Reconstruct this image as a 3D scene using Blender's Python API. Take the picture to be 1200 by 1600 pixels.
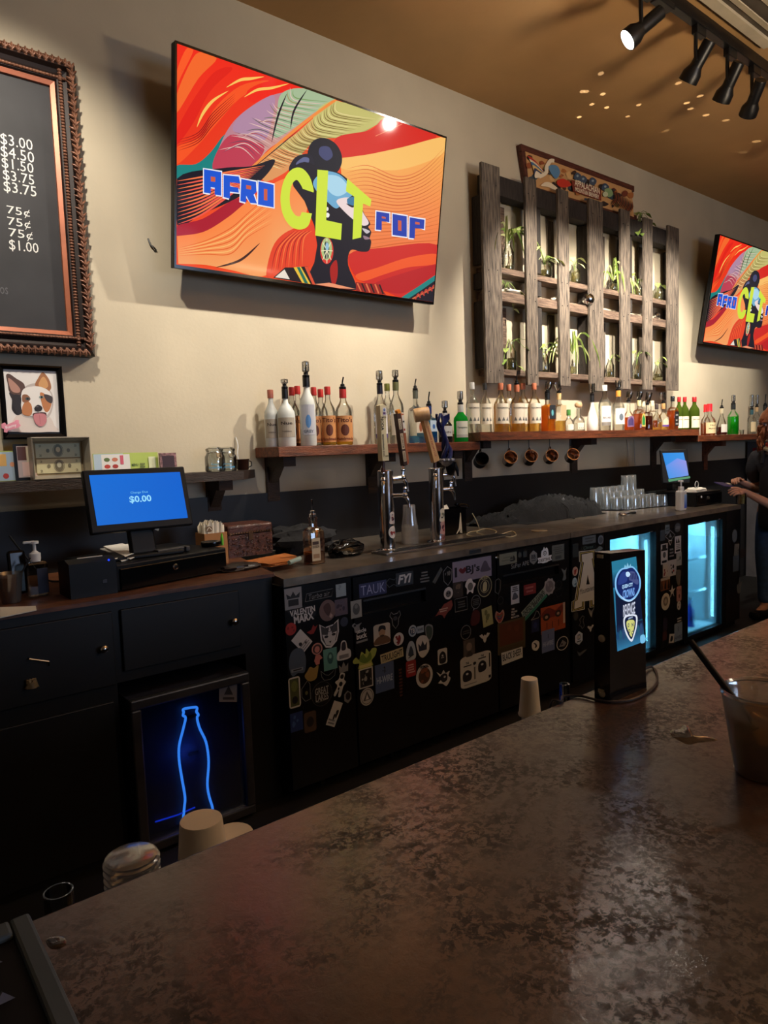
import bpy, bmesh, math, random
import numpy as np
from mathutils import Vector, Matrix, noise
from mathutils.geometry import tessellate_polygon

for o in list(bpy.data.objects):
    bpy.data.objects.remove(o)
SC = bpy.context.scene
COL = SC.collection
random.seed(7)
PI = math.pi

# ---------------------------------------------------------------- camera
CAM = np.array([0.0, -3.35, 1.47])
F = 1080.0                                   # focal length in pixels of a 1200 wide frame
yaw, pitch, roll = [math.radians(a) for a in (38.706, -4.99, -1.993)]
fw = np.array([math.sin(yaw)*math.cos(pitch), math.cos(yaw)*math.cos(pitch), math.sin(pitch)])
r0 = np.array([math.cos(yaw), -math.sin(yaw), 0.0]); u0 = np.cross(r0, fw)
rt = r0*math.cos(roll)+u0*math.sin(roll); up = -r0*math.sin(roll)+u0*math.cos(roll)
cd = bpy.data.cameras.new('camera'); cam = bpy.data.objects.new('camera', cd); COL.objects.link(cam)
cd.sensor_fit = 'HORIZONTAL'; cd.sensor_width = 36; cd.lens = F/1200*36; cd.clip_start = 0.02
mw = Matrix.Identity(4)
for i in range(3):
    mw[i][0] = rt[i]; mw[i][1] = up[i]; mw[i][2] = -fw[i]; mw[i][3] = CAM[i]
cam.matrix_world = mw
SC.camera = cam

# ---------------------------------------------------------------- world, room and added lights, exposure
w = bpy.data.worlds.new('world'); SC.world = w; w.use_nodes = True
w.node_tree.nodes['Background'].inputs[0].default_value = (0.02, 0.02, 0.025, 1)
w.node_tree.nodes['Background'].inputs[1].default_value = 0.3
SC.view_settings.view_transform = 'Standard'; SC.view_settings.look = 'None'
SC.view_settings.exposure = 0.0; SC.view_settings.gamma = 1.0
SC.view_settings.use_curve_mapping = False
try: SC.cycles.transparent_max_bounces = 24          # many thin glass walls stand behind one another
except Exception: pass
SPOT_W = 230.0
def area_light(name, loc, size, energy, col, rot=(0, 0, 0), sy=None):
    l = bpy.data.lights.new(name, 'AREA'); l.energy = energy; l.color = col; l.size = size
    if sy: l.shape = 'RECTANGLE'; l.size_y = sy
    o = bpy.data.objects.new(name, l); COL.objects.link(o); o.location = loc; o.rotation_euler = rot
    return o
area_light('room_lamp', (3.2, -5.2, 2.9), 0.9, 24.0, (1.0, 0.82, 0.62))
area_light('ceiling_fill', (3.6, -3.6, 2.3), 0.5, 105.0, (1.0, 0.78, 0.52), rot=(math.pi, 0, 0))  # added out of view to brighten the ceiling
area_light('cool_front_fill', (3.2, -7.4, 2.0), 2.8, 62.0, (0.50, 0.68, 1.0), rot=(math.radians(90), 0, 0), sy=1.2)  # cool fill added from the front; no window is modelled

# ---------------------------------------------------------------- helpers: pixels of the survey photo to world points
def ray(x, y): return fw+rt*(x-600)/F-up*(y-800)/F
def atY(x, y, Y): d = ray(x, y); return Vector(CAM+d*((Y-CAM[1])/d[1]))
def atZ(x, y, Z): d = ray(x, y); return Vector(CAM+d*((Z-CAM[2])/d[2]))
def atX(x, y, X): d = ray(x, y); return Vector(CAM+d*((X-CAM[0])/d[0]))
def mpp(p): return float((np.array(p)-CAM) @ fw)/F        # metres per pixel at a point

def lin(c):
    c = c/255.0
    return c/12.92 if c <= 0.04045 else ((c+0.055)/1.055)**2.4
def rgb(r, g, b): return (lin(r), lin(g), lin(b), 1.0)

# ---------------------------------------------------------------- materials
MATS = {}
def new_mat(name):
    m = bpy.data.materials.new(name); m.use_nodes = True
    nt = m.node_tree; nt.nodes.clear()
    out = nt.nodes.new('ShaderNodeOutputMaterial')
    return m, nt, out
def mat(name, col, rough=0.5, metal=0.0, vary=0.12, scale=8.0, bump=0.0, bscale=None, stretch=None, col2=None, spec=0.5, coat=0.0):
    if name in MATS: return MATS[name]
    m, nt, out = new_mat(name)
    p = nt.nodes.new('ShaderNodeBsdfPrincipled'); nt.links.new(p.outputs[0], out.inputs[0])
    p.inputs['Roughness'].default_value = rough; p.inputs['Metallic'].default_value = metal
    p.inputs['Specular IOR Level'].default_value = spec; p.inputs['Coat Weight'].default_value = coat
    tc = nt.nodes.new('ShaderNodeTexCoord'); mp = nt.nodes.new('ShaderNodeMapping')
    nt.links.new(tc.outputs['Object'], mp.inputs[0])
    if stretch: mp.inputs['Scale'].default_value = stretch
    nz = nt.nodes.new('ShaderNodeTexNoise'); nz.inputs['Scale'].default_value = scale; nz.inputs['Detail'].default_value = 6
    nt.links.new(mp.outputs[0], nz.inputs['Vector'])
    rp = nt.nodes.new('ShaderNodeValToRGB')
    c = rgb(*col)
    if col2: a, b = c, rgb(*col2)
    else:
        a = tuple(min(1, x*(1-vary*2)) for x in c[:3])+(1,); b = tuple(min(1, x*(1+vary*2)) for x in c[:3])+(1,)
    rp.color_ramp.elements[0].position = 0.3; rp.color_ramp.elements[0].color = a
    rp.color_ramp.elements[1].position = 0.7; rp.color_ramp.elements[1].color = b
    nt.links.new(nz.outputs['Fac'], rp.inputs[0]); nt.links.new(rp.outputs[0], p.inputs['Base Color'])
    if bump:
        n2 = nt.nodes.new('ShaderNodeTexNoise'); n2.inputs['Scale'].default_value = bscale or scale*4; n2.inputs['Detail'].default_value = 8
        nt.links.new(mp.outputs[0], n2.inputs['Vector'])
        bp = nt.nodes.new('ShaderNodeBump'); bp.inputs['Strength'].default_value = bump; bp.inputs['Distance'].default_value = 0.02
        nt.links.new(n2.outputs['Fac'], bp.inputs['Height']); nt.links.new(bp.outputs[0], p.inputs['Normal'])
    MATS[name] = m
    return m
def glass(name, tint=(247, 249, 248), gloss=0.10, rough=0.02, haze=0.0):
    if name in MATS: return MATS[name]
    m, nt, out = new_mat(name)
    tr = nt.nodes.new('ShaderNodeBsdfTransparent'); tr.inputs[0].default_value = rgb(*tint)
    gl = nt.nodes.new('ShaderNodeBsdfGlossy'); gl.inputs['Roughness'].default_value = rough; gl.inputs[0].default_value = (1, 1, 1, 1)
    lw = nt.nodes.new('ShaderNodeFresnel'); lw.inputs['IOR'].default_value = 1.45
    ad = nt.nodes.new('ShaderNodeMath'); ad.operation = 'MULTIPLY_ADD'; ad.inputs[1].default_value = 0.85; ad.inputs[2].default_value = gloss*0.4
    nt.links.new(lw.outputs[0], ad.inputs[0])
    mx = nt.nodes.new('ShaderNodeMixShader')
    nt.links.new(ad.outputs[0], mx.inputs[0]); nt.links.new(tr.outputs[0], mx.inputs[1]); nt.links.new(gl.outputs[0], mx.inputs[2])
    last = mx
    if haze:  # pale diffuse share put in to brighten dark-looking glass
        df = nt.nodes.new('ShaderNodeBsdfDiffuse'); df.inputs[0].default_value = rgb(*tint); tl = nt.nodes.new('ShaderNodeBsdfTranslucent'); tl.inputs[0].default_value = rgb(*tint)
        m2 = nt.nodes.new('ShaderNodeMixShader'); nt.links.new(df.outputs[0], m2.inputs[1]); nt.links.new(tl.outputs[0], m2.inputs[2])
        last = nt.nodes.new('ShaderNodeMixShader'); last.inputs[0].default_value = haze; nt.links.new(mx.outputs[0], last.inputs[1]); nt.links.new(m2.outputs[0], last.inputs[2])
    nt.links.new(last.outputs[0], out.inputs[0]); MATS[name] = m
    return m
def liquid(name, col, cloud=0.35):
    if name in MATS: return MATS[name]
    m, nt, out = new_mat(name)
    tr = nt.nodes.new('ShaderNodeBsdfTransparent'); tr.inputs[0].default_value = rgb(*col)
    df = nt.nodes.new('ShaderNodeBsdfTranslucent'); df.inputs[0].default_value = rgb(*col)
    d2 = nt.nodes.new('ShaderNodeBsdfDiffuse'); d2.inputs[0].default_value = rgb(*col)
    m2 = nt.nodes.new('ShaderNodeMixShader'); m2.inputs[0].default_value = 0.5
    nt.links.new(df.outputs[0], m2.inputs[1]); nt.links.new(d2.outputs[0], m2.inputs[2])
    mx = nt.nodes.new('ShaderNodeMixShader'); mx.inputs[0].default_value = cloud
    nt.links.new(tr.outputs[0], mx.inputs[1]); nt.links.new(m2.outputs[0], mx.inputs[2])
    nt.links.new(mx.outputs[0], out.inputs[0]); MATS[name] = m
    return m
def emit(name, col, s=1.0):
    if name in MATS: return MATS[name]
    m, nt, out = new_mat(name)
    e = nt.nodes.new('ShaderNodeEmission'); e.inputs[0].default_value = rgb(*col); e.inputs[1].default_value = s
    nt.links.new(e.outputs[0], out.inputs[0]); MATS[name] = m
    return m
def colmat(name, screen=0.0, rough=0.5):
    m, nt, out = new_mat(name)
    at = nt.nodes.new('ShaderNodeAttribute'); at.attribute_name = 'Col'
    p = nt.nodes.new('ShaderNodeBsdfPrincipled'); p.inputs['Roughness'].default_value = rough
    if screen:
        p.inputs['Base Color'].default_value = (0.01, 0.01, 0.01, 1); p.inputs['Roughness'].default_value = 0.07; p.inputs['Specular IOR Level'].default_value = 0.06
        nt.links.new(at.outputs['Color'], p.inputs['Emission Color']); p.inputs['Emission Strength'].default_value = screen
    else:
        nt.links.new(at.outputs['Color'], p.inputs['Base Color'])
    nt.links.new(p.outputs[0], out.inputs[0])
    return m
PRINT = colmat('printed_surface')
SCREEN = colmat('lit_screen', 1.0)
def wood(name, a, b, rough=0.6, stretch=(2, 14, 14), scale=5.0, bump=0.35):
    return mat(name, a, rough, 0, col2=b, scale=scale, bump=bump, stretch=stretch)

# ---------------------------------------------------------------- mesh builder
class MB:
    def __init__(s): s.v = []; s.f = []
    def add(s, vs, fs):
        n = len(s.v); s.v += [Vector(v) for v in vs]; s.f += [tuple(i+n for i in f) for f in fs]; return s
    def bb(s, x0, x1, y0, y1, z0, z1):
        return s.add([(x0, y0, z0), (x1, y0, z0), (x1, y1, z0), (x0, y1, z0), (x0, y0, z1), (x1, y0, z1), (x1, y1, z1), (x0, y1, z1)],
                     [(0, 3, 2, 1), (4, 5, 6, 7), (0, 1, 5, 4), (1, 2, 6, 5), (2, 3, 7, 6), (3, 0, 4, 7)])
    def box(s, c, d, rot=None, r=0.0):
        bm = bmesh.new(); bmesh.ops.create_cube(bm, size=1)
        for v in bm.verts: v.co = Vector((v.co.x*d[0], v.co.y*d[1], v.co.z*d[2]))
        if r: bmesh.ops.bevel(bm, geom=bm.edges[:], offset=r, segments=2, affect='EDGES', profile=0.5)
        M = Matrix.Translation(Vector(c)) @ (rot.to_4x4() if rot is not None else Matrix.Identity(4))
        bm.verts.index_update()
        s.add([M @ v.co for v in bm.verts], [tuple(v.index for v in f.verts) for f in bm.faces]); bm.free(); return s
    def lathe(s, prof, segs=20, c=(0, 0, 0), M=None, sq=0.0):
        vs = []; fs = []; c = Vector(c)
        for (r, z) in prof:
            for k in range(segs):
                a = 2*PI*k/segs; ca, sa = math.cos(a), math.sin(a); q = 1.0
                if sq:
                    e = 2+sq*6; q = 1/((abs(ca)**e+abs(sa)**e)**(1/e))
                    q = min(q, 1.28)
                p = Vector((r*ca*q, r*sa*q, z))
                vs.append((M @ p if M is not None else p)+c)
        n = len(prof)
        for i in range(n-1):
            for k in range(segs):
                k2 = (k+1) % segs
                fs.append((i*segs+k, i*segs+k2, (i+1)*segs+k2, (i+1)*segs+k))
        if prof[0][0] > 1e-5: fs.append(tuple(range(segs-1, -1, -1)))
        if prof[-1][0] > 1e-5 : fs.append(tuple((n-1)*segs+k for k in range(segs)))
        return s.add(vs, fs)
    def shell(s, prof, segs=20, c=(0, 0, 0), M=None, t=0.0015):   # open vessel with wall thickness
        inner = [(max(r-t, 0.0005), z+(t if i == 0 else 0)) for i, (r, z) in enumerate(prof)][::-1]
        p = [(0.0001, prof[0][1])]+list(prof)+inner+[(0.0001, inner[-1][1])]
        return s.lathe(p, segs, c, M)
    def tube(s, path, r, segs=8, closed=False):
        P = [Vector(p) for p in path]; n = len(P); vs = []; fs = []
        rs = r if isinstance(r, (list, tuple)) else [r]*n
        prev = None
        for i in range(n):
            if closed: t = P[(i+1) % n]-P[i-1]
            else: t = P[min(i+1, n-1)]-P[max(i-1, 0)]
            t = t.normalized() if t.length > 1e-9 else Vector((0, 0, 1))
            if prev is None:
                a = Vector((0, 0, 1)) if abs(t.z) < 0.9 else Vector((1, 0, 0)); nrm = t.cross(a).normalized()
            else:
                nrm = (prev-t*prev.dot(t))
                nrm = nrm.normalized() if nrm.length > 1e-6 else t.orthogonal().normalized()
            prev = nrm; b = t.cross(nrm)
            for k in range(segs):
                a = 2*PI*k/segs; vs.append(P[i]+(nrm*math.cos(a)+b*math.sin(a))*rs[i])
        m = n if closed else n-1
        for i in range(m):
            for k in range(segs):
                k2 = (k+1) % segs; j = (i+1) % n
                fs.append((i*segs+k, i*segs+k2, j*segs+k2, j*segs+k))
        if not closed:
            fs.append(tuple(range(segs-1, -1, -1))); fs.append(tuple((n-1)*segs+k for k in range(segs)))
        return s.add(vs, fs)
    def prism(s, poly, d0, d1, ex=(1, 0, 0), ey=(0, 0, 1), o=(0, 0, 0)):   # 2D outline, extruded along ex x ey from d0 to d1
        ex = Vector(ex); ey = Vector(ey); nz = ex.cross(ey); o = Vector(o); n = len(poly)
        vs = [o+ex*p[0]+ey*p[1]+nz*d0 for p in poly]+[o+ex*p[0]+ey*p[1]+nz*d1 for p in poly]
        tr = tessellate_polygon([[Vector((p[0], p[1], 0)) for p in poly]])
        fs = [tuple(t) for t in tr]+[tuple(i+n for i in t[::-1]) for t in tr]
        fs += [(i, (i+1) % n, (i+1) % n+n, i+n) for i in range(n)]
        return s.add(vs, fs)
    def ball(s, c, r, u=12, v=8, sc=(1, 1, 1)):
        pr = [(max(r*math.sin(PI*i/v), 1e-6), -r*math.cos(PI*i/v)) for i in range(v+1)]
        return s.lathe(pr, u, c, Matrix.Diagonal(Vector((sc[0], sc[1], sc[2]))))
    def blob(s, c, d, amp=0.2, seed=0, freq=3.0, u=28, v=16, flat=0.0):
        c = Vector(c); vs = []; fs = []
        for i in range(v+1):
            th = PI*i/v
            for k in range(u):
                ph = 2*PI*k/u
                n = Vector((math.sin(th)*math.cos(ph), math.sin(th)*math.sin(ph), math.cos(th)))
                q = 1+amp*noise.fractal(n*freq+Vector((seed*3.1, seed, 0)), 1.0, 2.0, 4)+amp*0.7*(1-abs(noise.noise(n*freq*1.7+Vector((seed, 9, 1)))*2))
                p = Vector((n.x*d[0]*q, n.y*d[1]*q, n.z*d[2]*q))
                if p.z < -d[2]*flat: p.z = -d[2]*flat
                vs.append(c+p)
        for i in range(v):
            for k in range(u):
                k2 = (k+1) % u; fs.append((i*u+k, i*u+k2, (i+1)*u+k2, (i+1)*u+k))
        return s.add(vs, fs)
    def move(s, M):
        s.v = [M @ v for v in s.v]; return s
    def build(s, name, m, parent=None, smooth=False, local=False, label=None):
        me = bpy.data.meshes.new(name)
        o3 = Vector((0, 0, 0))
        if parent is not None and not local:
            q = parent
            while q is not None: o3 = o3+q.location; q = q.parent
        me.from_pydata([v-o3 for v in s.v], [], s.f); me.validate(); me.update()
        bm = bmesh.new(); bm.from_mesh(me); bmesh.ops.recalc_face_normals(bm, faces=bm.faces[:]); bm.to_mesh(me); bm.free()
        if smooth:
            for p in me.polygons: p.use_smooth = True
            try: me.set_sharp_from_angle(angle=math.radians(42))
            except Exception: pass
        if m is not None: me.materials.append(m)
        o = bpy.data.objects.new(name, me); COL.objects.link(o)
        if parent is not None: o.parent = parent
        if label: o['label'] = label
        return o

def tag(o, label=None, cat=None, group=None, kind=None):
    if label: o['label'] = label
    if cat: o['category'] = cat
    if group: o['group'] = group
    if kind: o['kind'] = kind
    return o
def thing(name, label, cat, loc=(0, 0, 0), rz=0.0, group=None):
    o = bpy.data.objects.new(name, None); COL.objects.link(o); o.empty_display_size = 0.05
    o.location = Vector(loc); o.rotation_euler = (0, 0, rz)
    return tag(o, label, cat, group)
def struct(name, mb, m, parent=None):
    o = mb.build(name, m, parent)
    if parent is None: o['kind'] = 'structure'
    return o
def dup(root, loc, rz=None, label=None, group=None):
    def cp(o, par):
        c = o.copy(); COL.objects.link(c)
        if par is not None: c.parent = par
        for ch in list(o.children): cp(ch, c)
        return c
    r = cp(root, None); r.location = Vector(loc)
    if rz is not None: r.rotation_euler = (0, 0, rz)
    if label: r['label'] = label
    if group: r['group'] = group
    return r
def cr(pts, n=6, closed=False):                       # Catmull-Rom through points (tuples of any length)
    out = []; N = len(pts)
    rng = range(N) if closed else range(N-1)
    for i in rng:
        if closed: p0, p1, p2, p3 = pts[i-1], pts[i], pts[(i+1) % N], pts[(i+2) % N]
        else: p0, p1, p2, p3 = pts[max(i-1, 0)], pts[i], pts[i+1], pts[min(i+2, N-1)]
        for k in range(n):
            t = k/n
            out.append(tuple(0.5*((2*b)+(-a+c)*t+(2*a-5*b+4*c-d)*t*t+(-a+3*b-3*c+d)*t**3) for a, b, c, d in zip(p0, p1, p2, p3)))
    if not closed: out.append(tuple(pts[-1]))
    return out

# ---------------------------------------------------------------- flat print: layered coloured outlines (lettering, labels, screens)
_tx = {}
def text_geo(body, bold, shear):
    k = (body, bold, shear)
    if k in _tx: return _tx[k]
    cu = bpy.data.curves.new('t', 'FONT'); cu.body = body; cu.size = 1; cu.offset = bold; cu.shear = shear; cu.resolution_u = 2
    cu.align_x = 'LEFT'; cu.space_line = 1.0
    ob = bpy.data.objects.new('t', cu); COL.objects.link(ob)
    bpy.context.view_layer.update()
    me = bpy.data.meshes.new_from_object(ob.evaluated_get(bpy.context.evaluated_depsgraph_get()))
    vs = [(v.co.x, v.co.y) for v in me.vertices]; fs = [tuple(p.vertices) for p in me.polygons]
    bpy.data.objects.remove(ob); bpy.data.curves.remove(cu); bpy.data.meshes.remove(me)
    if vs:
        x0 = min(v[0] for v in vs); x1 = max(v[0] for v in vs); y0 = min(v[1] for v in vs); y1 = max(v[1] for v in vs)
    else: x0 = y0 = 0; x1 = y1 = 1
    _tx[k] = (vs, fs, (x0, x1, y0, y1)); return _tx[k]
class Art:
    def __init__(s, pre=None): s.v = []; s.f = []; s.c = []; s.l = []; s.n = 0; s.pre = pre
    def _p(s, pts): return [s.pre(p) for p in pts] if s.pre else [tuple(p) for p in pts]
    def _add(s, pts, fs, cols):
        n = len(s.v); s.v += [(p[0], p[1]) for p in pts]; s.c += cols; s.l += [s.n]*len(pts); s.f += [tuple(i+n for i in f) for f in fs]; s.n += 1; return s
    def poly(s, pts, col, raw=False):
        P = [tuple(p) for p in pts] if raw else s._p(pts)
        cols = [rgb(*c) for c in col] if isinstance(col[0], (tuple, list)) else [rgb(*col)]*len(P)
        tr = tessellate_polygon([[Vector((p[0], p[1], 0)) for p in P]])
        return s._add(P, tr, cols)
    def curve(s, pts, col, n=5, raw=False): return s.poly(cr(pts, n, True), col, raw)
    def rect(s, x0, y0, x1, y1, col, raw=False): return s.poly([(x0, y0), (x1, y0), (x1, y1), (x0, y1)], col, raw)
    def ell(s, cx, cy, rx, ry, col, n=22, raw=False, rot=0.0):
        ca, sa = math.cos(rot), math.sin(rot)
        return s.poly([(cx+rx*math.cos(2*PI*k/n)*ca-ry*math.sin(2*PI*k/n)*sa, cy+rx*math.cos(2*PI*k/n)*sa+ry*math.sin(2*PI*k/n)*ca) for k in range(n)], col, raw)
    def stroke(s, pts, w, col, taper=True, n=6, raw=False, smooth=True):
        q = cr(pts, n) if smooth and len(pts) > 2 else [tuple(p) for p in pts]; N = len(q); A = []; B = []
        for i, p in enumerate(q):
            a = q[max(i-1, 0)]; b = q[min(i+1, N-1)]; d = math.hypot(b[0]-a[0], b[1]-a[1]) or 1
            nx, ny = -(b[1]-a[1])/d, (b[0]-a[0])/d
            ww = w*(math.sin(PI*(i+0.3)/(N-0.4)) if taper else 1)*0.5
            A.append((p[0]+nx*ww, p[1]+ny*ww)); B.append((p[0]-nx*ww, p[1]-ny*ww))
        P = A+B
        if not raw: P = s._p(P)
        return s._add(P, [(i, i+1, N+i+1, N+i) for i in range(N-1)], [rgb(*col)]*len(P))
    def strip(s, ca, cb, col_a, col_b, n=6, rows=4):
        A = cr(ca, n); B = cr(cb, n); N = len(A); P = []; C = []; fs = []
        for j in range(rows+1):
            t = j/rows; c = rgb(*[col_a[i]*(1-t)+col_b[i]*t for i in range(3)])
            for i in range(N): P.append((A[i][0]*(1-t)+B[i][0]*t, A[i][1]*(1-t)+B[i][1]*t)); C.append(c)
        for j in range(rows):
            for i in range(N-1): fs.append((j*N+i, j*N+i+1, (j+1)*N+i+1, (j+1)*N+i))
        return s._add(s._p(P), fs, C)
    def ring(s, cx, cy, rx, ry, t, col, n=24, raw=False):
        P = [(cx+rx*math.cos(2*PI*k/n), cy+ry*math.sin(2*PI*k/n)) for k in range(n)]+[(cx+(rx-t)*math.cos(2*PI*k/n), cy+(ry-t*ry/rx)*math.sin(2*PI*k/n)) for k in range(n)]
        if not raw: P = s._p(P)
        return s._add(P, [(k, (k+1) % n, n+(k+1) % n, n+k) for k in range(n)], [rgb(*col)]*len(P))
    def text(s, body, cx, cy, h, col, w=None, bold=0.0, shear=0.0, rot=0.0, pre=False, flip=False):
        vs, fs, (x0, x1, y0, y1) = text_geo(body, bold, shear)
        k = h/max(y1-y0, 1e-6); kx = w/max(x1-x0, 1e-6) if w else k
        ca, sa = math.cos(rot), math.sin(rot); P = []
        for (x, y) in vs:
            a = (x-(x0+x1)/2)*kx; b = (y-(y0+y1)/2)*k*(-1 if flip else 1)
            P.append((cx+a*ca-b*sa, cy+a*sa+b*ca))
        if pre: P = s._p(P)
        return s._add(P, fs, [rgb(*col)]*len(P))
    def build(s, name, parent, fn, m=None, eps=0.0003, strips=None, label=None):
        v, f, c, l = s.v, s.f, s.c, s.l
        if strips:                                     # slice into narrow upright strips so that it can wrap a cylinder
            nv, nf, nc, nl = [], [], [], []
            for fc in f:
                xs = [v[i][0] for i in fc]; k0 = math.floor(min(xs)/strips+1e-6); k1 = math.ceil(max(xs)/strips-1e-6)
                for k in range(k0, max(k1, k0+1)):
                    pl = [(v[i], c[i]) for i in fc]
                    for (xx, sg) in ((k*strips, 1), ((k+1)*strips, -1)):
                        o = []
                        for i in range(len(pl)):
                            (p, pc), (q, qc) = pl[i-1], pl[i]
                            ip = (p[0]-xx)*sg >= -1e-9; iq = (q[0]-xx)*sg >= -1e-9
                            if ip != iq:
                                t = (xx-p[0])/(q[0]-p[0]); o.append(((xx, p[1]+(q[1]-p[1])*t), pc))
                            if iq: o.append((q, qc))
                        pl = o
                        if not pl: break
                    if len(pl) > 2:
                        b = len(nv); nv += [p for p, _ in pl]; nc += [q for _, q in pl]; nl += [l[fc[0]]]*len(pl); nf.append(tuple(range(b, b+len(pl))))
            v, f, c, l = nv, nf, nc, nl
        o3 = Vector((0, 0, 0)); q = parent
        while q is not None: o3 = o3+q.location; q = q.parent
        me = bpy.data.meshes.new(name)
        me.from_pydata([Vector(fn(p[0], p[1], (k+1)*eps))-o3 for p, k in zip(v, l)], [], f)
        at = me.color_attributes.new('Col', 'FLOAT_COLOR', 'POINT')
        at.data.foreach_set('color', [x for cc in c for x in cc])
        me.materials.append(m or PRINT); me.update()
        o = bpy.data.objects.new(name, me); COL.objects.link(o)
        if parent is not None: o.parent = parent
        if label: o['label'] = label
        return o
def wallfn(Y): return lambda x, z, e: (x, Y-e, z)              # plane facing the bar (-y), coordinates are world x and z
def prewall(Y): return lambda p: (lambda q: (q.x, q.z))(atY(p[0], p[1], Y))
def precrop(pre, ox, oy, s): return lambda p: pre((ox+p[0]/s, oy+p[1]/s))
def cylfn(c, r, face):                                          # wrap around a vertical cylinder at c, centred on angle face
    return lambda x, z, e: (c[0]+(r+e)*math.cos(face+x/r), c[1]+(r+e)*math.sin(face+x/r), c[2]+z)
def planefn(o, ex, ez):
    o = Vector(o); ex = Vector(ex).normalized(); ez = Vector(ez).normalized(); n = ex.cross(ez)
    return lambda x, z, e: o+ex*x+ez*z+n*e
def preplane(o, ex, ez):
    o = Vector(o); ex = Vector(ex).normalized(); ez = Vector(ez).normalized(); n = ex.cross(ez); c = Vector(CAM)
    def g(p):
        d = Vector(ray(p[0], p[1])); t = (o-c).dot(n)/d.dot(n); q = c+d*t-o
        return (q.dot(ex), q.dot(ez))
    return g
# ================================================================ setting
WALL = mat('beige_wall_paint', (196, 184, 160), 0.75, vary=0.03, scale=3, bump=0.04, bscale=60)
CEIL = mat('tan_ceiling_paint', (178, 138, 90), 0.8, vary=0.05, scale=2, bump=0.05, bscale=40)
BLACKP = mat('black_painted_board', (16, 16, 18), 0.45, vary=0.2, scale=6, bump=0.03)
DARKFLOOR = mat('dark_concrete_floor', (14, 13, 12), 0.6, vary=0.25, scale=2, bump=0.1)
CHROME = mat('chrome_metal', (205, 205, 208), 0.13, 1.0, vary=0.03)
STEEL = mat('brushed_steel', (150, 152, 156), 0.30, 1.0, vary=0.08, scale=14, stretch=(1, 12, 12), bump=0.03)
BLACKPL = mat('black_plastic', (9, 9, 11), 0.45, vary=0.1, spec=.3)
BLACKGL = mat('glossy_black_plastic', (9, 9, 11), 0.15, vary=0.1)
DARKMET = mat('black_metal', (20, 20, 22), 0.4, 0.3, vary=0.1)
WHITEPL = mat('white_plastic', (225, 225, 222), 0.4, vary=0.03)
PAPER = mat('white_paper', (222, 216, 200), 0.8, vary=0.04)
LABELC = mat('cream_label_paper', (226, 216, 190), 0.7, vary=0.03)
GLASS = glass('clear_glass')
GLASSH = glass('heavy_clear_glass', (244, 247, 246), 0.3)
PLASTICC = glass('clear_cup_plastic', (244, 244, 242), 0.3, 0.10, .03)
BRIGHTGLASS = glass('brightened_glass', (240, 243, 244), .55, .10, .10)  # clear glass; white haze in its colour stands in for bright highlights
WOODRED = wood('reddish_shelf_wood', (70, 34, 20), (128, 68, 38), 0.5)
WOODDK = wood('dark_shelf_wood', (26, 17, 14), (52, 34, 26), 0.5)
RUST = wood('counter_wood', (64, 36, 22), (118, 72, 42), 0.42, scale=6, bump=0.1)

XL, XR, YF, ZC = -3.0, 10.5, -7.6, 3.80
struct('wall_back', MB().bb(XL-.1, XR+.1, 0, .12, 0, ZC), WALL)
struct('wall_left', MB().bb(XL-.12, XL, YF, 0, 0, ZC), WALL)
struct('wall_right', MB().bb(XR, XR+.12, YF, 0, 0, ZC), WALL)
struct('wall_front', MB().bb(XL-.1, XR+.1, YF-.12, YF, 0, ZC), WALL)
struct('ceiling', MB().bb(XL-.1, XR+.1, YF-.1, .12, ZC, ZC+.1), CEIL)
struct('floor', MB().bb(XL-.1, XR+.1, YF-.1, .12, -.1, 0), DARKFLOOR)
struct('trim_1', MB().bb(-2.9, 10.4, -.018, 0, .0, 1.268), BLACKP)      # black splash strip behind the counter

# ---------------------------------------------------------------- track lights
TY, TZ = -1.36, 3.715
track = thing('track_rail', 'long black lighting track fixed under the tan ceiling', 'track', (3.4, TY, ZC))
MB().box((3.4, TY, 3.765), (8.4, .045, .07), r=.004).build('rail', DARKMET, track)
MB().box((3.55, TY, 3.72), (.16, .05, .03), r=.004).build('feed_box', DARKMET, track)
LENS = emit('lamp_lens', (255, 246, 230), 260.0)
LENS_OFF = emit('lamp_lens_dim', (255, 236, 205), 3.0)
def track_head(x, d, label, power, cone=62, lens=LENS_OFF, blend=0.8):
    t = thing('track_spotlight', label, 'spotlight', (x, TY, TZ+.01), 0, 'black spotlights on the ceiling track')
    MB().box((x, TY, TZ-.005), (.10, .035, .05), r=.004).build('adapter', DARKMET, t)
    d = Vector(d).normalized(); pv = Vector((x, TY, TZ-.16))
    MB().tube([(x-.035, TY, TZ-.02), (x-.035, TY, TZ-.10), (x-.03, TY, TZ-.17)], .011, 8).build('arm', DARKMET, t, True)
    q = d.to_track_quat('Z', 'Y').to_matrix().to_4x4()
    pr = [(.001, -.10), (.032, -.10), (.034, -.095), (.034, .02), (.036, .03), (.052, .06), (.054, .105), (.049, .105), (.046, .07), (.001, .068)]
    c = MB().lathe(pr, 24, pv, q).build('can', DARKMET, t, True)
    MB().lathe([(.001, .096), (.047, .096), (.047, .099), (.001, .101)], 20, pv, q).build('lens', lens, c)
    l = bpy.data.lights.new('spot_beam', 'SPOT'); l.energy = power; l.color = (1.0, .90, .76); l.spot_size = math.radians(cone); l.spot_blend = blend; l.shadow_soft_size = .03
    o = bpy.data.objects.new('spot_beam', l); COL.objects.link(o); o.parent = t
    o.location = pv+d*.125-Vector((x, TY, TZ+.01)); o.rotation_euler = (-d).to_track_quat('Z', 'Y').to_euler()
    return t
track_head(.45, (.12, .70, -.58), 'black track spotlight nearest the chalkboard, aimed at it', SPOT_W*.62, 70)
track_head(2.35, (-.05, .66, -.66), 'black track spotlight above the large television', SPOT_W*.62, 75)
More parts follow.
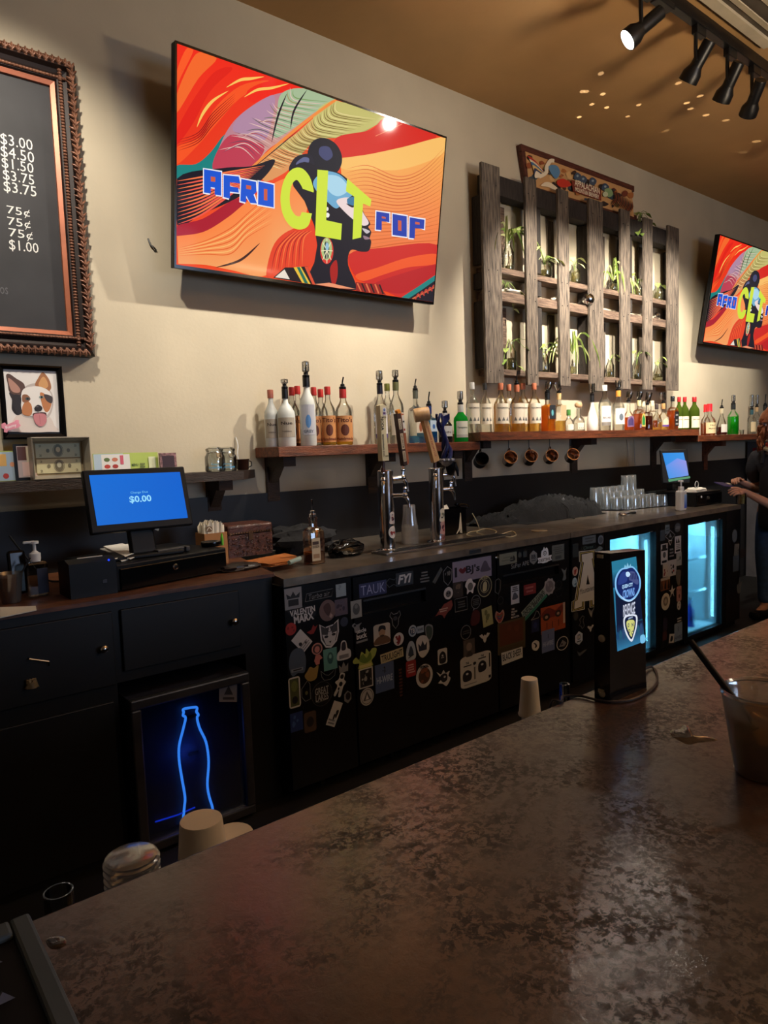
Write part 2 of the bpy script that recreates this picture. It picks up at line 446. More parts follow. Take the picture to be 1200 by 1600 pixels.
track_head(3.38, (-.60, .60, -.62), 'lit black track spotlight with a glaring white lens, leftmost in view', SPOT_W*.85, 66, LENS)
track_head(3.93, (.10, .62, -.68), 'black track spotlight second from the left, next after the glaring one', SPOT_W*1.45, 66)
track_head(4.30, (.26, .60, -.70), 'black track spotlight third from the left, one before the far end', SPOT_W*1.45, 66)
track_head(4.62, (.50, .60, -.64), 'black track spotlight farthest along the rail at the right edge', SPOT_W*1.7, 66)

track_head(7.1, (.0, .66, -.62), 'black track spotlight past the right edge, over the far television', SPOT_W*.6, 60)
track_head(5.6, (.12, .64, -.64), 'black track spotlight just past the right edge of the view', SPOT_W*1.0, 60)

vent = thing('ceiling_vent', 'large beige metal air vent grille in the ceiling beside the track', 'vent', (4.0, -1.9, ZC))
VENTM = mat('beige_vent_metal', (176, 164, 142), 0.5, 0, vary=0.05)
vx0, vx1, vy0, vy1 = 2.6, 4.55, -2.15, -1.44
m = MB(); fwid = .055
m.bb(vx0, vx1, vy1-fwid, vy1, ZC-.022, ZC); m.bb(vx0, vx1, vy0, vy0+fwid, ZC-.022, ZC); m.bb(vx0, vx0+fwid, vy0+fwid, vy1-fwid, ZC-.022, ZC); m.bb(vx1-fwid, vx1, vy0+fwid, vy1-fwid, ZC-.022, ZC)
m.build('frame', VENTM, vent)
MB().bb(vx0+fwid, vx1-fwid, vy0+fwid, vy1-fwid, ZC-.004, ZC-.001).build('backing', mat('vent_gap_shade', (70, 62, 54), .6), vent)  # dark sheet standing in for the shade between slats
for k in range(6):
    y = vy0+fwid+.05+k*.1
    MB().box(((vx0+vx1)/2, y, ZC-.014), (vx1-vx0-2*fwid, .036, .006), Matrix.Rotation(.25, 3, 'X')).build('slat', VENTM, vent)

# ================================================================ frames on the wall
def frame_rails(x0, x1, z0, z1, prof, yb, m, parent, name='frame_rail'):
    # prof: list of (inset from the outer edge, height off the wall); four mitred rails
    for side in range(4):
        mb = MB(); vs = []
        for (d, h) in prof:
            if side == 0: a, b = (x0+d, z1-d), (x1-d, z1-d)
            elif side == 1: a, b = (x1-d, z1-d), (x1-d, z0+d)
            elif side == 2: a, b = (x1-d, z0+d), (x0+d, z0+d)
            else: a, b = (x0+d, z0+d), (x0+d, z1-d)
            vs += [(a[0], yb-h, a[1]), (b[0], yb-h, b[1])]
        n = len(prof); fs = [(2*i, 2*i+1, 2*i+3, 2*i+2) for i in range(n-1)]+[(2*n-2, 2*n-1, 1, 0)]
        fs += [tuple(2*i for i in range(n)), tuple(2*i+1 for i in range(n))]
        mb.add(vs, fs); mb.build(name, m, parent)

# chalkboard with carved frame
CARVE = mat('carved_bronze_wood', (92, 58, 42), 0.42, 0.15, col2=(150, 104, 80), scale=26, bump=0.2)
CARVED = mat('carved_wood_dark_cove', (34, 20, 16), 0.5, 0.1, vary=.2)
LINER = mat('copper_liner', (176, 104, 74), 0.4, 0.25, vary=0.08)
cx0, cx1, cz0, cz1 = -.18, .992, 1.945, 3.20
cb = thing('chalkboard', 'big black chalkboard price list in a carved bronze wooden frame', 'chalkboard', (.4, 0, 2.57))
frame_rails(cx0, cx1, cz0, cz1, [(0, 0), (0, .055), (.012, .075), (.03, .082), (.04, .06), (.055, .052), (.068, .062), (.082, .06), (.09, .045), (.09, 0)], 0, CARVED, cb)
frame_rails(cx0+.088, cx1-.088, cz0+.088, cz1-.088, [(0, 0), (0, .05), (.018, .043), (.02, 0)], 0, LINER, cb, 'liner')
def carving(side):
    mb = MB()
    def bump(x, z, ang, big):
        L, W, Hh = (.020, .0085, .010) if big else (.010, .009, .008)
        for k in ((-1, 0, 1) if big else (0,)):
            a = ang+k*.75
            q = Matrix.Translation(Vector((x+math.cos(a)*L*.55, -.080 if big else -.064, z+math.sin(a)*L*.55))) @ Matrix.Rotation(-a, 4, 'Y') @ Matrix.Diagonal(Vector((L, Hh, W*.7, 1)))
            b = MB().ball((0, 0, 0), 1, 6, 5); b.move(q); mb.add(b.v, b.f)
    if side == 'v':
        z = cz0+.03
        while z < cz1-.02:
            bump(cx1-.022, z, PI*.5 if int(z*40) % 2 else PI*.62, True); bump(cx1-.074, z, 0, False); bump(cx1-.074, z+.013, 0, False); z += .026
    else:
        zz = cz1 if side == 't' else cz0; s = -1 if side == 't' else 1
        x = .40
        while x < cx1-.02:
            bump(x, zz+s*.022, PI*.5 if side == 't' else -PI*.5, True); bump(x, zz+s*.074, 0, False); bump(x+.013, zz+s*.074, 0, False); x += .026
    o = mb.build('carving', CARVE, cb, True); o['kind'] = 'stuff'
for s_ in 'vtb': carving(s_)
SLATE = mat('slate_board', (44, 44, 47), 0.6, vary=0.12, scale=5, bump=0.03)
MB().bb(cx0+.1, cx1-.1, -.030, -.002, cz0+.1, cz1-.1).build('board', SLATE, cb)
yb = -.031
A = Art(precrop(prewall(yb), 0, 0, 4.0)); CH = (226, 226, 222)
def chalk(body, x0, x1, y0, y1, col=CH):        # box in crop pixels: left, right, top, bottom
    a = A.pre((x0, (y0+y1)/2)); b = A.pre((x1, (y0+y1)/2)); t = A.pre(((x0+x1)/2, y0)); d = A.pre(((x0+x1)/2, y1))
    A_ = Art(); A_.text(body, (a[0]+b[0])/2, (t[1]+d[1])/2, abs(t[1]-d[1]), col, b[0]-a[0], bold=.0); A_.build('chalk_price', cb, wallfn(yb), eps=.0002)
for body, x0, x1, y0, y1 in [('$3.00', 4, 202, 852, 930), ('$4.50', 6, 212, 930, 1008), ('$1.50', 12, 208, 1002, 1074), ('$3.75', 20, 212, 1076, 1148), ('$3.75', 24, 226, 1148, 1222),
        ('75\u00a2', 44, 186, 1296, 1356), ('75\u00a2', 48, 190, 1366, 1428), ('75\u00a2', 56, 204, 1436, 1500), ('$1.00', 58, 240, 1508, 1580)]: chalk(body, x0, x1, y0, y1)
chalk('os', 0, 50, 1795, 1838, (92, 92, 95))

# dog portrait
dg = thing('dog_portrait', 'black framed portrait of a tricolour dog hanging under the chalkboard', 'picture', (.73, 0, 1.73))
frame_rails(.597, .852, 1.578, 1.897, [(0, 0), (0, .034), (.008, .036), (.022, .03), (.024, 0)], 0, BLACKGL, dg)
yb = -.022
A = Art(precrop(prewall(yb), 0, 400, 4.0))
q = atY
A.poly([(12, 690), (356, 712), (372, 1100), (34, 1098)], (236, 232, 228))
A.curve([(100, 1000), (180, 1000), (300, 1000), (340, 1060), (350, 1095), (90, 1095)], (226, 214, 206))
A.curve([(120, 850), (190, 800), (265, 805), (320, 850), (334, 915), (318, 985), (285, 1015), (200, 1015), (140, 1000), (112, 930)], (196, 186, 182))
BR, BK, WH, PK = (196, 128, 80), (52, 44, 44), (240, 236, 232), (206, 132, 138)
A.curve([(60, 850), (75, 900), (75, 960), (110, 995), (160, 960), (180, 880), (140, 830)], BK)
A.curve([(38, 745), (60, 738), (100, 765), (150, 800), (152, 850), (110, 870), (60, 850), (48, 800)], (92, 66, 58))
A.curve([(50, 765), (85, 785), (125, 830), (115, 855), (70, 840)], (186, 140, 124))
A.curve([(262, 728), (280, 735), (310, 780), (318, 830), (280, 850), (220, 810), (240, 760)], (168, 112, 72))
A.curve([(266, 755), (290, 775), (300, 815), (270, 830), (240, 805)], (214, 160, 104))
A.curve([(140, 840), (200, 815), (260, 820), (310, 850), (325, 910), (310, 970), (280, 1000), (200, 1000), (150, 990), (130, 930)], WH)
A.curve([(140, 940), (165, 905), (195, 930), (200, 980), (180, 1000), (140, 985)], BR)
A.curve([(140, 870), (170, 868), (190, 895), (165, 915), (140, 910)], (150, 100, 70))
A.curve([(250, 855), (290, 870), (322, 905), (310, 960), (285, 975), (262, 930)], BR)
A.curve([(275, 865), (325, 880), (322, 920), (290, 905)], (70, 60, 60))
A.curve([(85, 870), (130, 880), (125, 960), (110, 990), (80, 940)], (40, 36, 38))
A.ell(172, 892, 14, 9, (70, 84, 84)); A.ell(172, 892, 6, 7, (20, 20, 22)); A.ell(258, 882, 14, 9, (120, 150, 150)); A.ell(259, 882, 6, 7, (20, 20, 22))
A.curve([(214, 950), (236, 930), (262, 945), (258, 965), (236, 972), (218, 965)], (34, 28, 30)); A.ell(232, 942, 8, 3, (110, 100, 100))
A.curve([(205, 985), (240, 978), (285, 980), (280, 1010), (215, 1010)], (70, 40, 40))
A.curve([(212, 990), (278, 988), (290, 1030), (270, 1060), (240, 1062), (215, 1035)], PK); A.stroke([(245, 995), (250, 1050)], 5, (180, 100, 110))
A.build('print', dg, wallfn(yb), eps=.0002)
MB().bb(.619, .83, -.02, -.002, 1.6, 1.875).build('mount', BLACKPL, dg)
A = Art(precrop(prewall(-.040), 0, 400, 4.0))
bone = [(8, 1050), (30, 1040), (40, 1055), (90, 1035), (98, 1025), (118, 1025), (118, 1045), (130, 1060), (110, 1075), (50, 1090), (45, 1105), (25, 1100), (25, 1082), (10, 1075)]
P_ = [prewall(-.040)((x/4, 400+y/4)) for x, y in bone]
nt_ = MB().prism(P_, .001, .004, o=(0, -.0372, 0)).build('name_tag', mat('pink_tag', (236, 150, 170), .5), dg)
A.text('Remy', *prewall(-.0425)((17.5, 666.5)), .016, (250, 225, 230), .045, bold=.03, rot=.3); A.build('tag_writing', nt_, wallfn(-.0415), eps=.0002)

# small black hook on the wall between chalkboard and television
hk = atY(238, 384, 0)
o = MB().tube([hk+Vector((-.02, -.002, .03)), hk+Vector((-.012, -.01, .0)), hk+Vector((.0, -.016, -.012)), hk+Vector((.016, -.006, -.02))], .004, 6).build('wall_hook', DARKMET, None, True)
tag(o, 'tiny black hook screwed into bare wall left of the large television', 'hook')

# ================================================================ televisions
def make_tv():
    t = thing('television', 'huge wall television with orange art, nearest one, lettered in blue and lime', 'television', (2.18, 0, 2.8))
    o3 = Vector((1.351, -.15, 2.366)); ex = Vector((1, 0, 0)); ez = Vector((0, -.16, .987)).normalized(); n = ex.cross(ez)
    W_, H_ = 1.662, .956
    R = Matrix((ex, n*-1, ez)).transposed()
    mid = o3+ex*W_/2+ez*H_/2
    MB().box(mid-n*.022, (W_, .04, H_), R, r=.004).build('housing', BLACKPL, t)
    MB().box(mid-n*.06-ez*.1, (W_*.6, .05, H_*.5), R, r=.01).build('electronics_box', BLACKPL, t)
    MB().bb(1.95, 2.42, -.012, -.001, 2.60, 3.02).box((2.18, -.08, 2.82), (.3, .14, .06)).build('wall_bracket', DARKMET, t)
    fr = planefn(o3-n*.0015, ex, ez)
    b = .010
    for (a0, a1, c0, c1) in ((0, W_, H_-b, H_), (0, W_, 0, b*1.5), (0, b, b*1.5, H_-b), (W_-b, W_, b*1.5, H_-b)):
        MB().add([fr(a0, c0, .001), fr(a1, c0, .001), fr(a1, c1, .001), fr(a0, c1, .001), fr(a0, c0, .005), fr(a1, c0, .005), fr(a1, c1, .005), fr(a0, c1, .005)],
                 [(0, 3, 2, 1), (4, 5, 6, 7), (0, 1, 5, 4), (1, 2, 6, 5), (2, 3, 7, 6), (3, 0, 4, 7)]).build('bezel', BLACKGL, t)
    pre0 = preplane(o3, ex, ez)
    def pre(p):
        a, c = pre0((260+p[0]/2.6087, 50+p[1]/2.6087)); return (min(max(a, b), W_-b), min(max(c, b*1.5), H_-b))
    A = Art(pre)
    RED, ORG, PCH, CRM, TEAL, DK = (236, 56, 30), (244, 104, 44), (246, 158, 88), (168, 28, 44), (26, 128, 124), (26, 22, 36)
    A.poly([(b, b*1.5), (W_-b, b*1.5), (W_-b, H_-b), (b, H_-b)], (238, 74, 36), raw=True)
    # flowing red field upper left
    A.strip([(42, 48), (250, 120), (480, 200), (700, 285)], [(42, 560), (140, 530), (240, 420), (430, 250)], (240, 44, 28), (232, 60, 30), rows=2)
    for p, c in [([(42, 255), (100, 120), (140, 82), (205, 108), (130, 190), (42, 330)], ORG), ([(42, 160), (80, 70), (110, 75), (60, 180), (42, 220)], (250, 90, 40)),
                 ([(42, 400), (120, 260), (200, 160), (270, 150), (180, 240), (110, 370), (42, 460)], (226, 36, 26)), ([(42, 470), (150, 420), (190, 320), (300, 220), (420, 200), (300, 270), (200, 380), (130, 460), (42, 540)], (246, 84, 36)),
                 ([(330, 240), (420, 200), (520, 215), (560, 232), (430, 262), (350, 290)], (240, 40, 28))]: A.curve(p, c)
    for p, wd in [([(124, 388), (150, 330), (190, 280), (252, 240)], 13), ([(244, 226), (300, 196), (345, 190), (398, 182)], 13), ([(316, 266), (370, 236), (430, 228), (500, 210)], 12)]: A.stroke(p, wd, (250, 196, 96))
    for k in range(5): A.stroke([(48, 440+k*11), (130, 410+k*10), (190, 330+k*12), (280, 250+k*9)], 4, (150, 26, 24))
    A.curve([(42, 545), (120, 538), (180, 490), (235, 420), (255, 450), (215, 540), (150, 575), (42, 600)], TEAL)
    # feather
    A.strip([(188, 560), (215, 470), (255, 390), (310, 330), (400, 270), (480, 245), (560, 230), (690, 270)], [(340, 550), (385, 510), (420, 475), (470, 440), (520, 395), (570, 355), (620, 320), (690, 276)], (186, 128, 142), (202, 150, 140), rows=2)
    A.curve([(190, 560), (205, 490), (260, 420), (330, 440), (400, 470), (350, 545), (260, 552)], (190, 62, 82))
    A.curve([(300, 340), (380, 285), (440, 260), (430, 360), (400, 440), (330, 420), (270, 400)], (176, 136, 162))
    A.curve([(470, 250), (560, 230), (688, 272), (600, 330), (520, 390), (440, 430), (450, 330)], (164, 186, 148))
    for k in range(26):
        t_ = k/25; A.stroke([(360+300*t_, 520-235*t_), (300+230*t_, 470-200*t_), (215+300*t_, 480-240*t_+25*math.sin(k))], 4, (120+random.randint(-30, 60), 60+int(90*t_), 90) if k % 2 else (226, 190, 180))
    A.stroke([(490, 252), (455, 340), (428, 450)], 8, DK); A.stroke([(572, 236), (520, 320), (505, 395)], 8, DK)
    A.strip([(690, 278), (600, 350), (520, 420), (430, 480), (370, 535), (390, 600)], [(895, 350), (800, 410), (690, 432), (610, 440), (520, 530), (430, 604)], (206, 176, 106), (176, 160, 92), rows=3)
    A.curve([(370, 530), (440, 478), (540, 500), (500, 560), (420, 606), (390, 600)], (222, 150, 92))
    A.curve([(600, 340), (690, 280), (880, 345), (800, 405), (690, 430), (620, 420)], (196, 188, 112))
    for k in range(34):
        t_ = k/33; A.stroke([(380+310*t_, 530-250*t_), (430+270*t_, 545-215*t_), (470+380*t_, 560-205*t_)], 3.5, (122, 92, 52) if k % 3 else (232, 214, 150))
    A.stroke([(345, 556), (440, 470), (560, 370), (690, 275)], 12, (240, 140, 64), taper=False); A.stroke([(350, 556), (450, 474), (540, 398)], 4, DK)
    # dark ribbon with pink stripes
    A.curve([(42, 598), (220, 556), (340, 548), (440, 520), (400, 590), (300, 670), (150, 740), (42, 786)], DK)
    for k in range(12): A.stroke([(44, 608+k*16), (140, 592+k*14), (260, 570+k*8.5), (400-k*9, 545+k*8)], 8, (240, 90, 74) if k % 2 else (246, 120, 70))
    A.curve([(42, 790), (150, 760), (270, 685), (330, 680), (250, 760), (150, 815), (42, 832)], (172, 26, 46))
    # peach field
    A.strip([(42, 832), (150, 815), (250, 755), (330, 690), (450, 610), (600, 560)], [(47, 945), (160, 950), (260, 970), (405, 992), (440, 860), (560, 790)], (250, 132, 66), (244, 160, 96), rows=4)
    for k in range(9): A.stroke([(50, 880+k*4), (160, 850+k*7), (260, 800+k*13), (330, 740+k*12), (430, 650+k*16)], 4, (250, 190, 110) if k % 2 else (226, 96, 40))
    A.stroke([(200, 960), (300, 930), (380, 860)], 10, (60, 24, 26))
    A.curve([(405, 992), (430, 880), (480, 820), (560, 790), (620, 800), (620, 900), (570, 965), (480, 965), (440, 995)], (228, 66, 38))
    for k in range(10): A.stroke([(425+k*14, 980-k*3), (450+k*12, 880-k*4), (520+k*8, 810)], 4, (246, 120, 60) if k % 2 else (170, 36, 30))
    # right side
    A.curve([(690, 432), (830, 400), (905, 350), (1100, 420), (980, 465), (820, 500), (700, 515)], (214, 42, 34))
    A.stroke([(850, 425), (960, 375)], 4, (240, 150, 110))
    A.strip([(705, 515), (820, 500), (960, 472), (1140, 425)], [(740, 905), (880, 880), (980, 872), (1110, 868)], (246, 180, 92), (240, 120, 66), rows=5)
    A.curve([(710, 520), (830, 498), (960, 470), (1140, 428), (1120, 500), (960, 560), (820, 560), (720, 560)], (248, 190, 104))
    for k in range(22): A.stroke([(730, 560+k*15), (820, 545+k*16), (940, 590+k*13), (1040, 560+k*14), (1132, 470+k*18)], 4, (206, 96, 44) if k % 2 else (226, 120, 66))
    A.curve([(745, 905), (880, 880), (1100, 868), (1095, 1000), (980, 1085), (860, 1040), (770, 1000)], (206, 40, 36))
    A.curve([(770, 990), (860, 960), (980, 920), (1096, 905), (1096, 945), (980, 960), (880, 990), (800, 1015)], (240, 88, 40))
    A.curve([(840, 1030), (940, 990), (1092, 950), (1090, 990), (980, 1060), (900, 1060)], (186, 30, 36))
    A.poly([(955, 1085), (1020, 1040), (1095, 992), (1095, 1120)], TEAL); A.poly([(985, 1088), (1040, 1050), (1095, 1015), (1095, 1120)], DK)
    A.stroke([(1000, 1088), (1050, 1062), (1092, 1040)], 6, (206, 110, 60), False)
    for k in range(5): A.stroke([(1012+k*16, 1090-k*9), (1024+k*16, 1068-k*9), (1032+k*16, 1084-k*9)], 5, (190, 60, 50), False)
    # woman in profile
    A.curve([(572, 500), (590, 450), (632, 432), (680, 450), (708, 490), (712, 535), (690, 575), (640, 590), (580, 565)], (24, 24, 38))
    A.curve([(625, 470), (660, 470), (675, 505), (650, 525), (620, 500)], (66, 70, 110))
    A.curve([(498, 570), (515, 520), (550, 500), (590, 505), (600, 560), (560, 610)], (30, 28, 44)); A.curve([(525, 540), (555, 512), (580, 520), (560, 560)], (96, 100, 140))
    A.poly(cr([(500, 560), (560, 530), (640, 560), (700, 575), (745, 610), (775, 655), (795, 700), (800, 735), (828, 780), (820, 795), (832, 815), (826, 840), (832, 856), (822, 892), (790, 896), (748, 890), (738, 950), (770, 1052), (660, 1060), (560, 1030)], 4)+[(560, 1030), (600, 940), (612, 870), (600, 790), (560, 690), (515, 630)], DK)
    A.curve([(596, 610), (640, 570), (700, 580), (745, 625), (760, 660), (720, 690), (690, 720), (650, 690), (610, 650)], (110, 170, 206))
    A.curve([(640, 590), (700, 590), (740, 640), (700, 670), (660, 650)], (170, 212, 232))
    A.curve([(690, 690), (730, 675), (780, 690), (798, 735), (822, 778), (800, 790), (765, 770), (720, 730)], (236, 214, 212))
    A.curve([(735, 680), (765, 675), (760, 712), (738, 705)], (60, 120, 160)); A.stroke([(730, 700), (755, 712), (768, 705)], 8, DK)
    A.curve([(795, 800), (826, 812), (812, 822)], (200, 190, 196)); A.curve([(800, 830), (828, 842), (806, 846)], (150, 120, 132))
    A.curve([(665, 960), (690, 930), (695, 990), (680, 1040), (668, 1010)], (170, 30, 28))
    A.ell(653, 722, 5, 8, (230, 225, 220)); A.ell(654, 747, 8, 10, (240, 236, 230))
    A.ell(651, 892, 27, 54, (216, 56, 48)); A.ell(650, 885, 22, 46, (176, 196, 130)); A.ell(650, 890, 11, 38, (40, 60, 52))
    for k in range(8): A.stroke([(651, 890), (651+24*math.cos(k*.785), 893+50*math.sin(k*.785))], 3, (240, 230, 190), False)
    A.ell(652, 875, 7, 16, (150, 190, 210))
    A.poly([(432, 1002), (480, 960), (520, 960), (572, 955), (606, 1030), (560, 1025)], (34, 24, 30))
    A.poly([(440, 1000), (478, 968), (500, 1008)], (232, 220, 206)); A.poly([(515, 960), (545, 957), (585, 1028), (550, 1022)], (232, 190, 60)); A.poly([(528, 959), (540, 958), (575, 1026), (560, 1023)], (30, 110, 90)); A.poly([(560, 957), (572, 956), (604, 1030), (592, 1028)], (220, 80, 50))
    A.poly([(600, 1028), (660, 1022), (770, 1048), (700, 1060)], (236, 150, 110))
    A.poly([(768, 1020), (860, 1028), (892, 1072), (770, 1056)], (150, 34, 30))
    for k in range(6): A.stroke([(775+k*18, 1024+k), (790+k*18, 1058+k*2)], 6, (30, 20, 24) if k % 2 else (226, 110, 70), False)
    # lettering
    LIME, BLU, WHT = (208, 226, 62), (24, 84, 208), (236, 236, 244)
    Cc = [(596, 655), (596, 640), (580, 590), (548, 556), (510, 560), (478, 600), (462, 670), (470, 740), (500, 790), (540, 806), (575, 790), (590, 740), (548, 735), (540, 752), (520, 745), (502, 710), (500, 660), (510, 620), (528, 604), (545, 625), (552, 640)]
    A.poly(cr(Cc[:12], 4)+cr(Cc[12:], 4), LIME)
    A.poly([(612, 562), (656, 566), (648, 768), (712, 782), (708, 848), (603, 830)], LIME)
    A.poly([(733, 598), (832, 684), (828, 712), (798, 700), (790, 838), (755, 846), (762, 672), (728, 650)], LIME)
    def block(parts, holes, col):
        for p in parts:
            c_ = (sum(a for a, _ in p)/len(p), sum(d for _, d in p)/len(p))
            A.poly([(x+(4 if x > c_[0] else -4), y+(5 if y > c_[1] else -5)) for x, y in p], WHT)
        for p in parts: A.poly(p, col)
        for p in holes: A.poly(p, (206, 92, 62))
    block([[(150, 560), (220, 572), (220, 668), (194, 664), (194, 636), (178, 633), (178, 660), (150, 655)],
           [(230, 584), (292, 590), (298, 618), (256, 614), (256, 630), (290, 636), (292, 656), (256, 652), (256, 680), (230, 674)],
           [(302, 600), (362, 612), (364, 654), (352, 664), (366, 700), (338, 698), (322, 668), (322, 696), (298, 690)],
           [(372, 610), (434, 624), (434, 716), (370, 704)]],
          [[(178, 590), (196, 593), (196, 612), (178, 610)], [(322, 624), (342, 628), (342, 644), (322, 640)], [(394, 640), (408, 642), (408, 688), (394, 686)]], BLU)
    block([[(852, 732), (905, 740), (905, 776), (874, 772), (874, 808), (850, 806)], [(918, 742), (976, 752), (976, 836), (918, 828)], [(988, 756), (1048, 766), (1046, 804), (1010, 800), (1008, 842), (986, 840)]],
          [[(874, 752), (890, 755), (890, 762), (874, 760)], [(940, 768), (954, 770), (954, 812), (940, 810)], [(1010, 774), (1028, 777), (1028, 786), (1010, 784)]], (28, 58, 168))
    A.build('screen', t, planefn(o3, ex, ez), SCREEN, eps=.00004, label='lit screen with a dark profile among orange swirls')
    return t
tv = make_tv()
dup(tv, (2.18+6.406-1.351, 0, 2.8), 0, 'far wall television with orange art, cut off by the right edge')
# ================================================================ pallet shelf with plants, sign behind it
GREYW = wood('weathered_pallet_wood', (52, 45, 40), (128, 114, 100), 0.75, (14, 14, 1.6), 6, 0.5)
GREYH = wood('weathered_pallet_board', (66, 50, 42), (132, 108, 90), 0.75, (1.6, 14, 14), 6, 0.5)
DARKPW = wood('dark_pallet_wood', (24, 20, 18), (52, 44, 40), 0.8, (14, 14, 2), 6, 0.4)  # darker wood tone for top rail and uprights
ps = thing('pallet_shelf', 'wide grey weathered pallet wood rack holding plants on the wall', 'shelf', (4.78, 0, 1.9))
PF = -.14
for a, b, tp, bt in [(756.6, 784.5, 258, 599), (823, 840, 279, 602), (874, 890, 297, 603), (921.5, 943, 313, 611), (970.5, 985, 328, 608), (1007, 1020, 341, 609), (1044, 1061, 354, 610)]:
    p0 = atY(a, 440, PF); p1 = atY(b, 440, PF); zt = atY((a+b)/2, tp, PF).z; zb = atY((a+b)/2, bt, PF).z
    pm = MB().box(((p0.x+p1.x)/2, PF+.011, (zt+zb)/2), (p1.x-p0.x, .022, zt-zb), Matrix.Rotation(random.uniform(-.004, .004), 3, 'Y'), r=.003).build('plank', GREYW, ps)
    nm = MB()
    for z in (3.22, 2.66, 2.50, 1.99):
        for s_ in (-.25, .25): nm.ball(((p0.x+p1.x)/2+(p1.x-p0.x)*s_, PF-.001, z+random.uniform(-.015, .015)), .004, 6, 4)
    nm.build('nail', DARKMET, pm)['kind'] = 'stuff'
for z0, z1, m_ in [(3.16, 3.29, DARKPW), (2.655, 2.695, GREYH), (2.47, 2.535, GREYH), (1.965, 2.005, GREYH)]:
    y1 = -.004 if z1 < 3 else -.03
    for x0, x1 in ((3.56, 4.72), (4.722, 6.0)):
        MB().box(((x0+x1)/2, (PF+.023+y1)/2, (z0+z1)/2+random.uniform(-.006, .006)), (x1-x0, y1-PF-.024, z1-z0), Matrix.Rotation(random.uniform(-.004, .004), 3, 'Y'), r=.003).build('shelf_board', m_, ps)
for x in (3.548, 4.10, 4.72, 5.28, 5.99):
    for za, zb in ((2.006, 2.469), (2.536, 2.654), (2.696, 3.159)):
        MB().box((x, -.06, (za+zb)/2), (.045, .105, zb-za-.014), r=.003).build('upright', DARKPW, ps)
for x, wd in ((3.80, .09), (4.36, .07), (5.02, .08), (5.60, .08)):
    for za, zb in ((2.006, 2.462), (2.70, 3.15)):
        MB().bb(x-wd/2, x+wd/2, -.016, -.003, za+.012, zb-.01).build('back_slat', GREYW if x > 4 else GREYH, ps)

sg = thing('painted_sign', 'long painted wooden brewery sign with heron and flowers above the pallet rack', 'sign', (4.75, 0, 3.34))
SY = -.02
sc = [atY(*c, -.03) for c in ((811, 226), (988, 292), (992, 342), (822, 296))]
P_ = [(p.x, p.z) for p in sc]
SIGNW = wood('sign_red_brown_wood', (70, 34, 26), (104, 54, 40), .5)
MB().prism([(P_[0][0], P_[0][1]), (P_[1][0], P_[1][1]), (P_[2][0], P_[2][1]-.02), (P_[3][0], P_[3][1]-.02)], -.002, -.022, o=(0, -.025, 0)).build('board', SIGNW, sg)
def bar2(a, b, wd):
    d = (Vector(b)-Vector(a)).normalized(); n_ = Vector((-d.y, d.x))*wd/2; a = Vector(a); b = Vector(b)
    return MB().prism([tuple(a+n_), tuple(b+n_), tuple(b-n_), tuple(a-n_)], .0, .022, o=(0, -.026, 0))
bar2((P_[0][0], P_[0][1]-.022), (P_[1][0], P_[1][1]-.022), .045).build('top_moulding', SIGNW, sg)
bar2((P_[3][0], P_[3][1]), (P_[2][0], P_[2][1]), .045).build('bottom_moulding', SIGNW, sg)
bar2((P_[0][0]+.02, P_[0][1]-.045), (P_[3][0]+.01, P_[3][1]+.022), .035).build('end_moulding', SIGNW, sg)
A = Art(precrop(prewall(-.03), 720, 220, 3.3333))
A.poly([(325, 60), (880, 262), (892, 400), (345, 235)], (206, 158, 104))
rnd = random.Random(3)
for k in range(70):
    t_ = rnd.random(); x = 335+545*t_; y = 80+195*t_+rnd.random()*(130-20*t_)
    c = rnd.choice([(70, 48, 40), (96, 60, 44), (150, 80, 50), (60, 74, 84), (180, 110, 60), (226, 180, 120), (120, 60, 44), (50, 40, 40), (120, 110, 60)])
    r_ = rnd.uniform(8, 22); A.curve([(x+r_*math.cos(a)*rnd.uniform(.5, 1.2), y+r_*.9*math.sin(a)*rnd.uniform(.5, 1.2)) for a in (0, 1, 2, 3.1, 4.2, 5.2)], c, 3)
for k in range(6): A.curve([(330+k*9, 85+k*16), (370+k*6, 110+k*14), (415, 165+k*5), (370, 130+k*14)], [(190, 50, 44), (240, 220, 180), (70, 110, 150), (230, 190, 120), (60, 70, 100), (240, 226, 200)][k])
A.stroke([(390, 195), (425, 175), (432, 140), (450, 112), (470, 112)], 20, (242, 228, 200), False); A.stroke([(400, 240), (440, 235), (500, 270)], 26, (240, 222, 190))
A.curve([(440, 140), (480, 135), (500, 170), (480, 205), (455, 180)], (92, 140, 180)); A.curve([(485, 215), (520, 205), (560, 235), (520, 250), (490, 240)], (206, 56, 40))
for x, y in ((620, 205), (670, 215), (735, 245), (590, 190)): A.curve([(x, y-18), (x+20, y), (x+8, y+22), (x-18, y+14), (x-14, y-8)], (66, 82, 104)); A.ell(x, y, 6, 6, (150, 170, 180))
A.curve([(730, 262), (760, 255), (775, 285), (750, 300)], (140, 170, 120)); A.ell(735, 285, 14, 14, (206, 210, 170))
for k in range(14): A.stroke([(770+k*8, 255+k*5), (785+k*7, 300+k*4), (760+k*8, 340+k*3)], 6, (120, 60, 40) if k % 2 else (70, 44, 36))
A.poly([(556, 210), (712, 262), (712, 318), (566, 272)], (120, 50, 36))
pm_ = A.pre
a = pm_((640, 246)); b1 = pm_((560, 225)); b2 = pm_((712, 275))
A.text('APPALACHIAN', a[0], a[1]-.002, .048, (244, 230, 200), (b2[0]-b1[0])*.86, bold=.02)
a = pm_((640, 284)); A.text('MOUNTAIN BREWERY', a[0], a[1]+.006, .034, (244, 230, 200), (b2[0]-b1[0])*.82, bold=.02)
A.build('painting', sg, wallfn(-.048), eps=.00015)

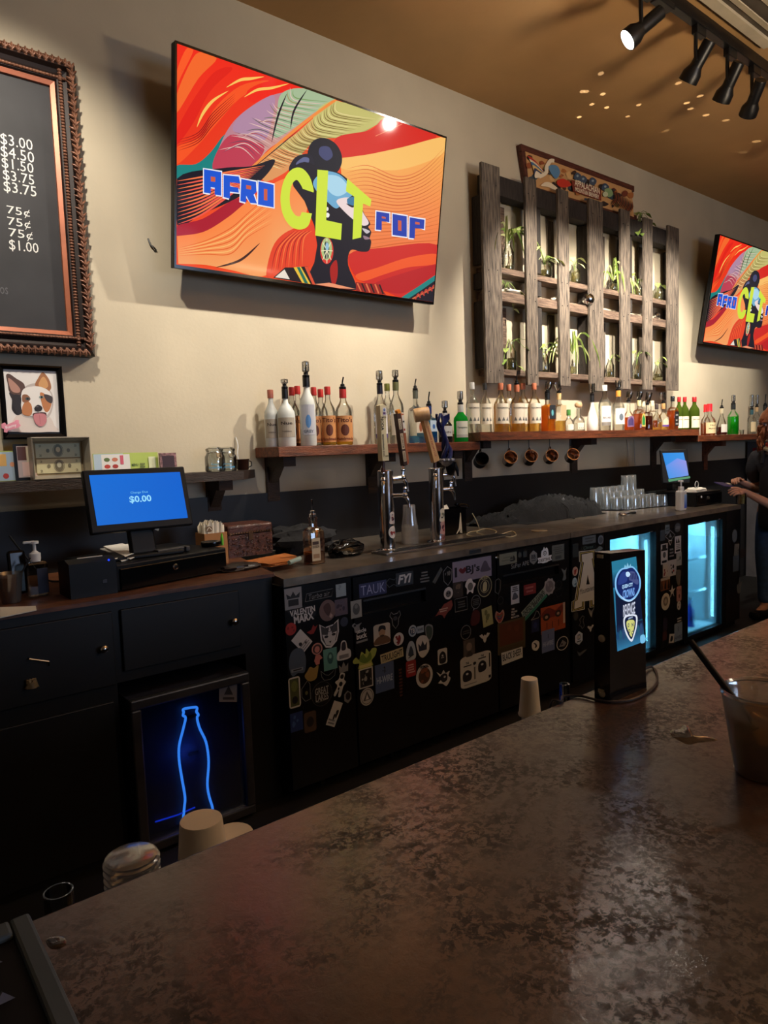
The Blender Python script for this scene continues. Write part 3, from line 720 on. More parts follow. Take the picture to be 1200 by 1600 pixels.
# plants in glass on the pallet shelf
LEAFG = mat('plant_leaf_green', (96, 132, 52), .5, col2=(158, 176, 92), scale=20)
LEAFY = mat('plant_leaf_pale', (168, 182, 110), .5, col2=(206, 208, 150), scale=20)
ROOT = mat('root_brown', (120, 96, 62), .8)
WATER = liquid('vase_water', (196, 190, 150), .25)
def leaf(mb, base, d, L, W, droop=.3, fold=.25):
    d = Vector(d).normalized(); s = d.cross(Vector((0, 0, 1))); s = s.normalized() if s.length > .01 else Vector((1, 0, 0)); n = s.cross(d); b = Vector(base); vs = []
    pr = [(0, .08), (.2, .8), (.45, 1), (.75, .6), (1, .02)]
    for t, w_ in pr:
        c = b+d*L*t-Vector((0, 0, 1))*droop*L*t*t
        vs += [c-s*W*w_*.5+n*W*fold*w_*.5, c, c+s*W*w_*.5+n*W*fold*w_*.5]
    fs = []
    for i in range(4): fs += [(3*i, 3*i+1, 3*i+4, 3*i+3), (3*i+1, 3*i+2, 3*i+5, 3*i+4)]
    mb.add(vs, fs)
def vase(px, base_z, h, r, kind, label, cat='plant', fill=.4, n=6, m_=None, seed=0, prof=None, name='potted_cutting', lean=0):
    p = atY(px, 470, -.075); rr = random.Random(seed)
    t = thing(name, label, cat, (p.x, -.078, base_z))
    o = Vector((p.x, -.078, base_z))
    pr = prof or [(r*.9, 0), (r, .1*h), (r, .62*h), (r*.55, .82*h), (r*.5, .95*h), (r*.58, h)]
    MB().shell(pr, 16, o, t=.002).build('vase', GLASS, t, True)
    z1 = fill*h
    MB().lathe([(r*.84, .003), (r*.93, .1*h), (r*.93, z1), (.0005, z1)], 14, o).build('water', WATER, t, True)
    st = MB(); lf = []
    top = o+Vector((0, 0, h*.92)); rt_ = MB()
    for k in range(4):
        a = rr.random()*6.28; rt_.tube([o+Vector((0, 0, h*.7)), o+Vector((r*.4*math.cos(a), r*.4*math.sin(a), h*.35)), o+Vector((r*.6*math.cos(a+1), r*.6*math.sin(a+1), h*.06))], .0022, 5)
    rt_.build('roots', ROOT, t, True)
    if kind == 'spider':
        for k in range(n):
            a = rr.uniform(PI*.85, PI*2.2); L = rr.uniform(.16, .30); rise = rr.uniform(.04, .16); q = Vector((math.cos(a+lean), math.sin(a)*.16-.10, 0))
            pts = cr([tuple(top), tuple(top+q*L*.35+Vector((0, 0, rise))), tuple(top+q*L*.75+Vector((0, 0, rise*.9))), tuple(top+q*L*1.15+Vector((0, 0, rise*.2-.02))), tuple(top+q*L*1.3+Vector((0, 0, -rise*.5-.03)))], 4)
            mb = MB(); vs = []; N = len(pts)
            for i, c in enumerate(pts):
                c = Vector(c); w_ = .009*math.sin(PI*(.15+.85*i/N)); vs += [c+Vector((0, w_, w_*.8)), c+Vector((0, 0, -w_*.4)), c-Vector((0, w_, -w_*.8))]
            fs = []
            for i in range(N-1): fs += [(3*i, 3*i+1, 3*i+4, 3*i+3), (3*i+1, 3*i+2, 3*i+5, 3*i+4)]
            mb.add(vs, fs).build('leaf', LEAFY if k % 2 else LEAFG, t, True)
    else:
        for k in range(n):
            a = rr.uniform(PI*1.02, PI*1.98); L = rr.uniform(.03, .10) if kind == 'sprig' else rr.uniform(.06, .17)
            q = Vector((math.cos(a), math.sin(a)*.35, 0)); dz = rr.uniform(.0, .08) if kind != 'trail' else rr.uniform(-.20, .05)
            e = top+q*L+Vector((0, 0, dz))
            st.tube(cr([tuple(top-Vector((0, 0, h*.3))), tuple(top+q*L*.3+Vector((0, 0, .03))), tuple(e)], 4), .0018, 5)
            mb = MB(); leaf(mb, e, q+Vector((0, -.3, -.3)), rr.uniform(.045, .07), rr.uniform(.035, .05), .4)
            mb.build('leaf', m_ or LEAFG, t, True)
        st.build('stem', LEAFG, t, True)
    return t
TR, MR, BR_ = 2.697, 2.537, 2.008
vase(795, TR, .19, .042, 'spider', 'tall grassy spider plant in a glass bottle on the upper row, far left', n=9, seed=2, fill=.12, name='spider_plant')
vase(851, TR, .13, .055, 'leafy', 'leafy vine in a round glass jar on the upper row behind second and third planks', n=9, seed=5, fill=.35, name='vine_cutting', m_=LEAFY)
vase(898, TR, .14, .045, 'sprig', 'small pale sprig in a glass of gravel, upper row beside the fourth plank', n=4, seed=6, fill=.55, m_=LEAFY)
vase(957, TR, .09, .04, 'spider', 'drooping pale spider plant hanging over the upper row between fourth and fifth planks', n=12, seed=11, fill=.3, name='spider_plant')
vase(996, TR, .12, .038, 'sprig', 'tiny leafy cutting in a narrow glass vase, upper row, left of the sixth plank', n=3, seed=9, fill=.4)
vase(1027, TR, .13, .046, 'trail', 'round glass jar with a bare trailing twig on the upper row, right end', n=3, seed=15, fill=.5, name='vine_cutting')
vase(1000, 3.292, .07, .03, 'trail', 'green heart leaved vine trailing down from the top rail near the right end', n=8, seed=21, fill=.3, name='trailing_vine')
vase(796, BR_, .20, .04, 'trail', 'slim vase with a trailing vine on the bottom row, far left', n=5, seed=22, fill=.42, name='vine_cutting')
vase(790, MR, .05, .03, 'trail', 'small heart leaved vine dangling from the middle row behind the first plank', n=4, seed=28, fill=.4, name='trailing_vine')
vase(847, BR_, .17, .045, 'sprig', 'little leafy cutting in a clear jug on the bottom row beside the second plank', n=4, seed=25, fill=.1)
vase(893, BR_, .17, .034, 'spider', 'long bladed spider plant in a slim tumbler on the bottom row, centre', n=9, seed=33, fill=.35, name='spider_plant', prof=[(.03, 0), (.034, .17)])
vase(952, BR_, .15, .034, 'sprig', 'thin stemmed cutting in a plain glass on the bottom row, right of the fourth plank', n=2, seed=36, fill=.3)
vase(994, BR_, .19, .036, 'leafy', 'leafy cutting in a tall glass bottle on the bottom row, left of the sixth plank', n=5, seed=41, fill=.2)
vase(1027, BR_, .16, .046, 'sprig', 'bulb shaped glass vase with amber water and two leaves, bottom row right end', n=3, seed=44, fill=.35,
     prof=[(.03, 0), (.046, .03), (.046, .06), (.024, .11), (.018, .14), (.028, .16)])
# mirror balls on the middle row
FAC = mat('mirror_tile', (215, 220, 225), .06, 1.0, vary=.02)
def mirror_ball(px, r, label):
    p = atY(px, 465, -.09); c = Vector((p.x, -.072 if r < .04 else -.126, MR+r)); mb = MB()
    mb.ball(c, r, 22, 14)
    o = mb.build('mirror_ball', FAC); return tag(o, label, 'ball'), c
mb1, MBC = mirror_ball(913, .046, 'silver mirror ball on the middle row of the pallet rack by the fourth plank')
mirror_ball(1029, .03, 'small pale shiny ball on the middle row of the pallet rack, right end')
for px, L in ((800, .3), (868, .13), (1008, .13)):
    p = atY(px, 465, -.08)
    o = MB().blob((p.x, -.08, MR+.012), (L*.3, .03, .018), .35, px, 3, 14, 8, .6).build('white_stone', mat('white_coral', (214, 206, 190), .8), None, True)
    tag(o, 'pale lumpy stone on the middle row of the pallet rack, %s' % {800: 'left end', 868: 'beside the third plank', 1008: 'near the right end'}[px], 'stone')

# ================================================================ bottle shelves
def bracket(mb, x, zt, L=.20, h=.20, wd=.075):
    mb.bb(x-wd/2, x+wd/2, -.022, -.0005, zt-h, zt); mb.bb(x-wd/2, x+wd/2, -L, -.022, zt-.05, zt)
    mb.prism([(-.022, zt-.05), (-.10, zt-.05), (-.022, zt-.14)], -wd*.35, wd*.35, (0, 1, 0), (0, 0, 1), (x, 0, 0)); return mb
sh1 = thing('left_bottle_shelf', 'reddish wooden bottle shelf behind the beer taps, nearest of three', 'shelf', (2.55, 0, 1.46))
MB().box((2.553, -.1255, 1.487), (1.49, .249, .054), r=.004).build('board', WOODRED, sh1)
for x in (1.90, 2.59, 3.15): bracket(MB(), x, 1.4595, h=.24).build('bracket', WOODDK, sh1)
sh2 = thing('middle_bottle_shelf', 'long reddish wooden bottle shelf with mugs hanging below it', 'shelf', (4.7, 0, 1.5))
MB().prism([(3.30, -.0005), (3.30, -.15), (3.245, -.305), (6.05, -.305), (6.32, -.15), (6.38, -.0005)], 0, .0542, (1, 0, 0), (0, 1, 0), (0, 0, 1.518)).build('board', WOODRED, sh2)
for x in (3.42, 4.62, 5.80): bracket(MB(), x, 1.5175, h=.27).build('bracket', WOODDK, sh2)
sh3 = thing('right_bottle_shelf', 'reddish wooden bottle shelf farthest right, above the second till', 'shelf', (7.0, 0, 1.46))
MB().box((7.08, -.1255, 1.489), (1.85, .249, .056), r=.004).build('board', WOODRED, sh3)
for x in (6.75,): bracket(MB(), x, 1.4605, h=.28).build('bracket', WOODRED, sh3)

# ---------------------------------------------------------------- bottles
FROST = mat('frosted_glass', (206, 210, 206), .45, vary=.03)
LQ = {'amber': liquid('amber_spirit', (232, 150, 66), .35), 'gold': liquid('gold_tequila', (252, 226, 150), .35), 'yellow': liquid('yellow_spirit', (252, 222, 90), .5),
      'clear': liquid('clear_spirit', (248, 248, 244), .12), 'brown': liquid('dark_spirit', (150, 70, 40), .45), 'red': liquid('red_spirit', (130, 24, 20), .5), 'green': liquid('green_liqueur', (50, 225, 60), .6),
      'orange': liquid('orange_spirit', (248, 180, 60), .55), 'blue': liquid('blue_tint_spirit', (150, 208, 236), .25)}
GGLASS = glass('green_bottle_glass', (60, 150, 70), .12); GGLASS2 = liquid('bright_green_bottle', (50, 190, 80), .5); DGLASS = liquid('olive_bottle', (110, 136, 50), .5)
BGLASS = glass('blue_bottle_glass', (190, 226, 242), .12); KGLASS = mat('black_bottle_glass', (16, 16, 18), .15, vary=.1); MILK = mat('milk_white_bottle', (236, 234, 226), .35, vary=.02)
PROF = {  # outline (radius of body, height of bottle) fractions
    'round': [(.9, 0), (1, .02), (1, .58), (.92, .65), (.55, .74), (.36, .80), (.34, .97), (.38, .975), (.38, 1)],
    'tall':  [(.92, 0), (1, .02), (.98, .60), (.85, .68), (.45, .78), (.36, .83), (.34, .97), (.40, .975), (.40, 1)],
    'broad': [(.95, 0), (1, .02), (1, .52), (.95, .60), (.62, .70), (.30, .76), (.26, .96), (.32, .965), (.32, 1)],
    'cone':  [(.85, 0), (1, .04), (.98, .30), (.70, .50), (.40, .66), (.30, .75), (.28, .97), (.34, .975), (.34, 1)],
    'squat': [(.9, 0), (1, .04), (1, .42), (.80, .55), (.40, .64), (.30, .70), (.28, .97), (.34, .975), (.34, 1)],
    'square': [(.9, 0), (1, .02), (1, .60), (.88, .66), (.40, .70), (.32, .74), (.32, .97), (.38, .975), (.38, 1)]}
CAPM = {}
def capm(c):
    if c not in CAPM: CAPM[c] = mat('cap_%d_%d_%d' % c, c, .4, vary=.05)
    return CAPM[c]
FACE = math.atan2(-1, -.55)
BCOUNT = 0
def bottle(px, wpx, top, zsh, label, y=-.13, prof='round', gl=None, liq='clear', lev=.55, cap=('cap', (30, 30, 32)), lab=None, group='bottles on the bar shelves', name='liquor_bottle', ptop=None):
    # px, wpx: centre and width seen in the survey photo; top: pixel row of the bottle rim (cap top or pourer tip from ptop)
    global BCOUNT; BCOUNT += 1
    p = atY(px, 600, y); k = mpp(p); R_ = wpx*k/2; zt = atY(px, top, y).z; H_ = zt-zsh
    o = Vector((p.x, y, zsh)); t = thing(name, label, 'bottle', o, 0, group)
    pf = [(r*R_, z*H_) for r, z in PROF[prof]]; sq = 1.0 if prof == 'square' else 0
    rim = pf[-1][0]
    if gl is FROST or gl is MILK or gl is KGLASS: MB().lathe(pf, 20, o, sq=sq).build('body', gl, t, True)
    else:
        MB().lathe(pf, 20, o, sq=sq).build('body', gl or GLASS, t, True)
        if lev > .02:
            zl = lev*H_; inn = []
            for i, (r, z) in enumerate(pf):
                if z < zl: inn.append((max(r-.003, .003), z+.004 if i == 0 else z))
                else:
                    r1, z1 = pf[i-1]; f_ = (zl-z1)/(z-z1); inn.append((max(r1+(r-r1)*f_-.003, .003), zl)); break
            MB().lathe(inn, 18, o, sq=sq).build('liquid', LQ[liq], t, True)
    ct = Vector((0, 0, H_))
    if cap:
        kind, c = cap
        if kind == 'cap': MB().lathe([(rim*1.12, -.035), (rim*1.15, -.033), (rim*1.15, .006), (rim*1.05, .010), (.001, .010)], 16, o+ct).build('cap', capm(c), t, True)
        elif kind == 'wax': MB().lathe([(rim*1.5, -.06), (rim*1.25, -.045), (rim*1.3, .0), (rim*1.2, .012), (.001, .012)], 14, o+ct).build('wax_seal', capm(c), t, True)
        elif kind == 'cork': MB().lathe([(rim*.9, 0), (rim*1.7, .006), (rim*1.9, .022), (rim*1.4, .038), (.001, .042)], 14, o+ct).build('stopper', capm(c), t, True)
        elif kind in ('pour', 'pourg', 'glasscap'):
            if c: MB().lathe([(rim*1.1, -.05), (rim*1.12, -.048), (rim*1.12, -.002), (rim*.9, -.001)], 16, o+ct).build('neck_band', capm(c), t, True)
            if kind != 'glasscap' or True:
                zp = (atY(px, ptop, y).z-zt) if ptop else .07
                mb = MB().lathe([(rim*.9, -.004), (rim*1.1, .0), (rim*1.1, .012), (rim*.7, .016), (rim*.7, .026), (rim*.45, .03)], 12, o+ct)
                mb.tube([o+ct+Vector((0, 0, .02)), o+ct+Vector((0, 0, zp*.55)), o+ct+Vector((.006, -.004, zp))], .0042, 7)
                mb.build('pourer', DARKMET, t, True)
            if kind == 'pourg': MB().shell([(.012, .026), (.02, .035), (.019, zp*1.02), (.004, zp*1.08)], 12, o+ct, t=.001).build('pourer_cover', PLASTICC, t, True)
            if kind == 'glasscap':
                q = Matrix.Rotation(random.uniform(-.5, .5), 4, 'Y')
                MB().shell([(.016, .0), (.022, .006), (.026, zp*.75), (.027, zp*.8)], 14, o+ct+Vector((0, 0, zp*.25)), q, t=.0015).build('pourer_cover', GLASSH, t, True)
    if lab:
        A = Art(); lw, z0, z1 = lab['w']*R_, lab['z'][0]*H_, lab['z'][1]*H_; hh = z1-z0
        A.rect(-lw, z0, lw, z1, lab['c'])
        if 'oval' in lab: A.ell(0, z0+hh*.45, lw*.38, hh*.22, lab['oval'])
        if 'arch' in lab: A.c = []; A.v = []; A.f = []; A.l = []; A.n = 0; A.poly([(-lw, z0), (lw, z0), (lw, z0+hh*.6), (lw*.7, z0+hh*.9), (0, z1), (-lw*.7, z0+hh*.9), (-lw, z0+hh*.6)], lab['arch']); A.poly([(-lw*.75, z0+hh*.12), (lw*.75, z0+hh*.12), (lw*.75, z0+hh*.6), (0, z0+hh*.88), (-lw*.75, z0+hh*.6)], lab['c'])
        if 'band' in lab: A.rect(-lw, z0, lw, z0+hh*.18, lab['band'])
        if 'star' in lab:
            for kx in (-.5, 0, .5): A.poly([(lw*(kx-.2), z0+hh*.14), (lw*(kx+.2), z0+hh*.14), (lw*kx, z0+hh*.34)], lab['star'])
        for (tx, fz, fh, fwd, cc) in lab.get('t', []): A.text(tx, 0, z0+hh*fz, hh*fh, cc, lw*2*fwd, bold=.02)
        if sq: A.build('label', t, lambda x, z, e: (o.x+x*.9, y-R_*1.0-.001-e, o.z+z), eps=.0003)
        else: A.build('label', t, cylfn((o.x, o.y, o.z), R_+.0006, FACE), eps=.0003, strips=R_*.22)
    return t
Z1, Z2, Z3 = 1.5145, 1.5725, 1.5175
TAN = {'w': 1.35, 'z': (.06, .52), 'c': (196, 136, 84), 'oval': (92, 44, 30), 't': [("Tito's", .84, .18, .8, (90, 40, 24)), ('Handmade', .12, .12, .85, (110, 50, 30))]}
GRY = {'w': 1.1, 'z': (.16, .5), 'c': (170, 160, 144), 't': [('Nue', .72, .16, .6, (60, 50, 46)), ('VODKA', .3, .06, .5, (70, 60, 56))]}
bottle(421.5, 22, 612, Z1, 'cloudy pale bottle with a coral cap, leftmost on the left shelf', -.10, 'round', FROST, cap=('cap', (186, 110, 90)), lab=GRY)
bottle(444.5, 28.5, 608, Z1, 'frosted bottle with grey label and covered pourer, second from the left end', -.16, 'broad', FROST, cap=('pourg', (28, 28, 30)), ptop=593, lab=GRY)
bottle(455, 22, 608, Z1, 'red capped bottle half hidden behind the frosted one, left of the tall bottle', -.06, 'round', liq='brown', lev=.5, cap=('cap', (176, 44, 40)), lab=TAN)
bottle(464, 22, 606, Z1, 'red capped bottle just left of and behind the tallest bottle', -.05, 'round', liq='amber', lev=.2, cap=('cap', (176, 44, 40)), lab=TAN)
bottle(478.5, 25.5, 590, Z1, 'tallest frosted bottle with blue bird print and covered pourer', -.17, 'tall', FROST, cap=('pourg', (28, 28, 30)), ptop=566, lab={'w': .9, 'z': (.16, .6), 'c': (188, 190, 200), 'oval': (90, 140, 200), 't': [('GREY', .12, .1, .7, (90, 100, 120))]})
bottle(489.5, 21, 608, Z1, 'red capped tan label bottle immediately right of the tallest bottle', -.08, 'round', liq='clear', lev=.5, cap=('cap', (176, 44, 40)), lab=TAN)
bottle(500, 21, 611, Z1, 'red capped bottle at the back behind two tan label bottles', -.05, 'round', liq='clear', lev=.3, cap=('cap', (176, 44, 40)), lab=TAN)
bottle(511, 22.5, 607, Z1, 'red capped tan label bottle second from the right of its cluster', -.13, 'round', liq='yellow', lev=.10, cap=('cap', (176, 44, 40)), lab=TAN)
bottle(535, 26.5, 608, Z1, 'tan label bottle with red band, pourer and yellow spirit inside', -.16, 'round', liq='yellow', lev=.12, cap=('pour', (176, 44, 40)), ptop=589, lab=TAN)
CLR = {'w': 1.0, 'z': (.1, .5), 'c': (224, 222, 226), 'band': (80, 60, 120), 't': [('SKOL', .6, .12, .6, (90, 40, 90))]}
bottle(593, 22, 602, Z1, 'clear bottle with covered pourer behind the cream tap handle', -.16, 'round', liq='clear', lev=.2, cap=('pourg', (24, 24, 40)), ptop=580, lab=CLR)
bottle(604.5, 20, 602, Z1, 'clear bottle with olive green cap between two pourer bottles', -.07, 'round', liq='clear', lev=.6, cap=('cap', (110, 110, 50)), lab={'w': .9, 'z': (.2, .5), 'c': (206, 190, 160)})
bottle(618, 23, 597, Z1, 'clear bottle with covered pourer behind the dark brown tap handle', -.15, 'round', liq='clear', lev=.3, cap=('pourg', (96, 96, 60)), ptop=579, lab={'w': 1.0, 'z': (.14, .5), 'c': (214, 206, 190), 'oval': (170, 110, 70)})
bottle(648.5, 20, 610, Z1, 'square shouldered clear bottle left of the mallet tap handle', -.14, 'square', liq='blue', lev=.14, cap=('pour', (90, 92, 80)), ptop=592, lab={'w': .95, 'z': (.12, .52), 'c': (206, 196, 176), 'oval': (150, 90, 60), 'band': (40, 70, 80)})
bottle(669, 20, 634, Z1, 'pale blue bottle behind the mallet tap handle', -.14, 'square', BGLASS, 'blue', .6, cap=('pour', (24, 50, 110)), ptop=612, lab={'w': .8, 'z': (.3, .6), 'c': (196, 216, 230), 'oval': (60, 110, 180)})
bottle(694, 22, 645, Z1, 'squat black bottle behind the blue twisted tap handle', -.14, 'broad', KGLASS, cap=('pourg', (200, 200, 205)), ptop=627, lab={'w': 1.0, 'z': (.2, .55), 'c': (206, 206, 200), 't': [('GIN', .4, .2, .6, (40, 40, 40))]})
bottle(718.5, 22.5, 632, Z1, 'green bottle with a white label and red seal, last on the left shelf', -.15, 'round', GGLASS2, 'clear', 0, cap=('pourg', (206, 206, 200)), ptop=612, lab={'w': .95, 'z': (.12, .55), 'c': (216, 216, 200), 'band': (180, 180, 170), 't': [('Tanqueray', .6, .14, .85, (60, 90, 70))]})
WL = {'w': 1.2, 'z': (.18, .60), 'c': (236, 226, 204), 'star': (110, 110, 104), 't': [('TEREMANA', .78, .08, .75, (110, 100, 84))]}
COP = (196, 116, 84)
bottle(737.5, 21.5, 600, Z2, 'clear white label bottle with white neck strip, first on the middle shelf', -.15, 'broad', liq='clear', lev=.5, cap=('cap', (220, 220, 216)), lab=WL)
bottle(757.5, 19.5, 601, Z2, 'clear white label bottle with black cap, second on the middle shelf', -.12, 'broad', liq='clear', lev=.55, cap=('cap', (40, 40, 42)), lab=WL)
bottle(782, 23, 601, Z2, 'gold bottle with copper capped neck, leftmost of the gold bottles', -.17, 'broad', liq='gold', lev=.6, cap=('cap', COP), lab=WL)
bottle(795, 20, 603, Z2, 'gold bottle behind the first gold one, copper capped', -.07, 'broad', liq='gold', lev=.6, cap=('cap', COP), lab=WL)
bottle(807.5, 23, 601, Z2, 'pale gold bottle with a covered pourer in the middle of the gold group', -.18, 'broad', liq='gold', lev=.35, cap=('pour', COP), ptop=580, lab=WL)
bottle(817, 21, 601, Z2, 'copper capped gold bottle behind the pourer one', -.08, 'broad', liq='gold', lev=.6, cap=('cap', COP), lab=WL)
bottle(834.5, 20.5, 601, Z2, 'copper capped gold bottle, rightmost of the gold group', -.15, 'broad', liq='gold', lev=.6, cap=('cap', COP), lab=WL)
bottle(855, 18.5, 614, Z2, 'square bottle of orange spirit with black and teal label', -.16, 'square', liq='orange', lev=.7, cap=('glasscap', (26, 26, 28)), ptop=598, lab={'w': .85, 'z': (.32, .68), 'c': (34, 40, 46), 'oval': (90, 160, 170)})
bottle(873, 17, 614, Z2, 'square bottle with tan label and a little gold spirit', -.14, 'square', liq='gold', lev=.28, cap=('glasscap', (200, 170, 120)), ptop=598, lab={'w': .9, 'z': (.3, .68), 'c': (190, 160, 126)})
bottle(888, 17, 642, Z2, 'small clear round bottle with a green neck ribbon', -.13, 'squat', liq='clear', lev=.3, cap=('cap', (70, 130, 60)), lab={'w': .6, 'z': (.08, .35), 'c': (220, 216, 200)})
bottle(903.5, 19, 637, Z2, 'small round bottle with a wooden ball stopper', -.15, 'squat', liq='clear', lev=.35, cap=('cork', (196, 160, 120)), lab={'w': .6, 'z': (.08, .35), 'c': (222, 214, 196), 'star': (120, 120, 110)})
bottle(925, 17.5, 618, Z2, 'opaque white bottle with a glass covered pourer', -.16, 'cone', MILK, cap=('glasscap', (30, 30, 32)), ptop=600)
bottle(944.5, 19, 604, Z2, 'clear bottle with white cap and bat label', -.15, 'round', liq='clear', lev=.7, cap=('cap', (226, 224, 220)), lab={'w': 1.0, 'z': (.12, .56), 'c': (226, 224, 220), 't': [('BACARDI', .4, .1, .7, (60, 50, 50))], 'band': (130, 126, 120)})
bottle(966, 18.5, 610, Z2, 'clear bottle with orange neck band and glass covered pourer', -.15, 'round', liq='clear', lev=.6, cap=('glasscap', (206, 140, 60)), ptop=595, lab={'w': 1.0, 'z': (.16, .55), 'c': (220, 220, 214), 'oval': (90, 100, 110)})
bottle(982, 17, 627, Z2, 'amber bottle with purple arched label and tilted glass cover', -.17, 'squat', liq='amber', lev=.45, cap=('glasscap', None), ptop=613, lab={'w': .75, 'z': (.12, .5), 'c': (60, 44, 90), 'arch': (120, 90, 120)})
bottle(998.5, 15, 625, Z2, 'amber bottle with green arched label', -.15, 'square', liq='amber', lev=.55, cap=('glasscap', (210, 200, 150)), ptop=613, lab={'w': .8, 'z': (.12, .56), 'c': (40, 120, 60), 'arch': (190, 170, 90)})
bottle(1005, 12, 629, Z2, 'small cream capped bottle at the back beside the green arched label', -.06, 'square', liq='amber', lev=.4, cap=('cap', (220, 204, 170)))
bottle(1011.5, 13, 632, Z2, 'dark brown spirit bottle with a tilted glass cover', -.17, 'square', liq='brown', lev=.55, cap=('glasscap', None), ptop=614)
bottle(1019, 13, 628, Z2, 'small cream capped purple necked bottle behind the pale broad bottle', -.06, 'square', liq='amber', lev=.35, cap=('cap', (226, 210, 176)))
bottle(1026, 15, 633, Z2, 'pale broad clear bottle left of the pale arched label', -.14, 'squat', liq='gold', lev=.12, cap=('cap', (60, 50, 50)))
bottle(1036.5, 16.5, 630, Z2, 'round bottle with pale arched label and purple base stripe', -.17, 'squat', liq='gold', lev=.3, cap=('glasscap', (180, 140, 90)), ptop=614, lab={'w': .75, 'z': (.12, .5), 'c': (196, 180, 150), 'arch': (150, 140, 120), 'band': (90, 60, 130)})
bottle(1051, 14, 621, Z2, 'square black label whiskey bottle with black cap', -.15, 'square', liq='amber', lev=.6, cap=('cap', (22, 22, 24)), lab={'w': .95, 'z': (.12, .56), 'c': (26, 26, 28), 't': [('JACK', .75, .14, .6, (210, 210, 206)), ("No 7", .4, .14, .5, (210, 210, 206)), ('WHISKEY', .14, .1, .7, (210, 210, 206))]})
JM = {'w': 1.1, 'z': (.06, .42), 'c': (232, 226, 196), 't': [('Jameson', .72, .14, .75, (90, 80, 50))]}
bottle(1061, 12.5, 622, Z2, 'green whiskey bottle with red cap, left of three alike', -.12, 'round', DGLASS, lev=0, cap=('cap', (170, 30, 36)), lab=JM)
bottle(1070, 12.5, 622, Z2, 'green whiskey bottle with red cap, middle of three alike', -.16, 'round', DGLASS, lev=0, cap=('cap', (170, 30, 36)), lab=JM)
bottle(1085, 15.5, 622, Z2, 'green whiskey bottle with red cap at the shelf right end', -.17, 'round', DGLASS, lev=0, cap=('cap', (170, 30, 36)), lab=JM)
MK = {'w': 1.2, 'z': (.06, .42), 'c': (226, 206, 160), 't': [('No1', .75, .12, .4, (70, 40, 30)), ("Maker's", .45, .12, .6, (100, 60, 40))]}
bottle(1103, 15, 634, Z3, 'squat amber bottle with red wax, left of two on the right shelf', -.12, 'squat', liq='amber', lev=.4, cap=('wax', (206, 28, 40)), lab=MK)
bottle(1109, 18, 633, Z3, 'squat amber bottle with red wax, right of two on the right shelf', -.18, 'squat', liq='amber', lev=.42, cap=('wax', (216, 28, 44)), lab=MK)
bottle(1128, 16, 638, Z3, 'clear bottle with a metal pourer and a little dark red spirit', -.16, 'cone', liq='red', lev=.3, cap=('pour', (200, 190, 160)), ptop=624, lab={'w': .7, 'z': (.1, .4), 'c': (226, 222, 210)})
bottle(1146, 16.5, 632, Z3, 'bottle of vivid green liqueur with dark pourer', -.17, 'round', liq='green', lev=.60, cap=('pourg', (40, 44, 46)), ptop=618)
bottle(1175, 12, 640, Z3, 'clear bottle with blue green neck behind the bartender, left of three', -.16, 'round', liq='clear', lev=.5, cap=('pourg', (50, 90, 100)), ptop=618, lab={'w': .8, 'z': (.1, .5), 'c': (210, 190, 150)})
bottle(1183, 12, 636, Z3, 'clear bottle with tan neck behind the bartender, middle of three', -.10, 'round', liq='clear', lev=.5, cap=('pourg', (190, 160, 120)), ptop=618)
bottle(1196, 14, 634, Z3, 'clear bottle with dark pourer behind the bartender, right of three', -.15, 'round', liq='clear', lev=.5, cap=('pour', (40, 40, 42)), ptop=616)
sgl = atY(1159, 674, -.2)
o = MB().shell([(.018, 0), (.022, .045)], 12, (sgl.x, -.2, Z3), t=.002).build('shot_glass', GLASSH, None, True); tag(o, 'tiny shot glass right of the green liqueur bottle', 'glass')

# hanging mugs under the middle shelf
MUGC = mat('copper_steel_mug', (168, 140, 124), .2, 1.0, vary=.08); MUGB = mat('mug_dark_inside', (40, 34, 30), .35, .8)
for i, (px, pw, lab) in enumerate([(751, 24, 'dark hanging mug nearest the beer taps, at the shelf corner'), (796, 25, 'second hanging copper mug, one step right of the dark one'), (828, 24, 'hanging copper mug in the middle of the five under the shelf'),
                                 (860, 25, 'fourth hanging copper mug, facing left, under the shelf'), (893, 24, 'hanging steel rimmed mug nearest the glass rack')]):
    p = atY(px, 708, -.24); k = mpp(p); R_ = .043; L = .09
    t = thing('hanging_mug', lab, 'mug', (p.x, -.24, 1.39), 0, 'mugs hanging under the middle shelf')
    d = Vector((-.55, -.75, .28+.05*(i % 3))).normalized(); q = d.to_track_quat('Z', 'Y').to_matrix().to_4x4(); c = Vector((p.x, -.24, 1.39))
    MB().shell([(R_*.92, -L/2), (R_, -L/2+.006), (R_, L/2-.003), (R_*1.05, L/2)], 20, c, q, t=.002).build('cup', MUGC if i else DARKMET, t, True)
    MB().lathe([(R_*.9, -L/2+.008), (R_*.94, L/2-.012)], 18, c, q).v
    s = q @ Vector((0, 1, 0)); s = Vector((0, 0, 1))
    u_ = (s-d*s.dot(d)).normalized()
    MB().tube(cr([tuple(c+u_*R_-d*.03), tuple(c+u_*(R_+.026)-d*.02), tuple(c+u_*(R_+.028)+d*.015), tuple(c+u_*R_+d*.028)], 4), .004, 7).build('handle', MUGC if i else DARKMET, t, True)
    hp = c+u_*(R_+.022)
    MB().tube([(hp.x, hp.y, 1.5175), (hp.x, hp.y, hp.z+.012), (hp.x+.008, hp.y, hp.z+.002), (hp.x+.012, hp.y, hp.z+.012)], .0025, 6).build('hook', DARKMET, sh2)
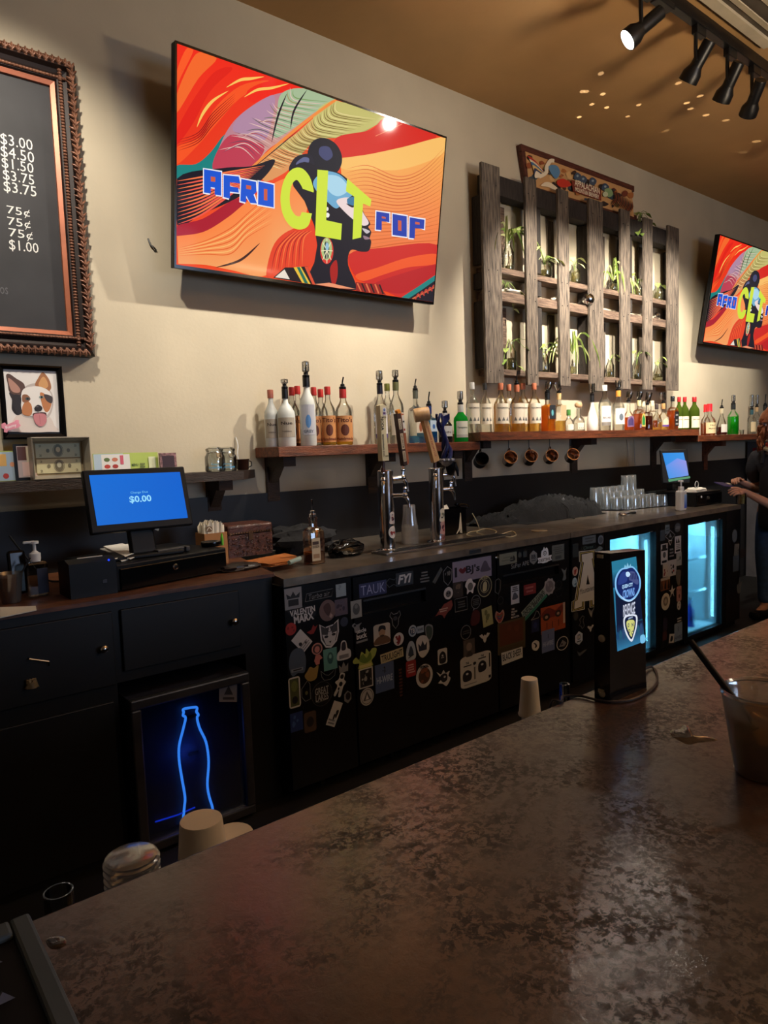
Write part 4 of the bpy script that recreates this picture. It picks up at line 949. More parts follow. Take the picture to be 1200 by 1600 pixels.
# ================================================================ back counter: cabinet, wooden top, coolers
FR = -.886                                                 # front plane of the coolers
CABB = mat('black_cabinet_paint', (8, 8, 10), 0.5, vary=0.15, bump=.02)
cab = thing('black_cabinet', 'black painted cabinet under the wooden counter, with a niche for the neon cooler', 'cabinet', (.3, -.45, 0))
m = MB().bb(-1.2, .765, -.80, -.02, 0, .9645); m.bb(1.285, 1.425, -.80, -.02, 0, .9645); m.bb(.765, 1.285, -.80, -.02, .66, .9645); m.bb(.765, 1.285, -.12, -.02, 0, .66)
m.build('body', CABB, cab)
for (a, b, z0, z1) in ((-.35, .745, .03, .60), (.79, 1.262, .70, .93), (.20, .76, .66, .93), (-.35, .175, .66, .93)):
    MB().box(((a+b)/2, -.808, (z0+z1)/2), (b-a, .014, z1-z0), r=.003).build('drawer_front' if z0 > .5 else 'door', CABB, cab)
for px, py in ((366, 971), (162, 1014)):
    p = atY(px, py, -.83); MB().lathe([(.006, 0), (.006, .012), (.013, .018), (.014, .026), (.008, .031), (.001, .032)], 14, (p.x, -.8155, p.z), Matrix.Rotation(PI/2, 4, 'X')).build('knob', CHROME, cab, True)
p = atY(435, 944, -.81); MB().ball((p.x, -.803, p.z), .006, 8, 6).build('screw', CHROME, cab, True)
a, b = atY(45, 1029, -.82), atY(76, 1033, -.82)
MB().tube([(a.x, -.815, a.z), (a.x, -.826, a.z), (b.x, -.826, b.z), (b.x, -.822, b.z-.015)], .003, 6).build('hook_latch', CHROME, cab, True)
p = atY(50, 1075, -.83)
o = MB().blob((p.x, -.829, p.z), (.017, .011, .026), .4, 4, 3, 14, 10).build('padlock', mat('brass_lump', (110, 92, 62), .6, .1), cab, True)

wt = thing('wooden_counter', 'reddish brown wooden counter top under the near till', 'counter', (.4, -.42, .965))
MB().prism([(-1.2, -.825), (1.424, -.825), (1.60, -.02), (-1.2, -.02)], 0, .015, (1, 0, 0), (0, 1, 0), (0, 0, .965)).build('top', RUST, wt)

# ---- neon bottle cooler in the niche
nc = thing('neon_cooler', 'small glass door cooler with glowing blue neon bottle outline', 'cooler', (1.03, -.5, 0))
DARKBLUE = mat('dark_cooler_lining', (14, 14, 30), .6)
cx_0, cx_1, cz_0, cz_1 = .785, 1.262, .012, .603
m = MB(); m.bb(cx_0, cx_0+.02, -.84, -.2, cz_0, cz_1); m.bb(cx_1-.02, cx_1, -.84, -.2, cz_0, cz_1); m.bb(cx_0+.02, cx_1-.02, -.84, -.2, cz_1-.02, cz_1); m.bb(cx_0+.02, cx_1-.02, -.84, -.2, cz_0, cz_0+.02); m.bb(cx_0+.02, cx_1-.02, -.22, -.2, cz_0+.02, cz_1-.02)
m.build('body', DARKBLUE, nc)
for x in (cx_0+.04, cx_1-.04): MB().lathe([(.015, 0), (.015, .0115)], 10, (x, -.78, 0)).build('foot', BLACKPL, nc)
FRM = mat('grey_cooler_frame', (62, 62, 66), .35, .4)
fw_ = .038
for (a0, a1, c0, c1) in ((cx_0, cx_1, cz_1-fw_, cz_1), (cx_0, cx_1, cz_0, cz_0+fw_), (cx_0, cx_0+fw_, cz_0+fw_, cz_1-fw_), (cx_1-fw_, cx_1, cz_0+fw_, cz_1-fw_)):
    MB().box(((a0+a1)/2, -.856, (c0+c1)/2), (a1-a0, .03, c1-c0), r=.006).build('door_frame', FRM, nc)
MB().bb(cx_0+fw_, cx_1-fw_, -.853, -.849, cz_0+fw_, cz_1-fw_).build('door_glass', glass('cooler_glass', (190, 196, 205), .12), nc)
for z in (.16, .29, .42):
    mm = MB()
    for k in range(7): mm.tube([(cx_0+.022, -.72+k*.08, z), (cx_1-.022, -.72+k*.08, z)], .002, 5)
    mm.build('wire_shelf', CHROME, nc)
NEON = emit('neon_blue', (64, 150, 255), 2.6)
NE = [(282, 1283), (290, 1250), (286, 1222), (280, 1190), (279, 1170), (281, 1148), (289, 1122), (290, 1108), (288, 1118), (286, 1113), (290, 1107), (308, 1105.5), (307, 1111), (310, 1118), (309, 1126), (316, 1148), (322, 1165), (326, 1195), (325, 1228), (330, 1258)]
pts = [atY(x, y, -.80) for x, y in [(284, 1300), (288, 1262), (289, 1245), (284, 1215), (280, 1188), (280, 1165), (286, 1140), (290, 1122), (286, 1118), (287, 1113), (286, 1109), (290, 1107), (305, 1105), (308, 1107), (307, 1112), (310, 1117), (308, 1122), (312, 1138), (322, 1160), (326, 1190), (324, 1225), (327, 1245), (332, 1262), (333, 1280)]]
MB().tube(cr([(p.x, -.80, p.z) for p in pts], 4), .0052, 8).build('neon_tube', NEON, nc, True, label='glowing blue neon tube bent into a bottle outline')
MB().tube([(.87, -.80, .09), (.96, -.80, .085), (1.03, -.8, .09)], .003, 6).build('lower_tube', emit('neon_dim', (20, 60, 230), 1.4), nc, True)
for z in (.3, .45): MB().bb(1.02, 1.06, -.795, -.79, z, z+.012).build('tube_clip', BLACKPL, nc)
MB().bb(cx_0+.022, cx_1-.022, -.785, -.78, cz_0+.022, cz_1-.022).build('neon_backing', mat('glow_blue_backing', (40, 44, 70), .6), nc)  # blue of the neon glow is mixed into the backing colour
A = Art(precrop(prewall(-.8532), 0, 900, 2.857)); A.rect(978, 478, 1058, 562, (120, 120, 126)); A.poly([(1000, 530), (1020, 488), (1040, 530)], (40, 40, 44)); A.rect(995, 540, 1045, 552, (50, 50, 54))
A.build('sticker', nc, wallfn(-.8532))
l = bpy.data.lights.new('neon_glow', 'POINT'); l.energy = .9; l.color = (.05, .16, 1); l.shadow_soft_size = .08
o = bpy.data.objects.new('neon_glow', l); COL.objects.link(o); o.parent = nc; o.location = (-.02, -.325, .32)

# ---- keg cooler (steel top, two stickered doors)
kc = thing('keg_cooler', 'black sticker covered keg cooler with steel top and two doors, carrying the beer towers', 'cooler', (2.4, -.45, 0))
STEELTOP = mat('scratched_steel_top', (166, 154, 140), .28, .76, vary=.16, scale=9, bump=.06, bscale=70)
DOORB = mat('black_cooler_door', (11, 12, 15), .32, vary=.15, bump=.01)
MB().bb(1.43, 3.362, -.85, -.05, .03, .9255).build('body', CABB, kc)
MB().prism([(1.43, FR-.002), (3.368, FR-.002), (3.368, -.02), (1.605, -.02)], .0, .034, (1, 0, 0), (0, 1, 0), (0, 0, .926)).build('steel_top', STEELTOP, kc)
MB().bb(1.43, 1.772, FR, -.851, .05, .922).build('side_panel', DOORB, kc)
def slot_door(x0, x1, z0, z1, sx0, sx1, sz0, sz1):
    m = MB(); m.bb(x0, x1, FR, -.852, z0, sz0); m.bb(x0, x1, FR, -.852, sz1, z1); m.bb(x0, sx0, FR, -.852, sz0, sz1); m.bb(sx1, x1, FR, -.852, sz0, sz1); m.bb(sx0, sx1, -.858, -.852, sz0, sz1)
    d = m.build('door', DOORB, kc)
    MB().bb(sx0, sx1, FR-.004, -.868, sz1-.003, sz1+.005).build('slot_lip', STEEL, d)
    return d
cA = lambda x, y: atY(430+x/4.8, 860+y/4.8, FR); cB = lambda x, y: atY(680+x/4.8, 830+y/4.8, FR); cC = lambda x, y: atY(880+x/3.75, 780+y/3.75, FR)
d1 = slot_door(1.783, 2.722, .05, .915, cA(660, 450).x, cB(125, 400).x-.18, cA(700, 475).z, cA(700, 372).z)
d2 = slot_door(2.732, 3.355, .05, .915, cB(505, 400).x, cB(925, 300).x, cB(700, 372).z, cB(700, 298).z)
for k in range(5): MB().bb(1.6+k*.4, 1.62+k*.4, -.84, -.82, 0, .03).build('foot', BLACKPL, kc)
p = cB(460, 203); MB().lathe([(.012, 0), (.012, .005), (.004, .008), (.001, .008)], 12, (p.x, FR, p.z), Matrix.Rotation(PI/2, 4, 'X')).build('lock', CHROME, d2, True)
a, b = atY(733, 860, FR), atY(751, 858, FR); MB().bb(a.x, b.x, FR-.005, FR-.0025, .933, .953).build('plate', STEEL, kc)

# ---- right back bar cooler with two lit glass doors
rc = thing('glass_door_cooler', 'long back bar cooler with two blue lit glass doors and steel top', 'cooler', (4.5, -.45, 0))
RX1 = 5.56
cav = ((3.775, 4.315), (4.745, 5.262)); CZ0, CZ1 = .06, .872
m = MB(); xs = [3.378, cav[0][0], cav[0][1], cav[1][0], cav[1][1], RX1]
for i in (0, 2, 4): m.bb(xs[i], xs[i+1], -.85, -.05, .0, .9255)
for i in (1, 3): m.bb(xs[i], xs[i+1], -.85, -.05, 0, CZ0); m.bb(xs[i], xs[i+1], -.85, -.05, CZ1, .9255); m.bb(xs[i], xs[i+1], -.12, -.05, CZ0, CZ1)
m.build('body', CABB, rc)
MB().bb(3.374, RX1+.005, FR-.002, -.02, .926, .960).build('steel_top', STEELTOP, rc)
pA = MB().bb(3.38, 3.715, FR, -.851, .05, .922).build('side_panel', DOORB, rc)
pM = MB().bb(4.375, 4.685, FR, -.851, .05, .922).build('middle_panel', DOORB, rc)
pR = MB().bb(5.325, RX1, FR, -.851, .05, .922).build('end_panel', DOORB, rc)
LINING = mat('white_cooler_lining', (196, 208, 214), .5, vary=.04)
ICE = emit('cool_led', (150, 222, 255), 1.0)
for i, (x0, x1) in enumerate(cav):
    m = MB(); e = .004
    m.bb(x0+.0005, x0+e, -.845, -.125, CZ0+e, CZ1-e); m.bb(x1-e, x1-.0005, -.845, -.125, CZ0+e, CZ1-e); m.bb(x0+e, x1-e, -.13, -.1255, CZ0+e, CZ1-e); m.bb(x0+.001, x1-.001, -.845, -.125, CZ0+.0005, CZ0+e); m.bb(x0+.001, x1-.001, -.845, -.125, CZ1-e, CZ1-.0005)
    m.build('lining', LINING, rc)
    MB().bb(x1-.03, x1-.006, -.80, -.775, CZ0+.03, CZ1-.01).build('led_strip', ICE, rc)
    for z in (.33, .58):
        mm = MB()
        mm.bb(x0+.005, x1-.04, -.79, -.784, z-.008, z+.012)
        for k in range(9): mm.tube([(x0+.01+k*(x1-x0-.06)/8, -.78, z), (x0+.01+k*(x1-x0-.06)/8, -.14, z)], .0025, 5)
        mm.bb(x0+.005, x1-.04, -.14, -.134, z-.004, z+.006)
        mm.build('wire_shelf', mat('pale_wire', (190, 214, 224), .3, .3), rc)
    l = bpy.data.lights.new('cooler_lamp', 'AREA'); l.energy = 26.0; l.color = (.25, .72, 1.0); l.shape = 'RECTANGLE'; l.size = .3; l.size_y = .08
    o = bpy.data.objects.new('cooler_lamp', l); COL.objects.link(o); o.parent = rc; o.location = (x1-.2-4.5, -.72+.45, CZ1-.012)
    o.rotation_euler = (.35, 0, 0)
    l = bpy.data.lights.new('cooler_side_lamp', 'AREA'); l.energy = 6.0; l.color = (.25, .72, 1.0); l.shape = 'RECTANGLE'; l.size = .7; l.size_y = .03
    o = bpy.data.objects.new('cooler_side_lamp', l); COL.objects.link(o); o.parent = rc; o.location = (x1-.012-4.5, -.835+.45, .46); o.rotation_euler = Vector((.8, -.6, 0)).to_track_quat('Z', 'X').to_euler()
    # door
    dx0, dx1 = x0-.055, x1+.055
    dr = MB().bb(dx0, dx1, FR, -.8505, CZ1, .922).bb(dx0, dx1, FR, -.8505, .02, CZ0).bb(dx0, x0, FR, -.8505, CZ0, CZ1).bb(x1, dx1, FR, -.8505, CZ0, CZ1).build('door', BLACKPL, rc)
    MB().bb(x0, x1, -.872, -.866, CZ0, CZ1).build('door_glass', glass('door_glass', (225, 235, 238), .10), dr)
    for f_ in (.42, .86):
        MB().box((x0+(x1-x0)*f_, FR-.006, CZ1+.006), (.03, .012, .008), r=.002).build('glint_bit', CHROME, dr)  # chrome bit added for a glint on the door's top edge
# things inside the coolers
BB = mat('blue_bottle', (30, 70, 190), .3)
p = atY(1079, 975, -.76)
t = thing('blue_bottle', 'tall blue bottle standing inside the far lit cooler door, lower left', 'bottle', (p.x, -.76, CZ0+.0045))
o_ = Vector((p.x, -.76, CZ0+.0045))
MB().lathe([(.03, 0), (.032, .005), (.032, .13), (.012, .17), (.012, .2), (.014, .21)], 16, o_).build('body', BB, t, True); MB().lathe([(.015, .205), (.015, .222), (.001, .224)], 12, o_).build('cap', CHROME, t, True)
CAN = liquid('pale_green_bottle', (150, 210, 190), .4)
for k in range(6):
    x = 4.80+k*.065; z = .335+.0085
    o = MB().lathe([(.026, 0), (.028, .004), (.028, .10), (.012, .14), (.011, .175), (.013, .18), (.001, .181)], 12, (x, -.62, z)).build('chilled_bottle', CAN, None, True)
    tag(o, 'pale chilled bottle on the wire shelf of the far lit cooler, %s from the left' % ('first', 'second', 'third', 'fourth', 'fifth', 'sixth')[k], 'bottle', 'chilled bottles in the far cooler')
t = thing('carton', 'small white carton on the top shelf inside the near lit cooler', 'carton', (4.1, -.55, .5885))
MB().box((4.12, -.55, .5915+.075), (.10, .08, .15), r=.004).build('box', mat('white_carton', (205, 205, 200), .6), t)
MB().box((4.12, -.5925, .66), (.07, .002, .06)).build('label', mat('tan_patch', (200, 170, 120), .6), t)

# ---- stickers, each its own print on the panel it sticks to
STN = [0]
def sticker(crop, panel, cx, cy, w, h, kind, col, rot=0, det=None, label=None, seed=0):
    fn = {'A': cA, 'B': cB, 'C': cC}[crop]
    c = fn(cx, cy); sx = (fn(cx+w/2, cy-w/2*-.0).x-fn(cx-w/2, cy).x)/w; sz = (fn(cx, cy-h/2).z-fn(cx, cy+h/2).z)/h
    A = Art(); hw, hh = w*sx/2, h*sz/2; rr = random.Random(int(cx*7+cy)); dk = tuple(int(v*.28) for v in col)
    if kind == 'r': A.rect(-hw, -hh, hw, hh, col)
    elif kind == 'rr':
        q = .35; P = []
        for (sx_, sy_) in ((1, 1), (-1, 1), (-1, -1), (1, -1)):
            for k in range(4):
                a = {(1, 1): 0, (-1, 1): PI/2, (-1, -1): PI, (1, -1): 1.5*PI}[(sx_, sy_)]+k*PI/6; P.append((sx_*hw*(1-q)+hw*q*math.cos(a), sy_*hh*(1-q*.6)+hh*q*.6*math.sin(a)))
        A.poly(P, col)
    elif kind == 'e': A.ell(0, 0, hw, hh, col)
    elif kind == 'o': A.ring(0, 0, hw, hh, hw*.12, col)
    elif kind == 'hex': A.poly([(hw*math.sin(k*PI/3), hh*math.cos(k*PI/3)) for k in range(6)], col)
    elif kind == 'p': A.poly([(x*hw, y*hh) for x, y in det], col)
    elif kind == 'pc': A.curve([(x*hw, y*hh) for x, y in det], col, 4)
    for d in (det or []) if kind not in ('p', 'pc') else []:
        k = d[0]
        if k == 't': A.text(d[1], d[2]*hw, d[3]*hh, d[4]*2*hh, d[5], d[6]*2*hw, bold=d[7] if len(d) > 7 else .01, shear=d[8] if len(d) > 8 else 0)
        elif k == 'e': A.ell(d[1]*hw, d[2]*hh, d[3]*hw, d[4]*hh, d[5])
        elif k == 'o': A.ring(d[1]*hw, d[2]*hh, d[3]*hw, d[4]*hh, d[5]*hw, d[6])
        elif k == 'r': A.rect(d[1]*hw, d[2]*hh, d[3]*hw, d[4]*hh, d[5])
        elif k == 'p': A.poly([(x*hw, y*hh) for x, y in d[1]], d[2])
        elif k == 'c': A.curve([(x*hw, y*hh) for x, y in d[1]], d[2], 4)
        elif k == 's': A.stroke([(x*hw, y*hh) for x, y in d[1]], d[2]*hw, d[3], False)
        elif k == 'out':                        # white border ring drawn as strokes round an outline
            P = d[1]+[d[1][0]]; A.stroke([(x*hw, y*hh) for x, y in P], d[2]*hw, d[3], False, smooth=False)
        elif k == 'blot':
            for j in range(d[1]):
                x, y = rr.uniform(-.55, .55)*hw, rr.uniform(-.6, .6)*hh; r_ = rr.uniform(.12, .32)
                A.curve([(x+r_*hw*math.cos(a)*rr.uniform(.6, 1.2), y+r_*hh*math.sin(a)*rr.uniform(.6, 1.2)) for a in (0, 1.2, 2.5, 3.8, 5)], d[2], 3)
        elif k == 'lines':
            for j in range(d[1]):
                y = d[2]-(j+.5)*(d[2]-d[3])/d[1]; A.rect(-hw*rr.uniform(.5, .8), (y-.25*(d[2]-d[3])/d[1])*hh, hw*rr.uniform(.5, .8), (y+.25*(d[2]-d[3])/d[1])*hh, d[4])
    ca, sa = math.cos(rot), math.sin(rot)
    STN[0] += 1; yo = FR-.0003-STN[0]*.00002
    A.build('sticker', panel, lambda x, z, e: (c.x+x*ca-z*sa, yo-e, c.z+x*sa+z*ca), eps=.00012, label=label)
W_, G_, D_ = (186, 186, 190), (120, 122, 126), (26, 26, 30)
sp_ = kc.children[2] if False else [o for o in kc.children if o.name.startswith('side_panel')][0]
CAT = [(-1, .9), (-.45, .6), (.4, .7), (.95, 1.0), (.95, .1), (.7, -.6), (.1, -1), (-.45, -.9), (-.9, -.3)]
CROWN = [(-.9, -.9), (-1, .6), (-.45, 0), (0, 1), (.45, 0), (1, .6), (.9, -.9)]
NC = [(-1, -.5), (-.7, -.1), (-.3, .3), (0, .7), (.9, 1), (1, .4), (.8, -.1), (.45, -.3), (.2, -.6), (0, -1), (-.2, -.55), (-.6, -.4)]
BAT = [(-1, .7), (-.5, .9), (-.2, .4), (0, .7), (.2, .4), (.5, .9), (1, .7), (.7, .2), (.35, -.1), (.25, -.6), (0, -1), (-.25, -.6), (-.35, -.1), (-.7, .2)]
STK = [
 ('A', sp_, 135, 360, 130, 160, 'r', (132, 132, 136), 0, [('r', -.6, -.7, .6, -.1, D_), ('p', [(-.7, .0), (-.8, .5), (-.3, .2), (0, .65), (.3, .2), (.8, .5), (.7, .0)], D_)]),
 ('A', sp_, 330, 335, 212, 62, 'none', W_, .02, [('out', [(-1, -.9), (-.88, .9), (1, .9), (.88, -.9)], .025, G_), ('t', 'Turbo air', 0, 0, .6, G_, .75, .0, .2)]),
 ('A', sp_, 493, 298, 76, 96, 'r', (140, 156, 166), 0, [('blot', 3, (120, 136, 146))]),
 ('A', sp_, 200, 480, 214, 118, 'p', D_, 0, [(-1, .75), (1, .95), (1, -.45), (-.3, -1)], ), ('A', sp_, 205, 455, 200, 50, 'none', W_, .03, [('t', 'VALENTIN', 0, 0, .9, W_, .95, .03)]), ('A', sp_, 215, 505, 160, 62, 'none', W_, .05, [('t', 'MARX', 0, 0, .95, W_, .95, .04)]),
 ('A', sp_, 393, 450, 126, 162, 'e', (104, 86, 86), 0, [('blot', 5, (150, 134, 130)), ('c', [(-.5, .4), (.1, .7), (.4, .1), (.1, -.5), (-.3, -.2)], (70, 50, 50))]),
 ('A', sp_, 495, 425, 96, 122, 'r', (88, 78, 92), 0, [('blot', 6, (60, 52, 66))]), ('A', sp_, 517, 535, 60, 72, 'e', (46, 54, 74)), ('A', sp_, 117, 590, 84, 94, 'e', (150, 44, 40), 0, [('blot', 3, (110, 30, 28))]),
 ('A', sp_, 278, 590, 84, 80, 'p', (130, 40, 36), 0, [(-1, -.4), (-.2, -.1), (.2, .8), (.5, .3), (1, .6), (.6, -.2), (.2, -.9), (-.4, -.9)]),
 ('A', sp_, 200, 680, 96, 152, 'r', W_, .72, [('blot', 3, D_), ('lines', 3, -.2, -.9, G_)]),
 ('A', sp_, 408, 630, 150, 204, 'none', W_, 0, [('p', CAT, W_), ('p', [(x*.86, y*.86) for x, y in CAT], (60, 60, 64)), ('p', [(-.75, .1), (-.2, .0), (0, .6), (.25, .05), (.75, .15), (.5, -.6), (.1, -.85), (-.4, -.7)], (176, 176, 180)), ('e', -.35, -.12, .2, .1, D_), ('e', .4, -.05, .2, .1, D_), ('p', [(-.1, -.5), (.15, -.48), (.03, -.65)], D_), ('s', [(-.5, .7), (0, .2), (.5, .8)], .05, D_)]),
 ('A', sp_, 165, 835, 134, 204, 'pc', (72, 84, 100), 0, [(-.6, -1), (-.95, -.2), (-.7, .7), (0, 1), (.7, .8), (1, 0), (.75, -.9), (0, -.85)]), ('A', sp_, 165, 895, 90, 24, 'r', (120, 126, 136), 0, [('lines', 1, .8, -.8, D_)]),
 ('A', sp_, 315, 775, 86, 164, 'none', W_, 0, [('e', 0, .45, .95, .55, (170, 120, 112)), ('e', 0, .45, .75, .42, (70, 50, 50)), ('e', 0, .4, .45, .3, (186, 120, 110)), ('p', [(-.6, -.6), (-.3, -.1), (.4, -.1), (.9, -.5), (.4, -.6), (.3, -1), (-.3, -1)], (176, 110, 104))]),
 ('A', sp_, 413, 815, 102, 162, 'r', (88, 140, 134), .0, [('e', 0, .1, .45, .55, (50, 90, 90)), ('e', 0, .25, .2, .2, (120, 160, 150))]),
 ('A', sp_, 513, 745, 102, 142, 'none', W_, 0, [('c', [(-.9, -1), (-.95, -.3), (-.5, .1), (-.35, .8), (0, 1), (.4, .8), (.55, .1), (1, -.2), (.9, -1)], W_), ('c', [(-.3, 0), (-.25, .7), (.05, .85), (.3, .7), (.3, 0)], (40, 34, 40)), ('r', -.7, -.9, .7, -.5, (120, 120, 124))]),
 ('A', sp_, 513, 875, 72, 82, 'p', G_, 0, CROWN),
 ('A', sp_, 275, 920, 112, 112, 'pc', (146, 122, 66), 0, [(-1, -.2), (-.6, .4), (-.2, .9), (.3, .6), (.9, .9), (.8, 0), (.5, -.9), (-.4, -1)]),
 ('A', sp_, 400, 932, 114, 84, 'none', W_, 0, [('out', [(-1, 1), (-.4, .1), (0, -.1), (.5, .3), (1, .9), (.8, -.4), (.2, -.9), (-.6, -.8), (-.9, -.1)], .05, G_)]),
 ('A', sp_, 485, 1010, 92, 176, 'none', W_, -.3, [('c', [(-.4, .5), (-.3, 1), (.4, 1), (.5, .5), (.9, .3), (.6, -.1), (.5, -.9), (.1, -.95), (0, -.4), (-.4, -.95), (-.7, -.8), (-.4, -.1), (-.9, .2)], W_), ('e', .05, .72, .3, .2, D_), ('e', .1, .1, .3, .2, D_), ('e', -.1, -.3, .15, .12, D_)]),
 ('A', sp_, 145, 1065, 88, 232, 'rr', W_, 0, [('r', -.78, -.9, .78, .9, (74, 82, 52)), ('e', 0, -.5, .5, .25, D_), ('e', 0, .4, .55, .35, (100, 110, 60))]),
 ('A', sp_, 230, 1055, 72, 152, 'none', W_, 0, [('out', [(-.9, .3), (.4, 1), (.9, .6), (.9, -.9), (-.2, -1), (-.9, -.5)], .1, G_), ('e', .1, -.2, .3, .2, (90, 90, 60))]),
 ('A', sp_, 350, 1075, 156, 184, 'none', W_, 0, [('e', 0, 0, .98, .98, (10, 10, 14)), ('o', 0, 0, 1, 1, .03, (80, 80, 84)), ('t', 'GREAT', 0, .28, .28, (150, 150, 152), 1.1*.6, .02), ('t', 'LAKES', 0, -.28, .28, (150, 150, 152), .62, .02), ('s', [(-.5, -.62), (.5, -.55)], .03, G_)]),
 ('A', sp_, 543, 1098, 62, 96, 'hex', G_, 0, [('e', .1, .1, .6, .6, D_)]), ('A', sp_, 160, 1285, 96, 142, 'r', (30, 50, 110), 0, [('blot', 3, (60, 90, 150))]), ('A', sp_, 262, 1285, 92, 152, 'rr', (80, 62, 52), 0, [('e', 0, 0, .6, .5, D_)]),
 ('A', sp_, 443, 1225, 72, 182, 'r', W_, -.48, [('blot', 3, D_), ('lines', 2, -.4, -.9, G_)]),
 ('A', d1, 733, 288, 206, 104, 'r', (46, 54, 96), 0, [('t', 'TAUK', 0, 0, .7, (140, 150, 190), .88, -.005)]), ('A', d1, 970, 212, 130, 100, 'r', (44, 52, 62), 0, [('t', 'FYI', 0, 0, .68, (180, 184, 190), .8, .04, .25)]),
 ('A', d1, 870, 243, 86, 74, 'none', W_, 0, [('out', [(-1, .2), (-.3, .9), (.5, .5), (1, .9), (.8, 0), (1, -.8), (.4, -.4), (-.4, -.8)], .06, (90, 100, 110))]), ('A', d1, 1120, 198, 92, 100, 'none', W_, 0, [('lines', 4, .9, -.9, (96, 100, 104))]),
 ('A', d1, 607, 440, 82, 132, 'r', (136, 140, 140), 0, [('e', 0, .0, .65, .65, (70, 76, 80)), ('e', 0, .3, .3, .25, (110, 114, 116))]),
 ('A', d1, 900, 522, 82, 128, 'none', W_, 0, [('out', [(-1, .6), (-.7, 1), (-.3, .7), (.4, .75), (.8, 1), (1, .5), (.6, .1), (.5, -.6), (0, -1), (-.5, -.5), (-.6, .2)], .1, G_), ('e', 0, .2, .4, .25, (60, 60, 64))]),
 ('A', d1, 612, 580, 74, 76, 'none', W_, 0, [('c', [(-1, .6), (-.5, 1), (0, .6), (1, .8), (.5, .2), (.6, -.7), (-.4, -.9), (-.6, 0)], G_), ('e', -.4, .5, .25, .25, D_)]), ('A', d1, 645, 600, 80, 40, 'none', W_, .05, [('t', 'uncle', 0, 0, .8, W_, .9, .03)]), ('A', d1, 648, 640, 86, 44, 'none', W_, .05, [('t', 'buck', 0, 0, .9, W_, .9, .03)]), ('A', d1, 650, 680, 86, 16, 'r', G_, .05),
 ('A', d1, 800, 628, 126, 158, 'rr', (176, 168, 158), 0, [('c', [(-.9, -.9), (-.8, -.4), (0, -.1), (.8, -.4), (.9, -.9)], (96, 70, 50)), ('e', 0, .2, .4, .45, (150, 120, 96)), ('c', [(-.4, .3), (-.35, .75), (0, .85), (.4, .7), (.42, .3), (0, .5)], D_), ('e', 0, -.15, .25, .1, (60, 44, 36))]),
 ('A', d1, 925, 665, 78, 98, 'e', W_, 0, [('blot', 4, (130, 40, 40)), ('c', [(-.3, -.8), (0, .6), (.4, .2), (.2, -.6)], (120, 36, 40))]),
 ('A', d1, 1030, 603, 62, 88, 'e', (150, 166, 186), 0, [('e', 0, 0, .7, .7, (60, 76, 100)), ('t', 'TB', 0, 0, .4, W_, .5, .02)]), ('A', d1, 1088, 592, 52, 52, 'r', (140, 156, 176), 0, [('t', 'WARE', 0, 0, .4, D_, .8, .01)]),
 ('A', d1, 1152, 615, 62, 128, 'none', W_, 0, [('c', [(-.9, .7), (-.3, 1), (.4, .9), (.95, .6), (.9, -.4), (.2, -1), (-.6, -.6)], G_), ('c', [(-.7, .55), (-.2, .8), (.7, .5), (.7, -.35), (.15, -.8), (-.45, -.5)], (56, 70, 66))]),
 ('A', d1, 1103, 720, 102, 168, 'pc', W_, 0, [(-.9, .5), (-.2, 1), (.8, .7), (1, -.4), (.2, -1), (-.5, -.7)]), ('A', d1, 1105, 715, 66, 80, 'p', (40, 44, 60), 0, CROWN),
 ('A', d1, 1017, 750, 70, 140, 'none', W_, 0, [('c', [(-.9, -1), (-1, 0), (-.5, .8), (0, 1), (.6, .8), (1, 0), (.9, -.95)], (160, 170, 186)), ('c', [(-.6, -.35), (0, .5), (.55, -.3), (.2, -.6), (-.3, -.6)], (50, 60, 76)), ('s', [(-.6, -.75), (.6, -.5)], .15, D_)]),
 ('A', d1, 675, 815, 186, 152, 'none', W_, 0, [('c', [(-1, .1), (-.75, .4), (-.5, .1), (-.3, .8), (0, .5), (.1, 1), (.35, .6), (.6, .9), (.95, .75), (.8, .1), (.5, -.3), (.6, -.8), (0, -.95), (-.6, -.8), (-.5, -.3), (-.9, -.2)], (150, 162, 78)), ('c', [(-.5, .0), (-.2, .6), (.1, .1), (.4, .6), (.5, -.1), (0, -.4)], (96, 120, 50)), ('r', -.5, -.8, .5, -.5, (190, 184, 120))]),
 ('A', d1, 875, 788, 172, 72, 'r', (176, 166, 134), .07, [('t', 'TRULIGHT', 0, 0, .68, (20, 20, 20), .92, .015)]),
 ('A', d1, 680, 955, 106, 148, 'r', W_, 0, [('r', -.85, -.88, .85, .88, (40, 40, 42)), ('blot', 8, (150, 150, 150)), ('blot', 6, D_)]),
 ('A', d1, 820, 950, 142, 212, 'r', (72, 90, 134), 0, [('t', 'HI-WIRE', 0, -.12, .24, (160, 176, 206), .85, .02), ('s', [(0, .3), (.05, .65)], .07, D_), ('s', [(-.25, .5), (0, .45), (.2, .4)], .05, D_), ('e', .0, .7, .08, .06, D_)]),
 ('A', d1, 940, 990, 34, 230, 'none', W_, 0, [('lines', 9, .95, -.95, (92, 56, 50))]), ('A', d1, 1018, 885, 76, 122, 'rr', (140, 40, 46), 0, [('lines', 4, .6, -.6, (190, 150, 150))]),
 ('A', d1, 1118, 940, 126, 178, 'e', W_, 0, [('e', 0, 0, .72, .68, (70, 46, 36)), ('blot', 4, (120, 70, 50)), ('t', 'PRIMAL', 0, .78, .14, D_, .55, .03)]),
 ('A', d1, 688, 1097, 102, 132, 'none', W_, 0, [('e', 0, 0, 1, 1, (170, 170, 174)), ('o', 0, 0, .85, .85, .06, D_), ('p', [(-.6, -.4), (0, .65), (.6, -.4)], (70, 70, 74)), ('p', [(-.25, -.3), (0, .3), (.25, -.3)], W_)]),
